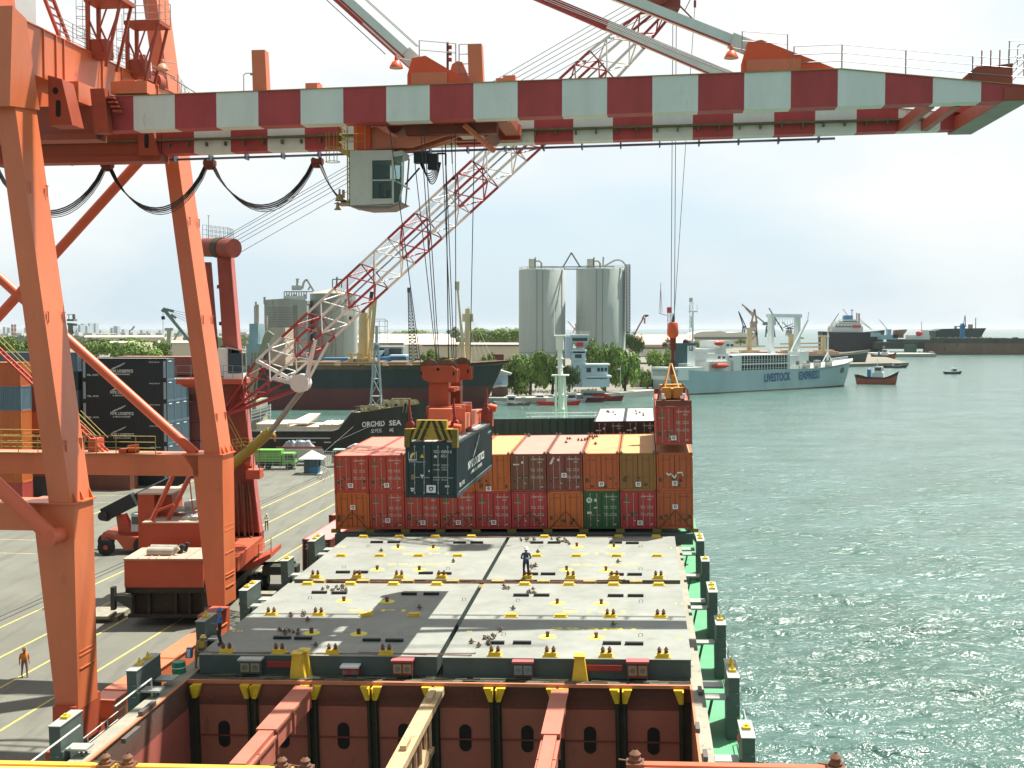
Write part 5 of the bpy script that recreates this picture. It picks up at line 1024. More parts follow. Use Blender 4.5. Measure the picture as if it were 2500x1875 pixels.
def f(b):
    for k, (u, v) in enumerate(((535, 586), (548, 584), (556, 590), (566, 594), (574, 600), (580, 620))): b.tube(P(u, v, 98.5+.3*k), TIP+V(-1.2+.2*k, -.6+.25*k, .9-.25*k), .022, 4)
    for k in range(4): b.tube(sec(672)[1]+V(0, 0, .4+.25*k), TIP+V(-.8, .2*k, .6), .018, 4)
wp('pendant_rope', ROPE, f, mob)
wp('tower_cab', [WHITE, DARKW, LGREY], lambda b: (pbox(b, 532, 850, 556, 918, 97.6, 2.2), setattr(b, 'k', 1), pbox(b, 557, 862, 590, 915, 97.5, 1.6), setattr(b, 'k', 0), pbox(b, 546, 912, 592, 926, 97.3, 2.2), setattr(b, 'k', 2), b.hexa([P(552, 850, 97), P(606, 860, 97), P(606, 860, 100), P(552, 850, 100), P(552, 846, 97), P(606, 857, 97), P(606, 857, 100), P(552, 846, 100)]), [b.bar(P(u, 862, 97), P(u+2, 926, 97), .06) for u in (591, 600)]), mob)
wp('tower_platform', MBO, lambda b: (pbox(b, 430, 926, 590, 938, 97, 3.2), plate(b, [(440, 938), (520, 938), (505, 948), (450, 945)], 97.4, 2)), mob)
wp('platform_railing', RAIL, lambda b: (b.railing([P(430, 926, 97), P(540, 926, 97)], 1.1, .025, 2, 1.2), b.railing([P(545, 922, 96.9), P(592, 924, 96.9)], 1.0, .025, 2, 1.0)), mob)
wp('tower_stair', YRAIL, lambda b: (b.bar(P(558, 1015, 98.6), P(597, 1090, 98.6), .06), b.bar(P(560, 1035, 98.6), P(590, 1092, 98.6), .05), b.bar(P(566, 1075, 98.6), P(578, 1095, 98.6), .04), b.railing([P(568, 1100, 98), P(600, 1096, 97), P(618, 1102, 98)], .9, .022, 3, .6)), mob)
wp('side_platform', MBO, lambda b: (pbox(b, 600, 1148, 634, 1170, 97.5, 1.6), [b.bar(P(u, 1095, 97.6), P(u+1, 1160, 97.6), .06) for u in (604, 618, 633)], b.bar(P(600, 1096, 97.6), P(634, 1100, 97.6), .05), b.tube(P(600, 1130, 97.8), P(612, 1130, 97.8), .3, 10)), mob)
wp('tower_pipework', mat('pipe_rusty_brown', (.2, .1, .06), .6, .1, .25, 2, .3), lambda b: [b.tube(P(u, 1180, 98.7), P(u+o, 1350, 98.7), r, 8) for u, o, r in ((587, 14, .1), (594, 6, .12), (606, 16, .07), (579, 6, .09), (600, 12, .05))] + [b.tube(P(593, 1330, 98.4), P(616, 1312, 98.4), .18, 10)], mob)
wp('deck_frame', MBO, lambda b: (plate(b, [(575, 1378), (618, 1372), (660, 1352), (661, 1362), (618, 1390), (575, 1396)], 96, 4.5), pbox(b, 500, 1360, 580, 1395, 90, 9)), mob)
wp('deck_railing', YRAIL, lambda b: (b.railing([P(575, 1385, 96), P(632, 1368, 96), P(662, 1352, 96.5), P(662, 1352, 99)], 1.3, .03, 3, 1.0)), mob)
# machine house with its silencers and the counterweight under it
wp('machine_house', [mat('house_orange', (.48, .085, .035), .5, 0, .1, .8, .08), mat('house_roof_pale', (.5, .36, .27), .6, 0, .15, 1, .15)], lambda b: (b.bb(P(304, 1434, 86), P(495, 1366, 86)+V(0, 4.2, 0)), setattr(b, 'k', 1), b.bb(P(301, 1368, 85.9), P(498, 1364, 85.9)+V(0, 4.4, 0)), [b.bar(P(u, 1364, 85.9)+V(0, .1, .03), P(u, 1364, 85.9)+V(0, 4.2, .03), .06) for u in (335, 362, 380, 410, 455)]), mob)
wp('louvre', MBD, lambda b: [b.bb((P(496, 0, 86).x, 86.6, 24.5-(1375+k*6-801)*mpp(86)), (P(500, 0, 86).x, 89.6, 24.5-(1378+k*6-801)*mpp(86))) for k in range(10)], mob)
for k, (y, zz) in enumerate(((87.3, 1347), (88.8, 1341))):
    b = MB(Matrix.Identity(4).copy()); a = P(361+8*k, zz, y); c = P(425+8*k, zz+1, y); b.tube(a, c, .36, 18); b.tube(c, c+V(.35, 0, .3), .16, 8); b.build('silencer', mat('silencer_grey', (.4, .38, .32), .5, .3, .12, 2, .15), mob)
wp('exhaust_stack', BLACK, lambda b: (b.tube(P(438, 1352, 88), P(447, 1330, 88), .2, 8), b.tube(P(452, 1345, 88.5), P(458, 1325, 88.5), .16, 8)), mob)
wp('house_skirt', mat('skirt_sooty', (.04, .03, .022), .8, 0, .3, 1.5, .2), lambda b: (pbox(b, 306, 1434, 500, 1448, 86.05, 4.0), pbox(b, 320, 1448, 498, 1505, 86.6, 3.2), [pbox(b, u, 1440, u+6, 1505, 86.2, .3) for u in (322, 360, 425, 460, 492)], pbox(b, 312, 1500, 500, 1508, 86.1, 3.6), [b.bar(P(494, v, 86.1), P(506, v-6, 86.1), .05) for v in (1450, 1465, 1480, 1495)], b.bar(P(462, 1450, 86.1), P(464, 1505, 86.1), .05)), mob)
wp('rear_house', [mat('house_orange', (.4, .08, .04)), mat('house_roof_pale', (.5, .4, .3))], lambda b: (b.bb(P(348, 1400, 93), P(490, 1276, 93)+V(0, 6, 0)), setattr(b, 'k', 1), b.bb(P(346, 1278, 92.9), P(492, 1275, 92.9)+V(0, 6.2, 0)), setattr(b, 'k', 0), b.bb(P(338, 1342, 95), P(376, 1207, 95)+V(0, 4, 0)), b.bb(P(376, 1262, 96), P(420, 1200, 96)+V(0, 3, 0)), setattr(b, 'k', 1), b.bb(P(336, 1208, 94.9), P(421, 1204, 94.9)+V(0, 4.2, 0))), mob)
wp('backstay_strut', MBO, lambda b: (b.bar(P(370, 1272, 93), P(422, 1162, 94), .3), b.bar(P(410, 1268, 94), P(462, 1165, 95), .3), b.bar(P(382, 1248, 92.8), P(425, 1232, 93), .2), b.tube(P(462, 1165, 95), P(475, 1280, 95), .05, 4)), mob)
wp('deck_junk', LGREY, lambda b: (pbox(b, 450, 1228, 485, 1243, 97, 2), b.tube(P(452, 1234, 96), P(484, 1228, 96), .3, 10), pbox(b, 425, 1243, 470, 1250, 96, 1.5), pbox(b, 445, 1262, 488, 1270, 94, 2)), mob)
for i, (u, v, y) in enumerate(((612, 1416, 96.5), (633, 1402, 97.5), (647, 1396, 98.5), (622, 1410, 97))):
    b = MB(Matrix.Identity(4).copy()); c = P(u, v, y); c.z = 3+.78
    b.lathe(c+V(-.25, 0, 0), [(.3, 0), (.62, .0), (.78, .08), (.78, .42), (.62, .5), (.3, .5)], 22, (1, -.12, 0)); b.k = 1; b.lathe(c+V(.2, 0, 0), [(0, 0.06), (.3, .06)], 12, (1, 0, 0)); b.build('tyre', [RUBBER, STEEL], mob)
wp('chassis', mat('chassis_black', (.03, .035, .03), .6, 0, .2, 1), lambda b: (b.bb((F0.x-3.2, 92, 3.9), (F0.x+1.6, 106, 4.6)), b.bb((F0.x-2, 91, 4.6), (F0.x+1.2, 104, 5.6))), mob)
wp('outrigger', mat('outrigger_black', (.04, .045, .04), .6, 0, .2, 1), lambda b: (b.hexa([P(632, 1380, 99), P(722, 1378, 99), P(722, 1378, 101), P(632, 1380, 101), P(632, 1372, 99), P(722, 1370, 99), P(722, 1370, 101), P(632, 1372, 101)]), pbox(b, 640, 1384, 724, 1404, 97.5, 1.6), pbox(b, 270, 1434, 279, 1490, 85, .5), plate(b, [(277, 1453), (322, 1456), (322, 1490), (290, 1470), (277, 1464)], 85.1, .5), pbox(b, 613, 1448, 630, 1478, 84, .8), pbox(b, 583, 1470, 628, 1478, 84, .8)), mob)
wp('outrigger_pad', mat('timber_pad', (.3, .28, .22), .85, 0, .2, 2), lambda b: (b.box(G(262, 1503)+V(0, 0, .15), (2.6, 3.2, .3)), b.box(G(250, 1515)+V(0, 0, .4), (1.6, 1.6, .2)), b.box(G(645, 1452)+V(0, 0, .1), (1.8, 1.2, .2))), mob)
# hook, chain frame and spreader above the red container
hk = wt('crane_hook_block', 'orange bell-shaped hook block with a yellow spreader over the lifted red container', 'hook block', (P(1642, 830, 89).x, 89, 8))
HKX = P(1643, 820, 89)
def hp(name, m, fn): b = MB(Matrix.Identity(4).copy()); fn(b); return b.build(name, m, hk)
zz = lambda v: 24.5-(v-801)*mpp(89)
hp('block_body', mat('hook_orange', (.6, .12, .05), .45, 0, .1, 2, .08), lambda b: (b.lathe((HKX.x, 89, 0), [(.05, zz(857)), (.16, zz(854)), (.14, zz(832)), (.2, zz(826)), (.38, zz(820)), (.42, zz(812)), (.37, zz(790)), (.3, zz(787)), (.05, zz(786))][:9], 16)))
hp('swivel', mat('swivel_dark_red', (.16, .05, .035), .5, .2, .2, 2), lambda b: (b.bb((HKX.x-.2, 88.8, zz(855)), (HKX.x+.2, 89.2, zz(825))), b.tube((HKX.x, 89, zz(945)), (HKX.x, 89, zz(850)), .13, 8), b.bb((HKX.x-.2, 88.85, zz(925)), (HKX.x+.12, 89.15, zz(880)))))
hp('hook_rope', ROPE, lambda b: (b.tube((HKX.x-.15, 89, zz(790)), (HKX.x-.15, 89, TIP.z), .025, 4), b.tube((HKX.x+.1, 89, zz(790)), (HKX.x+.1, 89, TIP.z), .025, 4), b.tube((HKX.x+.05, 89, zz(790)), TIP+V(1.75, 0, -.2), .02, 4), b.tube((HKX.x, 89, zz(788)), (HKX.x, 89, zz(765)), .12, 8, .03)))
sx, sy, sz = 23.73, 5.85, rz+CH
b = MB(MS)
b.bb((sx-.6, sy-2.6, sz+.35), (sx+.6, sy+2.6, sz+.95)); b.bb((sx-.85, sy-.5, sz+.9), (sx+.85, sy+.5, sz+1.1)); b.bb((sx-.75, sy-3.0, sz+.3), (sx-.1, sy-2.6, sz+1.05)); b.bb((sx+.1, sy-3.0, sz+.3), (sx+.75, sy-2.6, sz+1.05))
for x_, y_ in ((-.5, -2), (.5, -2), (-.5, 2), (.5, 2)): b.bar((sx+x_, sy+y_, sz+.9), (sx+x_*.1, sy+y_*.05, sz+2.6), .07)
b.bb((sx-.02, sy-.8, sz+1.3), (sx+.35, sy-.5, sz+1.8)); b.build('spreader_frame', mat('spreader_yellow_brown', (.46, .25, .05), .55, 0, .15, 1.5, .15), hk)
b = MB(MS)
for s in (-1, 1):
    b.bb((sx+s*.62-.12, sy-6, sz+.1), (sx+s*.62+.12, sy+6, sz+.5)); b.bar((sx+s*1.05, sy-5.6, sz+.4), (sx+s*.95, sy-5.4, sz+1.1), .1); b.bar((sx+s*.95, sy-5.4, sz+1.1), (sx+s*.6, sy-5.2, sz+1.5), .08)
b.bb((sx-1.2, sy-6.12, sz+.02), (sx+1.2, sy-5.8, sz+.4)); b.bb((sx-1.2, sy+5.8, sz+.02), (sx+1.2, sy+6.1, sz+.4)); b.build('spreader_arm', mat('spreader_arm_dark_red', (.18, .055, .035), .55, 0, .2, 2, .2), hk)
b = MB(MS)
for s in (-1, 1): b.bb((sx+s*.7-.09, sy-6.0, sz+.5), (sx+s*.7+.09, sy-5.8, sz+.85))
b.build('white_marker', WHITE, hk)
# ------------------------------------------------------------ reach stacker
rs = wt('reach_stacker', 'orange reach stacker with a black raised boom, parked left of the harbour crane', 'reach stacker', G(290, 1350)); rD = 115
def rp(name, m, fn): b = MB(Matrix.Identity(4).copy()); fn(b); return b.build(name, m, rs)
rp('body', MBO, lambda b: (plate(b, [(247, 1308), (252, 1300), (300, 1310), (345, 1312), (345, 1340), (305, 1344), (285, 1318), (248, 1318)], rD-1.2, 3.4), plate(b, [(283, 1258), (295, 1258), (318, 1298), (345, 1300), (345, 1312), (290, 1308)], rD, 1.0)))
rp('boom', BLACK, lambda b: (b.bar(P(256, 1256, rD), P(455, 1160, rD+2), 1.0, 1.1), b.bar(P(256, 1256, rD), P(330, 1218, rD), 1.2, 1.3), b.tube(P(250, 1260, rD-1), P(262, 1262, rD+1), .45, 10)))
rp('lift_cylinder', RED, lambda b: (b.tube(P(303, 1255, rD), P(316, 1282, rD), .3, 10), b.tube(P(316, 1282, rD), P(322, 1296, rD), .15, 8)))
rp('cab', [LGREY, DARKW], lambda b: (pbox(b, 320, 1255, 340, 1298, rD-.6, 1.8), setattr(b, 'k', 1), pbox(b, 322, 1262, 339, 1280, rD-.66, .05)))
for (u, dy, r_) in ((262, -1.3, .78), (262, 1.9, .78), (352, -1.3, .9), (352, 1.9, .9)):
    b = MB(Matrix.Identity(4).copy()); c = P(u, 1333, rD+dy); c.z = 3+r_; b.lathe(c, [(.3*r_, 0), (.85*r_, 0), (r_, .08), (r_, .5), (.85*r_, .58), (.3*r_, .58)], 22, (0, -1, 0)); b.k = 1; b.lathe(c+V(0, -.5, 0), [(0, 0), (.5*r_, 0)], 14, (0, -1, 0)); b.build('wheel', [RUBBER, MBO], rs)
# ------------------------------------------------------------ container stacks on the yard
SIDE = Matrix.Rotation(RD(-90), 4, 'Z')
def sidelogo(t, seed, big=True, H_=2.8):
    b = MB(); w = CW/2+.003
    if big:
        wing(b, (w, 5.2, 1.25), (0, 1, 0), (0, 0, 1), .8); b.text('NYK LOGISTICS', (w, 4.05, .95), (0, 1, 0), (0, 0, 1), .42, 3.3, .03); b.text('& MEGACARRIER', (w, 4.4, .62), (0, 1, 0), (0, 0, 1), .2, 2.5, .02)
    b.text('TEL. NYK', (w, .7, .5), (0, 1, 0), (0, 0, 1), .22, 1.7, .03); b.text('NYKU 702145', (w, 9.6, 2.3), (0, 1, 0), (0, 0, 1), .16, 1.5, .02)
    b.build('side_lettering', WL, t); b = MB()
    for y in (.14, 11.6): b.box((w+.01, y+.22, 1.4), (.02, .36, 2.3))
    b.k = 1; b.text('NYK', (w+.02, .3, 1.0), (0, 0, 1), (0, -1, 0), .2, .7, .02); b.text('NYK', (w+.02, 11.75, 1.0), (0, 0, 1), (0, -1, 0), .2, .7, .02); b.build('corner_label', [mat('label_grey', (.35, .37, .38), .6, 0, .1, 2), BLUE], t)
ORD = ['bottom', 'second', 'third', 'fourth', 'fifth', 'top']; KEY = shell_mesh('steelblue', CL40, 2.9)
b0 = (MC.inverted() @ G(412, 1187)); H9 = 2.9
def two_tone():
    key = 'twotone'
    if key in CMESH: return CMESH[key]
    me = shell_mesh('black', CL40, H9).copy(); me.materials.append(cmats('steelblue')[0])
    for p in me.polygons:
        if p.center.y > CL40-.13: p.material_index = 3
    CMESH[key] = me; return me
for row in range(3):
    for tier in range(6):
        if row and tier == 5: continue
        t = thing('shipping_container', ('black container with a white wing logo, '+ORD[tier]+' of the front column of the yard stack') if row == 0 else ('dark container behind the logo stack, '+ORD[tier]+' tier, '+('middle' if row == 1 else 'rear')+' column'), 'container',
                  MC @ T(b0.x-CL40, b0.y+1.22+row*2.55, tier*H9) @ SIDE, 'containers in the wing-logo yard stack')
        shared('shell', two_tone(), t)
        if row == 0: sidelogo(t, tier, big=tier != 9)
        bb_ = MB(); bb_.box((.3, CL40+.01, 2.5), (1.0, .02, .14)); bb_.build('end_label', WL, t)
for j in range(2):
    for tier in range(5, 7): container('shipping_container', 'maroon container with a white mark at the back of the yard stack, '+('lower' if tier == 5 else 'upper')+(' left' if j == 0 else ' right'), 'maroon', MC @ T(b0.x-11.2, b0.y+9+j*2.55, (tier-.6)*2.75-.0) @ SIDE, door=False, group='maroon containers behind the logo stack')
for tier in range(5): container('shipping_container', 'dark red container under the maroon pair, '+ORD[tier]+' tier', 'maroon', MC @ T(b0.x-11.2, b0.y+10.3, tier*2.75) @ SIDE, door=False, group='containers under the maroon pair')
b1 = (MC.inverted() @ G(56, 1237))
for tier, k in enumerate(('red', 'orange', 'orange', 'orange', 'steelblue', 'burnt')):
    container('shipping_container', ('red', 'orange', 'dull orange', 'bright orange', 'dark grey', 'orange')[tier]+' container at the left edge, '+ORD[tier]+' of its yard stack', k, MC @ T(b1.x-CL40, b1.y+1.22, tier*2.9) @ SIDE, H_=2.9, door=False, group='containers stacked at the left edge')
b2 = (MC.inverted() @ G(88, 1225))
for tier, k in enumerate(('teal', 'brown', 'brown', 'burnt', 'brown', 'brown')):
    container('shipping_container', ('dark blue-grey', 'brown', 'reddish brown', 'rust orange', 'dark brown', 'brown')[tier]+' container just right of the left edge stack, '+ORD[tier]+' tier', k, MC @ T(b2.x-CL40, b2.y+1.6+2.5, tier*2.75) @ SIDE, H_=2.7, door=False, group='brown containers near the left edge')
b3 = MC.inverted() @ G(370, 1187)
for tier in range(2): container('shipping_container', 'dark brown container lying lengthwise below the portal beam, '+('lower' if not tier else 'upper'), 'brown', MC @ T(b3.x-1-CL40, b3.y-3.2, tier*2.6) @ SIDE, door=False, group='brown containers below the portal beam')
for tier in range(7):
    container('shipping_container', 'blue-green container seen between the leg and the logo stack, '+(ORD+['topmost'])[tier]+' tier', 'teal' if tier % 2 else 'steelblue', MC @ T(b0.x-CL40*2-.6, b0.y+1.3, tier*2.6) @ SIDE, door=False, group='blue-green containers behind the near leg')
# ------------------------------------------------------------ trucks, guard hut, fence
def wheel(par, c, r, w=.28, ax=(0, -1, 0), m=None):
    b = MB(Matrix.Identity(4).copy()); b.lathe(c, [(.3*r, 0), (.85*r, 0), (r, .05), (r, w-.05), (.85*r, w), (.3*r, w)], 16, ax); b.k = 1; b.lathe(Vector(c)+Vector(ax)*(w-.03), [(0, 0), (.5*r, 0)], 10, ax); return b.build('wheel', [RUBBER, m or STEEL], par)
def trailer(x0, x1, y, z=3, par=None, m=None, axles=(.8, .9), zt=1.35):
    b = MB(Matrix.Identity(4).copy()); b.bb((x0, y-1.1, z+zt-.25), (x1, y+1.1, z+zt)); b.build('flatbed', m or DGREY, par)
    for a in axles:
        for s in (-1, 1): wheel(par, (x0+(x1-x0)*a, y+s*1.0+(.0 if s < 0 else .3), z+.5), .5)
def cab(par, x, y, m, s=1, z=3, h=2.5, w=1.9):
    b = MB(Matrix.Identity(4).copy()); b.k = 0
    b.prism([(x, y-1.15, z+.6), (x+s*w, y-1.15, z+.6), (x+s*w, y-1.15, z+1.6), (x+s*(w-.15), y-1.15, z+h), (x, y-1.15, z+h)], (0, 2.3, 0))
    b.k = 1; b.prism([(x+s*.5, y-1.17, z+1.55), (x+s*(w-.12), y-1.17, z+1.55), (x+s*(w-.25), y-1.17, z+h-.2), (x+s*.5, y-1.17, z+h-.2)], (0, .02, 0)); b.bb((x+s*(w-.06), y-1.0, z+1.6), (x+s*(w+.02), y+1.0, z+h-.25))
    b.k = 2; b.bb((x+s*w, y-1.1, z+.55), (x+s*(w+.12), y+1.1, z+.85)); b.k = 3
    for q in (-.8, .8): b.box((x+s*(w+.03), y+q, z+1.05), (.08, .3, .18))
    b.build('cab', [m, DARKW, LGREY, WHITE], par)
    for q in (-1, 1): wheel(par, (x+s*w*.55, y+q*1.0+(0 if q < 0 else .3), z+.5), .5)
g0 = G(632, 1147); GRN = mat('truck_green', (.16, .42, .07), .45, 0, .12, 2, .08)
tk = wt('dump_truck', 'bright green dump truck parked behind the wire fence', 'truck', (g0.x, g0.y+1.2, 3))
wp('tipper_body', GRN, lambda b: (b.bb((g0.x-.6, g0.y, 4.2), (g0.x+3.4, g0.y+2.4, 6.0)), [b.bb((g0.x-.4+k*.75, g0.y-.06, 4.2), (g0.x-.3+k*.75, g0.y, 6.0)) for k in range(5)]), tk); wp('chassis', DGREY, lambda b: b.bb((g0.x-.6, g0.y+.4, 3.7), (g0.x+5.6, g0.y+2, 4.1)), tk)
cab(tk, g0.x+3.5, g0.y+1.2, GRN, 1); wheel(tk, (g0.x+.3, g0.y+.2, 3.5), .5); wheel(tk, (g0.x+1.4, g0.y+.2, 3.5), .5)
y_ = 190; X = lambda u: P(u, 0, y_).x
tk = wt('flatbed_truck', 'red-sided flatbed truck loaded with tarpaulin-covered cargo beside the black ship', 'truck', (X(640), y_, 3)); trailer(X(575), X(770), y_+4, 3, tk, mat('side_brick_red', (.32, .09, .07), .6, 0, .15, 1, .1), (.1, .2, .85, .93), 1.6)
wp('side_board', mat('side_brick_red', (.32, .09, .07)), lambda b: (b.bb((X(655), y_+2.8, 4.6), (X(770), y_+2.9, 5.5))), tk)
tp_ = wt('tarpaulin_load', 'crumpled grey tarpaulin over the load of the red-sided truck', 'tarpaulin', (X(710), y_+4, 4.7)); b = MB(Matrix.Identity(4).copy()); r = random.Random(3); nx, ny = 26, 6
vs = [(X(665)+(X(752)-X(665))*i/nx, y_+2.9+2.4*j/ny, 4.7+(1.5+r.uniform(-.25, .35))*(min(1, 4*min(i/nx, 1-i/nx)+.2))*(1 if 0 < j < ny else .2)) for j in range(ny+1) for i in range(nx+1)]
b.add(vs, [(j*(nx+1)+i, j*(nx+1)+i+1, (j+1)*(nx+1)+i+1, (j+1)*(nx+1)+i) for j in range(ny) for i in range(nx)]); b.build('tarpaulin', mat('tarp_grey', (.3, .33, .36), .6, 0, .2, 2), tp_)
tk = wt('white_trailer_truck', 'dusty white-sided trailer standing in front of the red-sided truck', 'truck', (X(735), y_-2, 3)); trailer(X(640), X(786), y_-1, 3, tk, DGREY, (.1, .2, .8, .9), 1.1); wp('side_board', mat('side_dusty_white', (.5, .5, .45), .7, 0, .15, 1, .15), lambda b: (b.bb((X(680), y_-2.1, 4.1), (X(786), y_-2.0, 5.6)), b.bb((X(680), y_-2, 4.1), (X(786), y_+.1, 4.3))), tk)
tk = wt('cargo_truck', 'pale green cab truck with a red load behind the container stack', 'truck', (X(850), y_-3, 3)); cab(tk, X(842), y_-3, mat('cab_pale_green', (.3, .38, .3), .5, 0, .1, 1), -1, 3, 2.7, 1.9); trailer(X(845), X(960), y_-3, 3, tk); wp('cargo_box', mat('load_red_brown', (.3, .13, .1), .7, 0, .1, 1), lambda b: b.bb((X(848), y_-4, 4.35), (X(950), y_-2, 6.0)), tk); wp('load_cover', LGREY, lambda b: b.prism([(X(848), y_-4, 6.0), (X(865), y_-4, 6.5), (X(900), y_-4, 6.4), (X(950), y_-4, 6.1)], (0, 2, 0)), tk)
h0 = G(762, 1156); hut = wt('guard_hut', 'small blue guard hut with a pale pyramid roof', 'hut', h0); HB2 = mat('hut_blue', (.06, .2, .36), .6, 0, .15, 2)
wp('wall', HB2, lambda b: (b.bb(h0+V(-1.05, -1, 0), h0+V(1.05, 1, 1.1)), [b.bb(h0+V(x-.06, y-.06, 1.1), h0+V(x+.06, y+.06, 2.3)) for x in (-1, 0, 1) for y in (-1, 1)], b.bb(h0+V(-1.05, -1, 2.1), h0+V(1.05, 1, 2.3))), hut); wp('window', DARKW, lambda b: b.bb(h0+V(-.95, -.94, 1.1), h0+V(.95, .94, 2.1)), hut); wp('door', DGREY, lambda b: b.bb(h0+V(-1.0, -1.04, 0), h0+V(-.3, -1.0, 2.1)), hut)
def f(b): r4 = [h0+V(x, y, 2.3) for x, y in ((-1.8, -1.8), (1.8, -1.8), (1.8, 1.8), (-1.8, 1.8))]; b.add(r4+[h0+V(0, 0, 3.5)], [(0, 1, 4), (1, 2, 4), (2, 3, 4), (3, 0, 4), (3, 2, 1, 0)])
wp('roof', mat('hut_roof', (.62, .6, .52), .7, 0, .1, 1, .1), f, hut); wp('plinth', CONC, lambda b: b.bb(h0+V(-1.6, -1.4, 0), h0+V(1.6, 1.4, .12)), hut)
fn = wt('wire_fence', 'thin wire fence on posts running left from the guard hut', 'fence', G(690, 1152)); wp('fence_post', RAIL, lambda b: [b.tube(G(630+k*18, 1150), G(630+k*18, 1150)+V(0, 0, 2.6), .04, 4) for k in range(6)], fn); wp('fence_wire', RAIL, lambda b: [b.tube(G(612, 1150)+V(0, 0, z), G(724, 1150)+V(0, 0, z), .012, 3) for z in (.3, .7, 1.1, 1.5, 1.9, 2.3, 2.6)], fn)
gt = wt('steel_gate', 'pale steel bar gate right of the guard hut', 'gate', G(800, 1140)); wp('gate_bars', LGREY, lambda b: ([b.bar(G(790+k*5, 1142), G(790+k*5, 1142)+V(0, 0, 2.5), .05) for k in range(7)], b.bar(G(788, 1142)+V(0, 0, 2.5), G(822, 1142)+V(0, 0, 2.5), .08), b.bar(G(788, 1142)+V(0, 0, .2), G(822, 1142)+V(0, 0, .2), .08)), gt)
ra = wt('trestle', 'spindly pale steel trestle standing on the quay near the hut', 'trestle', G(790, 1172)); wp('trestle_frame', LGREY, lambda b: [b.bar(G(785+k*8, 1165+k*4)+V(0, 0, z), G(785+k*8, 1165+k*4)+V(.5*s, 0, 0), .06) for k in range(3) for z, s in ((1.6, 1), (1.6, -1))]+[b.bar(G(783, 1165)+V(0, 0, 1.6), G(803, 1174)+V(0, 0, 1.6), .08)]+[b.box(G(789, 1160)+V(0, 0, 1.8), (.6, .3, 1.0))], ra)
# the container trailers on the quay beside the ship
za = MC.inverted() @ P(738, 1318, 100.0)
tz = thing('container_trailer', 'low dark trailer carrying the pink-roofed container beside the ship', 'trailer', MC @ T(za.x+1.22, za.y, 0)); b = MB(MC); b.bb((za.x+.1, za.y-.3, 1.0), (za.x+2.3, za.y+12.4, 1.3)); b.build('flatbed', DGREY, tz)
for yy in (1.0, 2.3, 10.6):
    for s in (.1, 2.0): b = MB(MC); b.lathe((za.x+s, za.y+yy, .5), [(.15, 0), (.42, 0), (.5, .05), (.5, .25), (.42, .3), (.15, .3)], 14, (1, 0, 0)); b.build('wheel', RUBBER, tz)
c_ = container('shipping_container', 'dark brown container with white letters and a pink roof on the quayside trailer', 'dkbrown', MC @ T(za.x+1.22, za.y, 1.3), idx=2, marks=False)
CC_ = cmats('pinkred')
for o in c_.children:
    if o.name.startswith('shell'): o.data = o.data.copy(); o.data.materials[1] = CC_[1]; o.data.materials[0] = CC_[0]
b = MB(); b.text('ZIM', (-.98, .014, 1.75), (1, 0, 0), (0, 0, 1), .42, 1.0, .04); b.text('ZIMU 254', (.4, .014, 2.2), (1, 0, 0), (0, 0, 1), .1, .6, .01); b.text('4310', (.7, .014, 2.0), (1, 0, 0), (0, 0, 1), .1, .3, .01); b.build('door_marking', WL, c_)
bz = MC.inverted() @ P(800, 1177, 112.0); tz = thing('container_truck', 'truck end with mudguards below a brown container, half hidden by the stack', 'truck', MC @ T(bz.x+1.3, bz.y, 0)); b = MB(MC); b.bb((bz.x+.1, bz.y-.6, 1.0), (bz.x+2.4, bz.y+11, 1.4)); b.bb((bz.x-.1, bz.y-1.0, .5), (bz.x+.5, bz.y-.4, .9)); b.build('flatbed', DGREY, tz)
for yy in (.3, 1.6, 9):
    for s in (.05, 2.0): b = MB(MC); b.lathe((bz.x+s, bz.y+yy, .5), [(.15, 0), (.42, 0), (.5, .05), (.5, .25), (.42, .3), (.15, .3)], 14, (1, 0, 0)); b.build('wheel', RUBBER, tz)
container('shipping_container', 'brown container on a truck, its edge showing left of the ship stack', 'brown', MC @ T(bz.x+1.3, bz.y, 1.45), idx=2, marks=False)
# ------------------------------------------------------------ ships
def hull(L_, B_, zd, bands, sheer=1.5, z0=-.6, bowf=.22, rake=5.0, stern=.8, flare=.75, ns=26):
    """local frame: x forward from the stern, y to port, z from the water; returns a mesh builder with one material per level band"""
    b = MB(); lv = [z0]+[h for h in bands]; T_ = [i/(ns-1) for i in range(ns)]
    def hw(t, f):
        w = 1.0
        if t > 1-bowf: w = max(0, 1-((t-(1-bowf))/bowf)**2.1)
        if t < .12: w *= stern+(1-stern)*(t/.12)**.6
        return B_/2*w*(1 if t < .5 else (1-(1-f)*max(0, (t-.6)/.4)*(1-flare)*2))
    rows = []
    for i, z in enumerate(lv):
        k = i/(len(lv)-1); row = []
        for t in T_:
            top = 1+(sheer*max(0, (t-.72)/.28)**1.5+.35*sheer*max(0, (.15-t)/.15))/zd*(z/zd if z > 0 else 0)
            x = t*L_+rake*(k-.3)*max(0, (t-.8)/.2)-1.5*k*max(0, (.08-t)/.08)
            row.append((x, hw(t, k), z*top))
        rows.append(row)
    for i in range(len(rows)-1):
        b.k = min(i, 9); a, c = rows[i], rows[i+1]; n = len(a)
        for s in (1, -1):
            vs = [(x, s*y, z) for x, y, z in a]+[(x, s*y, z) for x, y, z in c]
            b.add(vs, [(j, j+1, n+j+1, n+j) if s < 0 else (j, n+j, n+j+1, j+1) for j in range(n-1)])
        b.add([(a[0][0], a[0][1], a[0][2]), (a[0][0], -a[0][1], a[0][2]), (c[0][0], -c[0][1], c[0][2]), (c[0][0], c[0][1], c[0][2])], [(0, 1, 2, 3)])
    b.k = len(lv)-1; d = rows[-1]; n = len(d); vs = [(x, y, z-.6) for x, y, z in d]+[(x, -y, z-.6) for x, y, z in d]
    b.add(vs, [(j, n+j, n+j+1, j+1) for j in range(n-1)])
    return b
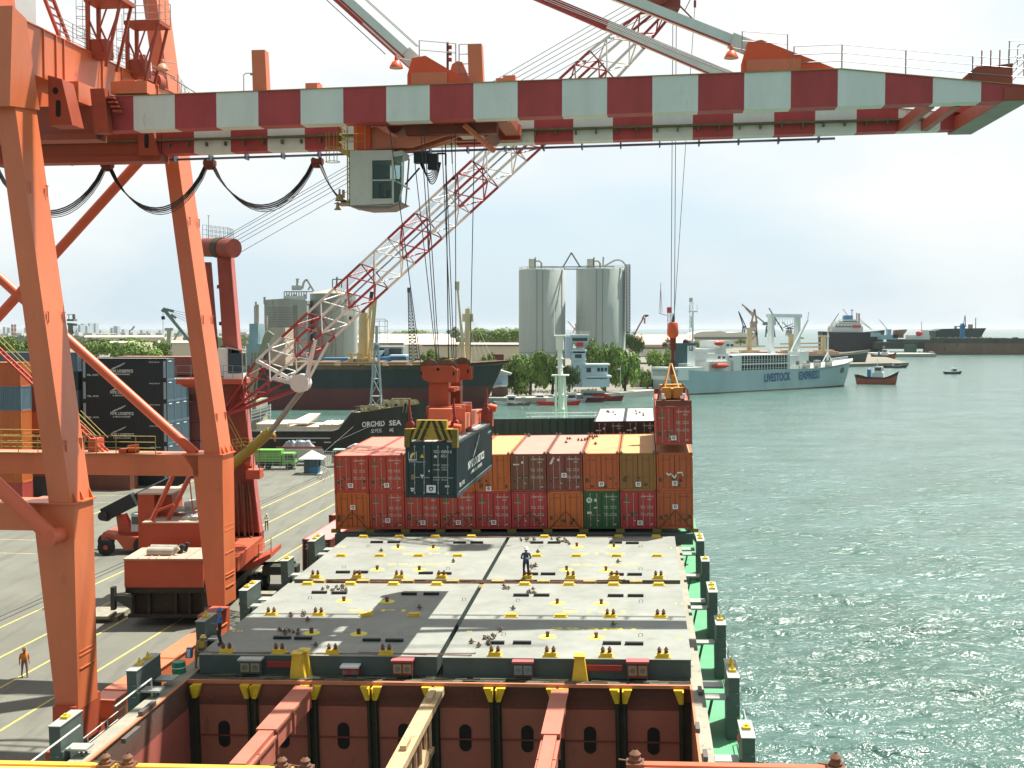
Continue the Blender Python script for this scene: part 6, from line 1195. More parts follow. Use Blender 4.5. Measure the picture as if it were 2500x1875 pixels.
def ship_thing(name, label, cat, p, ang, group=None): return thing(name, label, cat, T(p[0], p[1], 0) @ RZ(ang), group)
def loc(t, fn, name, m): b = MB(); fn(b); return b.build(name, m, t)
HBLK = mat('hull_black', (.035, .042, .038), .5, 0, .25, .15, .12, rc=(.12, .06, .04), st=.3); HRED = mat('hull_boot_red', (.15, .045, .04), .65, 0, .2, .15, .1, st=.3); DKBR = mat('deck_brown', (.2, .13, .09), .8, 0, .2, .3)
# the long black and red ship across the basin
bs = ship_thing('bulk_carrier', 'long black and dull red ship moored across the basin behind the cranes', 'ship', (-118, 376), 0)
b = hull(112, 26, 12.4, [6.3, 12.0, 13.2], 1.2, bowf=.16, rake=9); b.build('hull', [HRED, HBLK, mat('bulwark_rust', (.16, .11, .07), .7, 0, .3, .5, .3), DKBR], bs)
def kx(u, D=364): return P(u, 0, D).x+118
def kz(v, D=364): return P(0, v, D).z
def f(b):
    b.tube((kx(1137), 0, 11), (kx(1137), 0, kz(752)), 1.1, 12, .8); b.box((kx(1137), 0, kz(775)), (3.4, 1.6, 2.4)); b.tube((kx(1128), -2, kz(880)), (kx(1112), -2, kz(700)), .55, 8, .3); b.box((kx(1111), -2, kz(695)), (1.4, 1.4, 2.6))
    for k in range(4): b.tube((kx(1137), 0, kz(745)), (kx(1160+14*k), -4, kz(880)), .05, 3)
    b.box((kx(1105), -1, kz(880)), (8, 4, .5)); b.box((kx(1105), -1, kz(888)), (5, 3, 2.0)); b.path([(kx(1105), -3, kz(880)), (kx(1120), -3, kz(835)), (kx(1125), -3, kz(880))], .3, 5)
loc(bs, f, 'deck_crane', CREAM)
def f(b):
    b.tube((kx(872), 0, 12), (kx(872), 0, kz(762)), 1.8, 12, 1.5); b.lathe((kx(868), 0, kz(893)), [(0, 0), (4.2, 0), (4.6, 1.4), (4.6, 2), (0, 2)], 16); b.bar((kx(885), -2, kz(885)), (kx(903), -2, kz(722)), .8, .9); b.bar((kx(892), -2, kz(885)), (kx(906), -2, kz(722)), .5, .5)
    for u in (845, 862, 890): b.bar((kx(u), -4.6, kz(902)), (kx(u), -4.6, kz(862)), .8, .8)
    b.bar((kx(832), -4, kz(866)), (kx(905), -4, kz(870)), .5, .5); b.bar((kx(903), -2, kz(722)), (kx(880), -2, kz(790)), .25)
loc(bs, f, 'deck_crane', mat('crane_tan_yellow', (.6, .45, .22), .55, 0, .12, .5, .1))
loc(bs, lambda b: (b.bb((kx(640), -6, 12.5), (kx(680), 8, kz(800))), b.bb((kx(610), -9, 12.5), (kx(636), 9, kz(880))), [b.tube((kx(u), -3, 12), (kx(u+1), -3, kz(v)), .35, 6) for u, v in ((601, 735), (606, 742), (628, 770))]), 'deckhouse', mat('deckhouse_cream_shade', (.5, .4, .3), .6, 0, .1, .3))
loc(bs, lambda b: (b.bb((kx(585), -8, 12.4), (kx(622), 6, kz(840))), b.bb((kx(590), -6, kz(840)), (kx(612), 4, kz(790))), b.tube((kx(600), -2, kz(790)), (kx(600), -2, kz(745)), .6, 8)), 'wheelhouse', mat('wheelhouse_blue_grey', (.25, .36, .4), .5, 0, .12, .3))
loc(bs, lambda b: ([b.bb((kx(700+k*60), -7, 12.3), (kx(745+k*60), 7, 14.2)) for k in range(7)],), 'hatch_coaming', DKBR)
loc(bs, lambda b: b.railing([(kx(690), -12.8, 13.0), (kx(1130), -12.8, 13.0)], 1.1, .05, 2, 5), 'ship_rail', YRAIL)
loc(bs, lambda b: (b.lathe((108, 0, -.4), [(.05, 3.8), (1.0, 3.2), (1.5, 1.5), (1.6, 0), (1.6, -6)], 12, (1, 0, .05)),), 'bulbous_bow', HRED)
# the black coaster with its name on the bow
orc = ship_thing('black_coaster', 'black-hulled coaster with white lettering on its bow, moored behind the guard hut', 'ship', (P(470, 0, 204).x, 212), 0)
def ox(u, D=206): return P(u, 0, D).x-P(470, 0, 204).x
LO2 = ox(1085)
b = MB(); z1, z2 = 7.0, 10.0; prof = [(0, z1), (ox(810), z1), (ox(822), z1+.4), (ox(850), z2), (ox(900), z2+.35), (ox(960), z2+1.0), (LO2+1.5, z2+2.0)]
def hwo(x): t = x/LO2; return 6.5*(1 if t < .72 else max(.02, 1-((t-.72)/.28)**2))
for s in (1, -1):
    for (xa_, za_), (xb_, zb_) in zip(prof, prof[1:]):
        n_ = max(1, int((xb_-xa_)/1.5))
        for q in range(n_):
            x0 = xa_+(xb_-xa_)*q/n_; x1 = xa_+(xb_-xa_)*(q+1)/n_; h0_ = za_+(zb_-za_)*q/n_; h1_ = za_+(zb_-za_)*(q+1)/n_
            b.add([(x0*.985, s*hwo(x0)*.9, -1), (x1*.985, s*hwo(x1)*.9, -1), (x1, s*hwo(x1), h1_), (x0, s*hwo(x0), h0_)], [(0, 1, 2, 3)])
b.k = 1; b.add([(0, -6.4, z1-.9), (ox(830), -6.4, z1-.9), (ox(830), 6.4, z1-.9), (0, 6.4, z1-.9)], [(0, 1, 2, 3)]); b.add([(ox(846), -6.3, z2-.6), (ox(1000), -5.2, z2-.1), (ox(1075), 0, z2+.6), (ox(1000), 5.2, z2-.1), (ox(846), 6.3, z2-.6)], [(0, 1, 2, 3, 4)])
b.build('hull', [mat('coaster_hull_black', (.028, .03, .022), .55, 0, .3, .6, .15, rc=(.09, .07, .04), st=.3), mat('deck_khaki', (.3, .27, .17), .8, 0, .3, .6, .2)], orc)
loc(orc, lambda b: (b.bar((0, -6.55, z1), (ox(806), -6.55, z1), .12, .25), b.bar((0, -6.5, z1-1.3), (ox(800), -6.5, z1-1.3), .1, .2), b.path([(ox(806), -6.55, z1), (ox(820), -6.5, z1+.3), (ox(850), -6.5, z2)], .09, 5), [b.box((ox(u), -6.56, z1-2.0), (1.2, .1, .22)) for u in (755, 793)]), 'rubbing_strake', LGREY)
HP = mat('hatch_cream_panel', (.58, .5, .4), .7, 0, .15, .5, .15)
loc(orc, lambda b: (b.bb((ox(605), -4.8, z1-.9), (ox(840), 4.8, z1+.5)), b.hexa([(ox(690), -4.4, z1+.9), (ox(738), -4.4, z1+.9), (ox(745), 4.4, z1+1.3), (ox(715), 4.4, z1+1.3), (ox(690), -4.4, z1+1.1), (ox(738), -4.4, z1+1.1), (ox(752), 4.4, z1+2.2), (ox(722), 4.4, z1+2.2)]), b.bb((ox(768), -4.8, z1+.5), (ox(838), 4.8, z1+.9)), b.bb((ox(610), -4.8, z1+.5), (ox(690), 4.8, z1+1.0)), [b.bb((ox(u), -4.9, z1+.9), (ox(u)+.15, 4.9, z1+1.0)) for u in (630, 655, 780, 800, 820)]), 'hatch_panel', HP)
mz = 24.5-(835-801)*206/FPX
loc(orc, lambda b: (b.lattice([(ox(890)+i*.0, y, z2) if 0 else (ox(888 if i in (0, 3) else 918), y, z2-.5) for i, y in enumerate((-1, -1, 1, 1))], [(ox(901 if i in (0, 3) else 909), y, mz+2.6-3) for i, y in enumerate((-.3, -.3, .3, .3))], 4, .14, .08), b.tube((ox(905), 0, mz-1), (ox(906), 0, mz+2.8), .28, 8), b.box((ox(905), 0, mz-.6), (2.0, 1, .2)), b.box((ox(898), 0, mz-5.4), (.7, .8, 2.6))), 'foremast', mat('mast_blue_grey', (.3, .38, .4), .5, 0, .1, .5))
def f(b):
    for k in range(7): b.lathe((ox(925+k*12), 1.5-(k % 2)*2.6, z2+1.1), [(.3, -1), (.75, -.95), (.8, -.9), (.3, -.85), (.3, .6), (.8, .65), (.75, .8), (.2, .8)], 12, (.3, 1, 0))
    r = random.Random(2)
    for k in range(46): x = ox(862+k*2.6); y = r.uniform(-5, 4); b.box((x, y, z2+.3), (r.uniform(.3, .9), r.uniform(.3, .9), r.uniform(.4, 1.3)))
    for k in range(16): x = ox(866+k*8); b.tube((x, -5.9+.1*k*.2, z2), (x+.2, -5.9+.02*k, z2+1.1), .05, 4)
    b.bar((ox(860), -6.0, z2+1.1), (ox(985), -5.2, z2+1.6), .1); b.bar((ox(860), -6.0, z2+.6), (ox(985), -5.2, z2+1.1), .06)
    for k in range(5): b.path([(ox(940+k*10), -1, z2+.3), (ox(944+k*10), -1, z2+2.1), (ox(952+k*10), -1, z2+2.2), (ox(956+k*10), -1, z2+.5)], .09, 5)
loc(orc, f, 'windlass_gear', mat('deck_gear_khaki', (.36, .33, .2), .7, .1, .3, 1.5, .3))
def f(b):
    o = P(884, 1043, 205.4)-V(P(470, 0, 204).x, 212, 0); b.text('ORCHID', (o.x, -6.75, o.z), (1, 0, .05), (0, 0, 1), .95, 3.9, .02); b.text('SEA', (o.x+4.6, -6.5, o.z+.25), (1, 0, .05), (0, 0, 1), .9, 2.1, .02); b.text('오키드', (o.x+1.5, -6.6, o.z-1.05), (1, 0, .06), (0, 0, 1), .75, 1.9, .01); b.text('씨', (o.x+4.6, -6.5, o.z-.9), (1, 0, .06), (0, 0, 1), .75, .7, .01)
loc(orc, f, 'bow_name', WHITE)
loc(orc, lambda b: (b.bar(P(608, 952, 202)-V(P(470, 0, 204).x, 212, 0), P(655, 812, 202)-V(P(470, 0, 204).x, 212, 0), .9, .9), b.bar(P(650, 830, 202)-V(P(470, 0, 204).x, 212, 0), P(662, 812, 202)-V(P(470, 0, 204).x, 212, 0), .8, 1.2), [b.tube(P(615+9*k, 860, 203)-V(P(470, 0, 204).x, 212, 0), P(605+6*k, 1050, 203)-V(P(470, 0, 204).x, 212, 0), .2, 5) for k in range(3)], b.bb((ox(560), -5, z1), (ox(612), 5, z1+5))), 'derrick', mat('derrick_green_grey', (.25, .28, .2), .6, 0, .2, .5, .15))
b0_ = P(470, 0, 204)
loc(orc, lambda b: (b.tube(P(870, 1035, 206)-V(b0_.x, 212, 0), P(770, 1122, 192)-V(b0_.x, 212, 0), .05, 4), b.tube(P(950, 1020, 206)-V(b0_.x, 212, 0), P(815, 1080, 200)-V(b0_.x, 212, 0), .05, 4), b.tube((ox(1075), 0, 10), (ox(1180), -8, 2), .05, 4)), 'mooring_line', ROPE)
lad = wt('gangway', 'white railed gangway panel standing at the coaster behind the lattice boom', 'gangway', (P(640, 0, 200).x, 200, 5)); wp('gangway_rail', WHITE, lambda b: [b.bar(P(613, v, 200), P(661, v-14, 200), .22) for v in (1003, 1010, 1018, 1026)]+[b.bar(P(u, 986, 200), P(u, 1030, 200), .12) for u in (614, 636, 660)], lad); wp('gangway_panel', mat('panel_grey_blue', (.25, .33, .36)), lambda b: plate(b, [(598, 1010), (660, 992), (638, 1028), (598, 1042)], 200.3, .2), lad)
# the grey livestock ship
a_ = G(1668, 966, 0); c_ = G(2078, 944, 0); LA = math.atan2(c_.y-a_.y, c_.x-a_.x); LL = (c_-a_).length
lv = ship_thing('livestock_ship', 'pale blue-grey livestock ship with blue lettering and open animal decks', 'ship', (a_.x-sin(LA)*8.0, a_.y+cos(LA)*8.0), LA)
LBG = mat('hull_pale_blue_grey', (.34, .46, .48), .5, 0, .12, .08, .08, rc=(.3, .26, .2), st=.3)
b = hull(LL*1.07, 15.5, 8.0, [.55, 4, 7.6, 8.3], 3.0, bowf=.16, rake=8.0, z0=-1); b.build('hull', [mat('boot_rust_grey', (.2, .13, .09), .7, 0, .2, .3), LBG, LBG, LBG, mat('deck_pale', (.42, .42, .38))], lv)
LWH = mat('ship_white', (.66, .7, .68), .5, 0, .08, .3, .06, rc=(.4, .3, .2))
def LX(u): # column on the near side -> distance from stern
    p = plane_hit(T(a_.x, a_.y, 0) @ RZ(LA), u, 900, 1, 0); return p.x
def LZ(u, v): return plane_hit(T(a_.x, a_.y, 0) @ RZ(LA), u, v, 1, 0).z
e = 2.5
x0, x1 = LX(1812), LX(1930); zt_ = LZ(1870, 868); zb_ = LZ(1870, 908)
def f(b):
    b.bb((x0-4.5, -7.6, 7), (x0, 7.6, zt_+.3)); b.bb((x0, -7.6, zt_), (x1, 7.6, zt_+.4)); b.bb((x0, -7.0, zb_-1), (x1, 7, zb_+.2)); b.bb((x0, -7.7, (zt_+zb_)/2-.25), (x1, -7.2, (zt_+zb_)/2+.25)); b.bb((x1-1.0, -7.6, 7), (x1, 7.6, zt_))
    n_ = 17
    for k in range(n_+1): xx = x0+(x1-x0)*k/n_; b.bar((xx, -7.6, zb_-1), (xx, -7.6, zt_), .22, .22)
    for z in (zb_+.8, zb_+1.5, (zt_+zb_)/2+1.0, (zt_+zb_)/2+1.7): b.bar((x0, -7.62, z), (x1, -7.62, z), .12, .12)
loc(lv, f, 'animal_deck', LWH)
loc(lv, lambda b: b.bb((x0, -6.8, zb_), (x1, 6.8, zt_)), 'pen_shade_block', mat('pen_shadow', (.05, .055, .05), .8, 0, .3, .3))  # solid dark block painted as the shade inside the open decks
def f(b):
    s0 = LX(1664); b.bb((s0, -7, 5.5), (LX(1725), 7, LZ(1700, 897))); b.bb((LX(1738), -6.6, 6), (x0-4, 6.6, LZ(1770, 882))); b.bb((LX(1740), -5, LZ(1770, 882)), (LX(1800), 5, LZ(1770, 864))); b.bb((LX(1745), -4.5, LZ(1770, 864)), (LX(1790), 4.5, LZ(1770, 852))); b.bb((LX(1772), -5, LZ(1770, 852)), (LX(1803), 5, LZ(1790, 832))); b.bb((LX(1700), -7.2, 5), (LX(1738), -6, LZ(1720, 912)))
    b.tube((LX(1731), 0, LZ(1731, 880)), (LX(1731), 0, LZ(1731, 758)), .45, 8, .3); b.bar((LX(1722), 0, LZ(1731, 760)), (LX(1741), 0, LZ(1731, 760)), .5); b.tube((LX(1722), 0, LZ(1731, 760)), (LX(1722), 0, LZ(1731, 744)), .1, 4); b.tube((LX(1741), 0, LZ(1731, 760)), (LX(1741), 0, LZ(1731, 744)), .1, 4); b.tube((LX(1728), 0, LZ(1731, 800)), (LX(1728), 0, LZ(1731, 772)), .5, 6)
    b.bb((LX(1930), -5, 8), (LX(1965), 5, LZ(1950, 868))); b.bb((LX(1978), -3, 8), (LX(1999), 3, LZ(1985, 858)))
loc(lv, f, 'superstructure', LWH)
loc(lv, lambda b: ([b.bb((LX(u), -7.25, LZ(u, v+6)), (LX(u+6), -7.0, LZ(u, v))) for u, v in ((1702, 921), (1720, 921), (1750, 925), (1768, 925), (1785, 922), (1757, 870), (1768, 870), (1785, 868), (1795, 868), (1778, 840), (1788, 840))], b.bb((LX(2060), -6.6, LZ(2060, 910)), (LX(2068), -5.2, LZ(2060, 898)))), 'window', DARKW)
loc(lv, lambda b: (b.k.__class__, b.bb((LX(1697), -2.5, 6), (LX(1722), 2.5, LZ(1710, 838))), setattr(b, 'k', 1), b.bb((LX(1705), -2.7, LZ(1710, 895)), (LX(1724), -2.4, LZ(1710, 845))), setattr(b, 'k', 2), b.text('LE', (LX(1709), -2.75, LZ(1710, 857)), (1, 0, 0), (0, 0, 1), 1.6, 2.2, .03), b.sphere((LX(1714), 0, LZ(1710, 836)), 1.2, 8)), 'funnel', [mat('funnel_dark_teal', (.03, .08, .09), .5), LWH, BLACK])
for (u0, u1, v) in ((1738, 1783, 896), (1745, 1770, 841)):
    loc(lv, lambda b: (b.sphere(((LX(u0)+LX(u1))/2, -7.6, LZ(1760, v-3)), 1.0, 10, ((LX(u1)-LX(u0))/2, 1.1, 1.0))), 'lifeboat', mat('lifeboat_red', (.55, .06, .03), .45, 0, .08, .5))
def f(b):
    xl, xr = LX(1921), LX(1985); zt2 = LZ(1950, 770)
    b.bb((xl-.8, -1, 8), (xl+.8, 1, zt2)); b.bb((xr-.9, -1, 8), (xr+.9, 1, zt2)); b.bb((xl-1.6, -1.2, zt2-.8), (xr+1.6, 1.2, zt2+.6)); b.railing([(xl+1, -1, zt2-4.5), (xr-1, -1, zt2-4.5)], 3.2, .12, 1, 1.6)
    b.bar((LX(1957), -3, LZ(1957, 858)), (LX(1995), -3, LZ(1995, 780)), .8, .8); b.tube((LX(2060), 0, 10), (LX(2060), 0, LZ(2060, 812)), .45, 8, .3); b.tube((LX(1999), -2, zt2-3), (LX(2003), -2, zt2+1.5), .2, 4)
    b.path([(LX(2033), -3, 10.5), (LX(2045), -3, LZ(2045, 862)), (LX(2057), -3, 10.5)], .35, 4)
loc(lv, f, 'gantry_mast', LWH)
loc(lv, lambda b: (b.railing([(LX(2035), -6.4, LZ(2050, 885)), (LX(2098), -2.2, LZ(2098, 880))], 1.6, .1, 3, 2), b.railing([(LX(1940), -7.4, 8.4), (LX(2035), -7.0, 9.0)], 1.2, .08, 2, 3), b.railing([(LX(1664), -6.6, LZ(1664, 897)), (LX(1695), -6.6, LZ(1695, 897))], 1.3, .08, 3, 1.5)), 'ship_rail', LWH)
loc(lv, lambda b: [b.box((LX(1935+k*9), -4+2*(k % 3), 9.2+(k % 2)), (2.2, 2, 2)) for k in range(14)], 'deck_fitting', mat('fitting_mix', (.3, .32, .3), .7, 0, .4, .3))
loc(lv, lambda b: (b.text('LIVESTOCK', (LX(1867), -7.95, 3.5), (1, 0, .02), (0, 0, 1), 3.3, LX(1931)-LX(1867), .03), b.text('EXPRESS', (LX(1952), -7.95, 3.8), (1, 0, .02), (0, 0, 1), 3.3, LX(2002)-LX(1952), .03)), 'side_name', mat('lettering_blue', (.045, .13, .27), .6, 0, .1, .3))
# tugs and small craft
def tug(u, v, Lm, ang, label, k=1.0):
    p = G(u, v, 0); t = ship_thing('tugboat', label, 'tugboat', (p.x, p.y), ang); b = hull(Lm, Lm*.36, 2.6, [.3, 2.4, 3.1], 2.0, bowf=.35, rake=1.8, stern=.75); b.build('hull', [mat('tug_red_rust', (.36, .09, .05), .6, 0, .2, .5, .2), mat('tug_red_rust', (.36, .09, .05)), mat('fender_black', (.03, .03, .03), .8), DKBR], t)
    loc(t, lambda b: (b.bb((Lm*.38, -Lm*.12, 2.4), (Lm*.68, Lm*.12, 5.2)), b.bb((Lm*.44, -Lm*.1, 5.2), (Lm*.64, Lm*.1, 7.8)), b.tube((Lm*.5, 0, 7.8), (Lm*.5, 0, 11), .12, 5), b.bb((Lm*.42, -.4, 9.6), (Lm*.58, .4, 9.8))), 'wheelhouse', LWH)
    loc(t, lambda b: (b.bb((Lm*.435, -Lm*.08, 6.0), (Lm*.645, Lm*.08, 7.2)), b.bb((Lm*.46, -Lm*.105, 6.0), (Lm*.62, Lm*.105, 7.2))), 'window', DARKW); loc(t, lambda b: b.bb((Lm*.24, -.9, 2.4), (Lm*.33, .9, 6.4)), 'funnel', BLUE); return t
tug(2096, 937, 16, -.5, 'red-hulled tugboat just beyond the bow of the livestock ship'); tug(2130, 877, 17, -.35, 'more distant red tugboat beside the low pontoon')
def boat(u, v, Lm, ang, label, hm, cm, group=None, cabx=(.35, .7), h=1.0):
    p = G(u, v, 0); t = ship_thing('motor_boat', label, 'boat', (p.x, p.y), ang, group); b = hull(Lm, Lm*.3, h, [.2, h], .6, bowf=.4, rake=1.2, stern=.85); b.build('hull', [hm, hm, DKBR], t)
    loc(t, lambda b: (b.bb((Lm*cabx[0], -Lm*.11, h-.4), (Lm*cabx[1], Lm*.11, h+1.9)), b.bb((Lm*cabx[0]-.3, -Lm*.13, h+1.9), (Lm*cabx[1]+.3, Lm*.13, h+2.05)), b.tube((Lm*.4, 0, h+2), (Lm*.4, 0, h+4), .06, 4)), 'cabin', cm); loc(t, lambda b: (b.bb((Lm*cabx[0]+.4, -Lm*.115, h+.6), (Lm*cabx[1]-.3, Lm*.115, h+1.5)), b.bb((Lm*cabx[1]-.05, -Lm*.09, h+.6), (Lm*cabx[1]+.05, Lm*.09, h+1.5))), 'window', DARKW); return t
boat(2162, 898, 13, .05, 'small dark launch heading left across the open water', BLACK, LGREY); boat(2310, 913, 8, .1, 'tiny dark motor boat far right on the open water', BLACK, WHITE)
gq = 'small craft moored along the wharf'
boat(1218, 989, 7.5, 0, 'small white cabin boat nearest the black ship bow', WHITE, WHITE, gq); boat(1250, 990, 5.5, .2, 'low dark open boat between two white cabin boats', DKBR, LGREY, gq, (.6, .75), .6); boat(1286, 985, 8, 0, 'white cabin boat moored left of the white mast', WHITE, WHITE, gq); boat(1320, 989, 12, 0, 'blue-cabined boat with a red waterline beside the white mast', RED, LBLUE, gq); boat(1360, 983, 9, .05, 'low white boat behind the white mast', LGREY, WHITE, gq)
t = boat(1402, 979, 16, .06, 'red and white patrol boat at the wharf right of the white mast', mat('patrol_dark_red', (.22, .03, .03), .5), WHITE, gq, (.15, .62), 1.3); loc(t, lambda b: (b.bb((6, -1.9, 1.6), (10.2, 1.9, 2.6)), b.prism([(10.2, -1.6, 1.0), (13, -1.2, 1.4), (10.2, -1.6, 2.6)], (0, 3, 0))), 'red_panel', RED)
# cargo ship behind the livestock ship, bow to the right
p = G(2140, 871, 0); t = ship_thing('general_cargo_ship', 'long dark green cargo ship with cream derrick posts behind the livestock ship', 'ship', (P(1800, 0, 800).x, 800), .05)
b = hull(88, 15, 7, [.8, 6.2, 7.4], 2.6, bowf=.2, rake=6); b.build('hull', [HRED, mat('cargo_hull_dark_green', (.03, .06, .05), .5, 0, .2, .1, .1), mat('cargo_topside_grey', (.3, .36, .33)), mat('deck_salmon', (.45, .25, .17), .8)], t)
def f(b):
    for x, h in ((10, 24), (38, 20), (60, 19)):
        b.bb((x-1.4, -1.4, 7), (x+1.4, 1.4, h)); b.bb((x-3.5, -1.5, h-.5), (x+3.5, 1.5, h+.7)); b.bb((x-6, -4, 7), (x+6, 4, 10))
    for x0_, x1_, z in ((-8, 20, 12), (22, 58, 11.5), (30, 60, 14)): b.bar((x0_, -2.5, z), (x1_, -2.5, z+.6), .9, .9)
loc(t, f, 'derrick_post', CREAM); loc(t, lambda b: [b.bb((14+k*15, -5, 7), (24+k*15, 5, 9)) for k in range(4)], 'hatch', mat('hatch_salmon', (.5, .3, .22)))
# ship with a blue funnel on the right horizon
fx = P(2016, 0, 1150).x; Z = lambda v, D=1150: P(0, v, D).z; XX = lambda u, D=1150: P(u, 0, D).x
t = ship_thing('tanker', 'dark-hulled ship with a white stepped bridge and a big blue funnel', 'ship', (fx, 1150), 0); b = hull(58, 24, 14, [1, Z(826), Z(811)], 1, bowf=.2, rake=3); b.build('hull', [HRED, BLACK, BLACK, DKBR], t)
def f(b):
    for (u0, v0, u1, v1) in ((2036, 797, 2112, 812), (2044, 790, 2108, 799), (2052, 784, 2100, 791), (2062, 780, 2098, 786)): b.bb((XX(u0)-fx, -8, Z(v1)), (XX(u1)-fx, 8, Z(v0)))
loc(t, f, 'bridge', LWH); loc(t, lambda b: (b.prism([(XX(2067)-fx, -3, Z(784)), (XX(2091)-fx, -3, Z(784)), (XX(2090)-fx, -3, Z(770)), (XX(2070)-fx, -3, Z(770))], (0, 6, 0)), b.tube((XX(2090)-fx, 0, Z(784)), (XX(2090)-fx, 0, Z(754)), .4, 5), b.bar((XX(2086)-fx, 0, Z(758)), (XX(2094)-fx, 0, Z(758)), .4)), 'funnel', mat('funnel_blue', (.04, .16, .3), .5))
loc(t, lambda b: b.sphere((XX(2096)-fx, -8.5, Z(797)), 1.9, 8, (XX(2105)-XX(2096), .8, 1)) if 0 else b.bb((XX(2086)-fx, -9, Z(800)), (XX(2105)-fx, -7.5, Z(794))), 'lifeboat', mat('lifeboat_red', (.55, .06, .03))); loc(t, lambda b: ([b.bb((XX(2046+8*k)-fx, -8.1, Z(797)), (XX(2048+8*k)-fx, -7.9, Z(794))) for k in range(7)]), 'window', DARKW)
loc(t, lambda b: (b.bb((XX(2101)-fx, -1, 20), (XX(2103)-fx, 1, Z(764))), b.bb((XX(2106)-fx, -1, 20), (XX(2109)-fx, 1, Z(765))), [b.bar((XX(2108)-fx, 0, Z(785-4*k)), (XX(2140)-fx, 0, Z(805)), .3) for k in range(3)]), 'derrick_post', mat('post_brown', (.3, .2, .15)))
# dry dock wall, dark ship in it, dock crane
dk = wt('floating_dock', 'long low rusty brown floating dock wall on the right horizon', 'dock', (P(2290, 0, 1110).x, 1110, 0))
wp('dock_wall', [mat('dock_rust_brown', (.2, .12, .08), .85, 0, .3, .06, .25, rc=(.1, .07, .05), st=.4), mat('dock_dark_band', (.07, .085, .065), .85, 0, .3, .1)], lambda b: (pbox(b, 2270, 866, 2720, 838, 1110, 18), setattr(b, 'k', 1), pbox(b, 2270, 838, 2720, 826, 1111, 17), pbox(b, 2142, 852, 2290, 835, 1125, 30), pbox(b, 2180, 835, 2280, 828, 1130, 20)), dk)
r = random.Random(9); wp('dock_top_clutter', mat('clutter_mix', (.35, .3, .27), .8, 0, .6, .1), lambda b: [pbox(b, u, 827, u+r.uniform(2, 7), 827-r.uniform(1, 4), 1112, 6) for u in [r.uniform(2275, 2500) for k in range(60)]], dk)
wp('dock_bollard_line', DKBR, lambda b: [pbox(b, 2290+45*k, 862, 2293+45*k, 859, 1109.6, 1) for k in range(6)], dk)
t = wt('docked_ship', 'dark green ship raised in the dock on the right horizon', 'ship', (P(2290, 0, 1180).x, 1180, 9)); wp('hull', mat('dock_hull_green', (.035, .06, .045), .6, 0, .2, .05), lambda b: plate(b, [(2284, 828), (2284, 808), (2300, 803), (2408, 801), (2398, 818), (2396, 828)], 1180, 20), t); wp('deck_mast', mat('mast_tan', (.4, .3, .2)), lambda b: (pbox(b, 2366, 803, 2369, 792, 1185, 3), pbox(b, 2372, 803, 2375, 792, 1185, 3), pbox(b, 2382, 803, 2383, 776, 1185, 1), pbox(b, 2332, 803, 2336, 796, 1185, 3)), t)
t = wt('dock_crane', 'blue dock crane standing beside the dark docked ship', 'crane', (P(2351, 0, 1160).x, 1160, 3)); wp('crane_tower', BLUE, lambda b: (pbox(b, 2347, 828, 2356, 797, 1160, 4), pbox(b, 2341, 798, 2360, 796, 1159, 6), plate(b, [(2346, 796), (2356, 796), (2354, 789), (2349, 790)], 1160, 4), pbox(b, 2344, 825, 2361, 822, 1159, 3)), t); wp('jib', mat('jib_brown', (.2, .12, .1)), lambda b: (pl_(b, [(2357, 796), (2356, 770)], 1160, .7), pl_(b, [(2352, 790), (2356, 770)], 1160, .4)), t)
t = wt('work_ship', 'white-bridged work vessel with a red lifeboat by the dark dock', 'ship', (P(2250, 0, 1120).x, 1118, 3)); wp('hull', [LWH, DGREY], lambda b: (pbox(b, 2220, 830, 2270, 818, 1100, 10), pbox(b, 2250, 820, 2268, 806, 1101, 8), setattr(b, 'k', 1), pbox(b, 2215, 834, 2275, 829, 1099, 12)), t); wp('lifeboat', RED, lambda b: b.sphere(P(2244, 814, 1098), 3, 8, (1.1, .7, .8)), t); wp('mast', LGREY, lambda b: pl_(b, [(2250, 808), (2250, 785)], 1101, .5), t)
t = wt('blue_barge', 'pale blue work barge with dark machinery beside the dark dock', 'barge', (P(2190, 0, 1110).x, 1110, 2)); wp('hull', mat('barge_pale_blue', (.25, .42, .48)), lambda b: (pbox(b, 2150, 829, 2192, 818, 1112, 9), pbox(b, 2168, 818, 2176, 804, 1112, 5), pbox(b, 2130, 822, 2150, 812, 1112, 6)), t); wp('machinery', DKBR, lambda b: (plate(b, [(2184, 820), (2186, 806), (2214, 804), (2214, 808), (2204, 820)], 1113, 6), pbox(b, 2180, 825, 2206, 818, 1112, 7)), t)
t = wt('pontoon', 'flat grey pontoon with a car on it in the middle of the harbour', 'pontoon', G(2240, 871, 0)); pd = G(2240, 872, 0).y
wp('pontoon_deck', mat('pontoon_grey', (.33, .34, .3), .8, 0, .2, .1), lambda b: b.prism([(P(2168, 0, pd).x, pd, -.3), (P(2305, 0, pd).x, pd+5, -.3), (P(2322, 0, pd).x, pd+50, -.3), (P(2185, 0, pd).x, pd+80, -.3)], (0, 0, 3.0)), t); wp('pontoon_hut', mat('hut_green', (.05, .1, .07)), lambda b: pbox(b, 2214, 862, 2238, 842, pd+60, 8), t); wp('clutter', DKBR, lambda b: [pbox(b, u, 861, u+4, 858, pd+58, 4) for u in (2175, 2183, 2192, 2200, 2206, 2244, 2252, 2260)], t)
t = wt('parked_car', 'pale car parked on the far pontoon', 'car', P(2274, 861, pd+40)); wp('car_body', LGREY, lambda b: (pbox(b, 2268, 864, 2282, 860, pd+38, 3), pbox(b, 2271, 860, 2279, 858, pd+38.3, 2.4)), t)
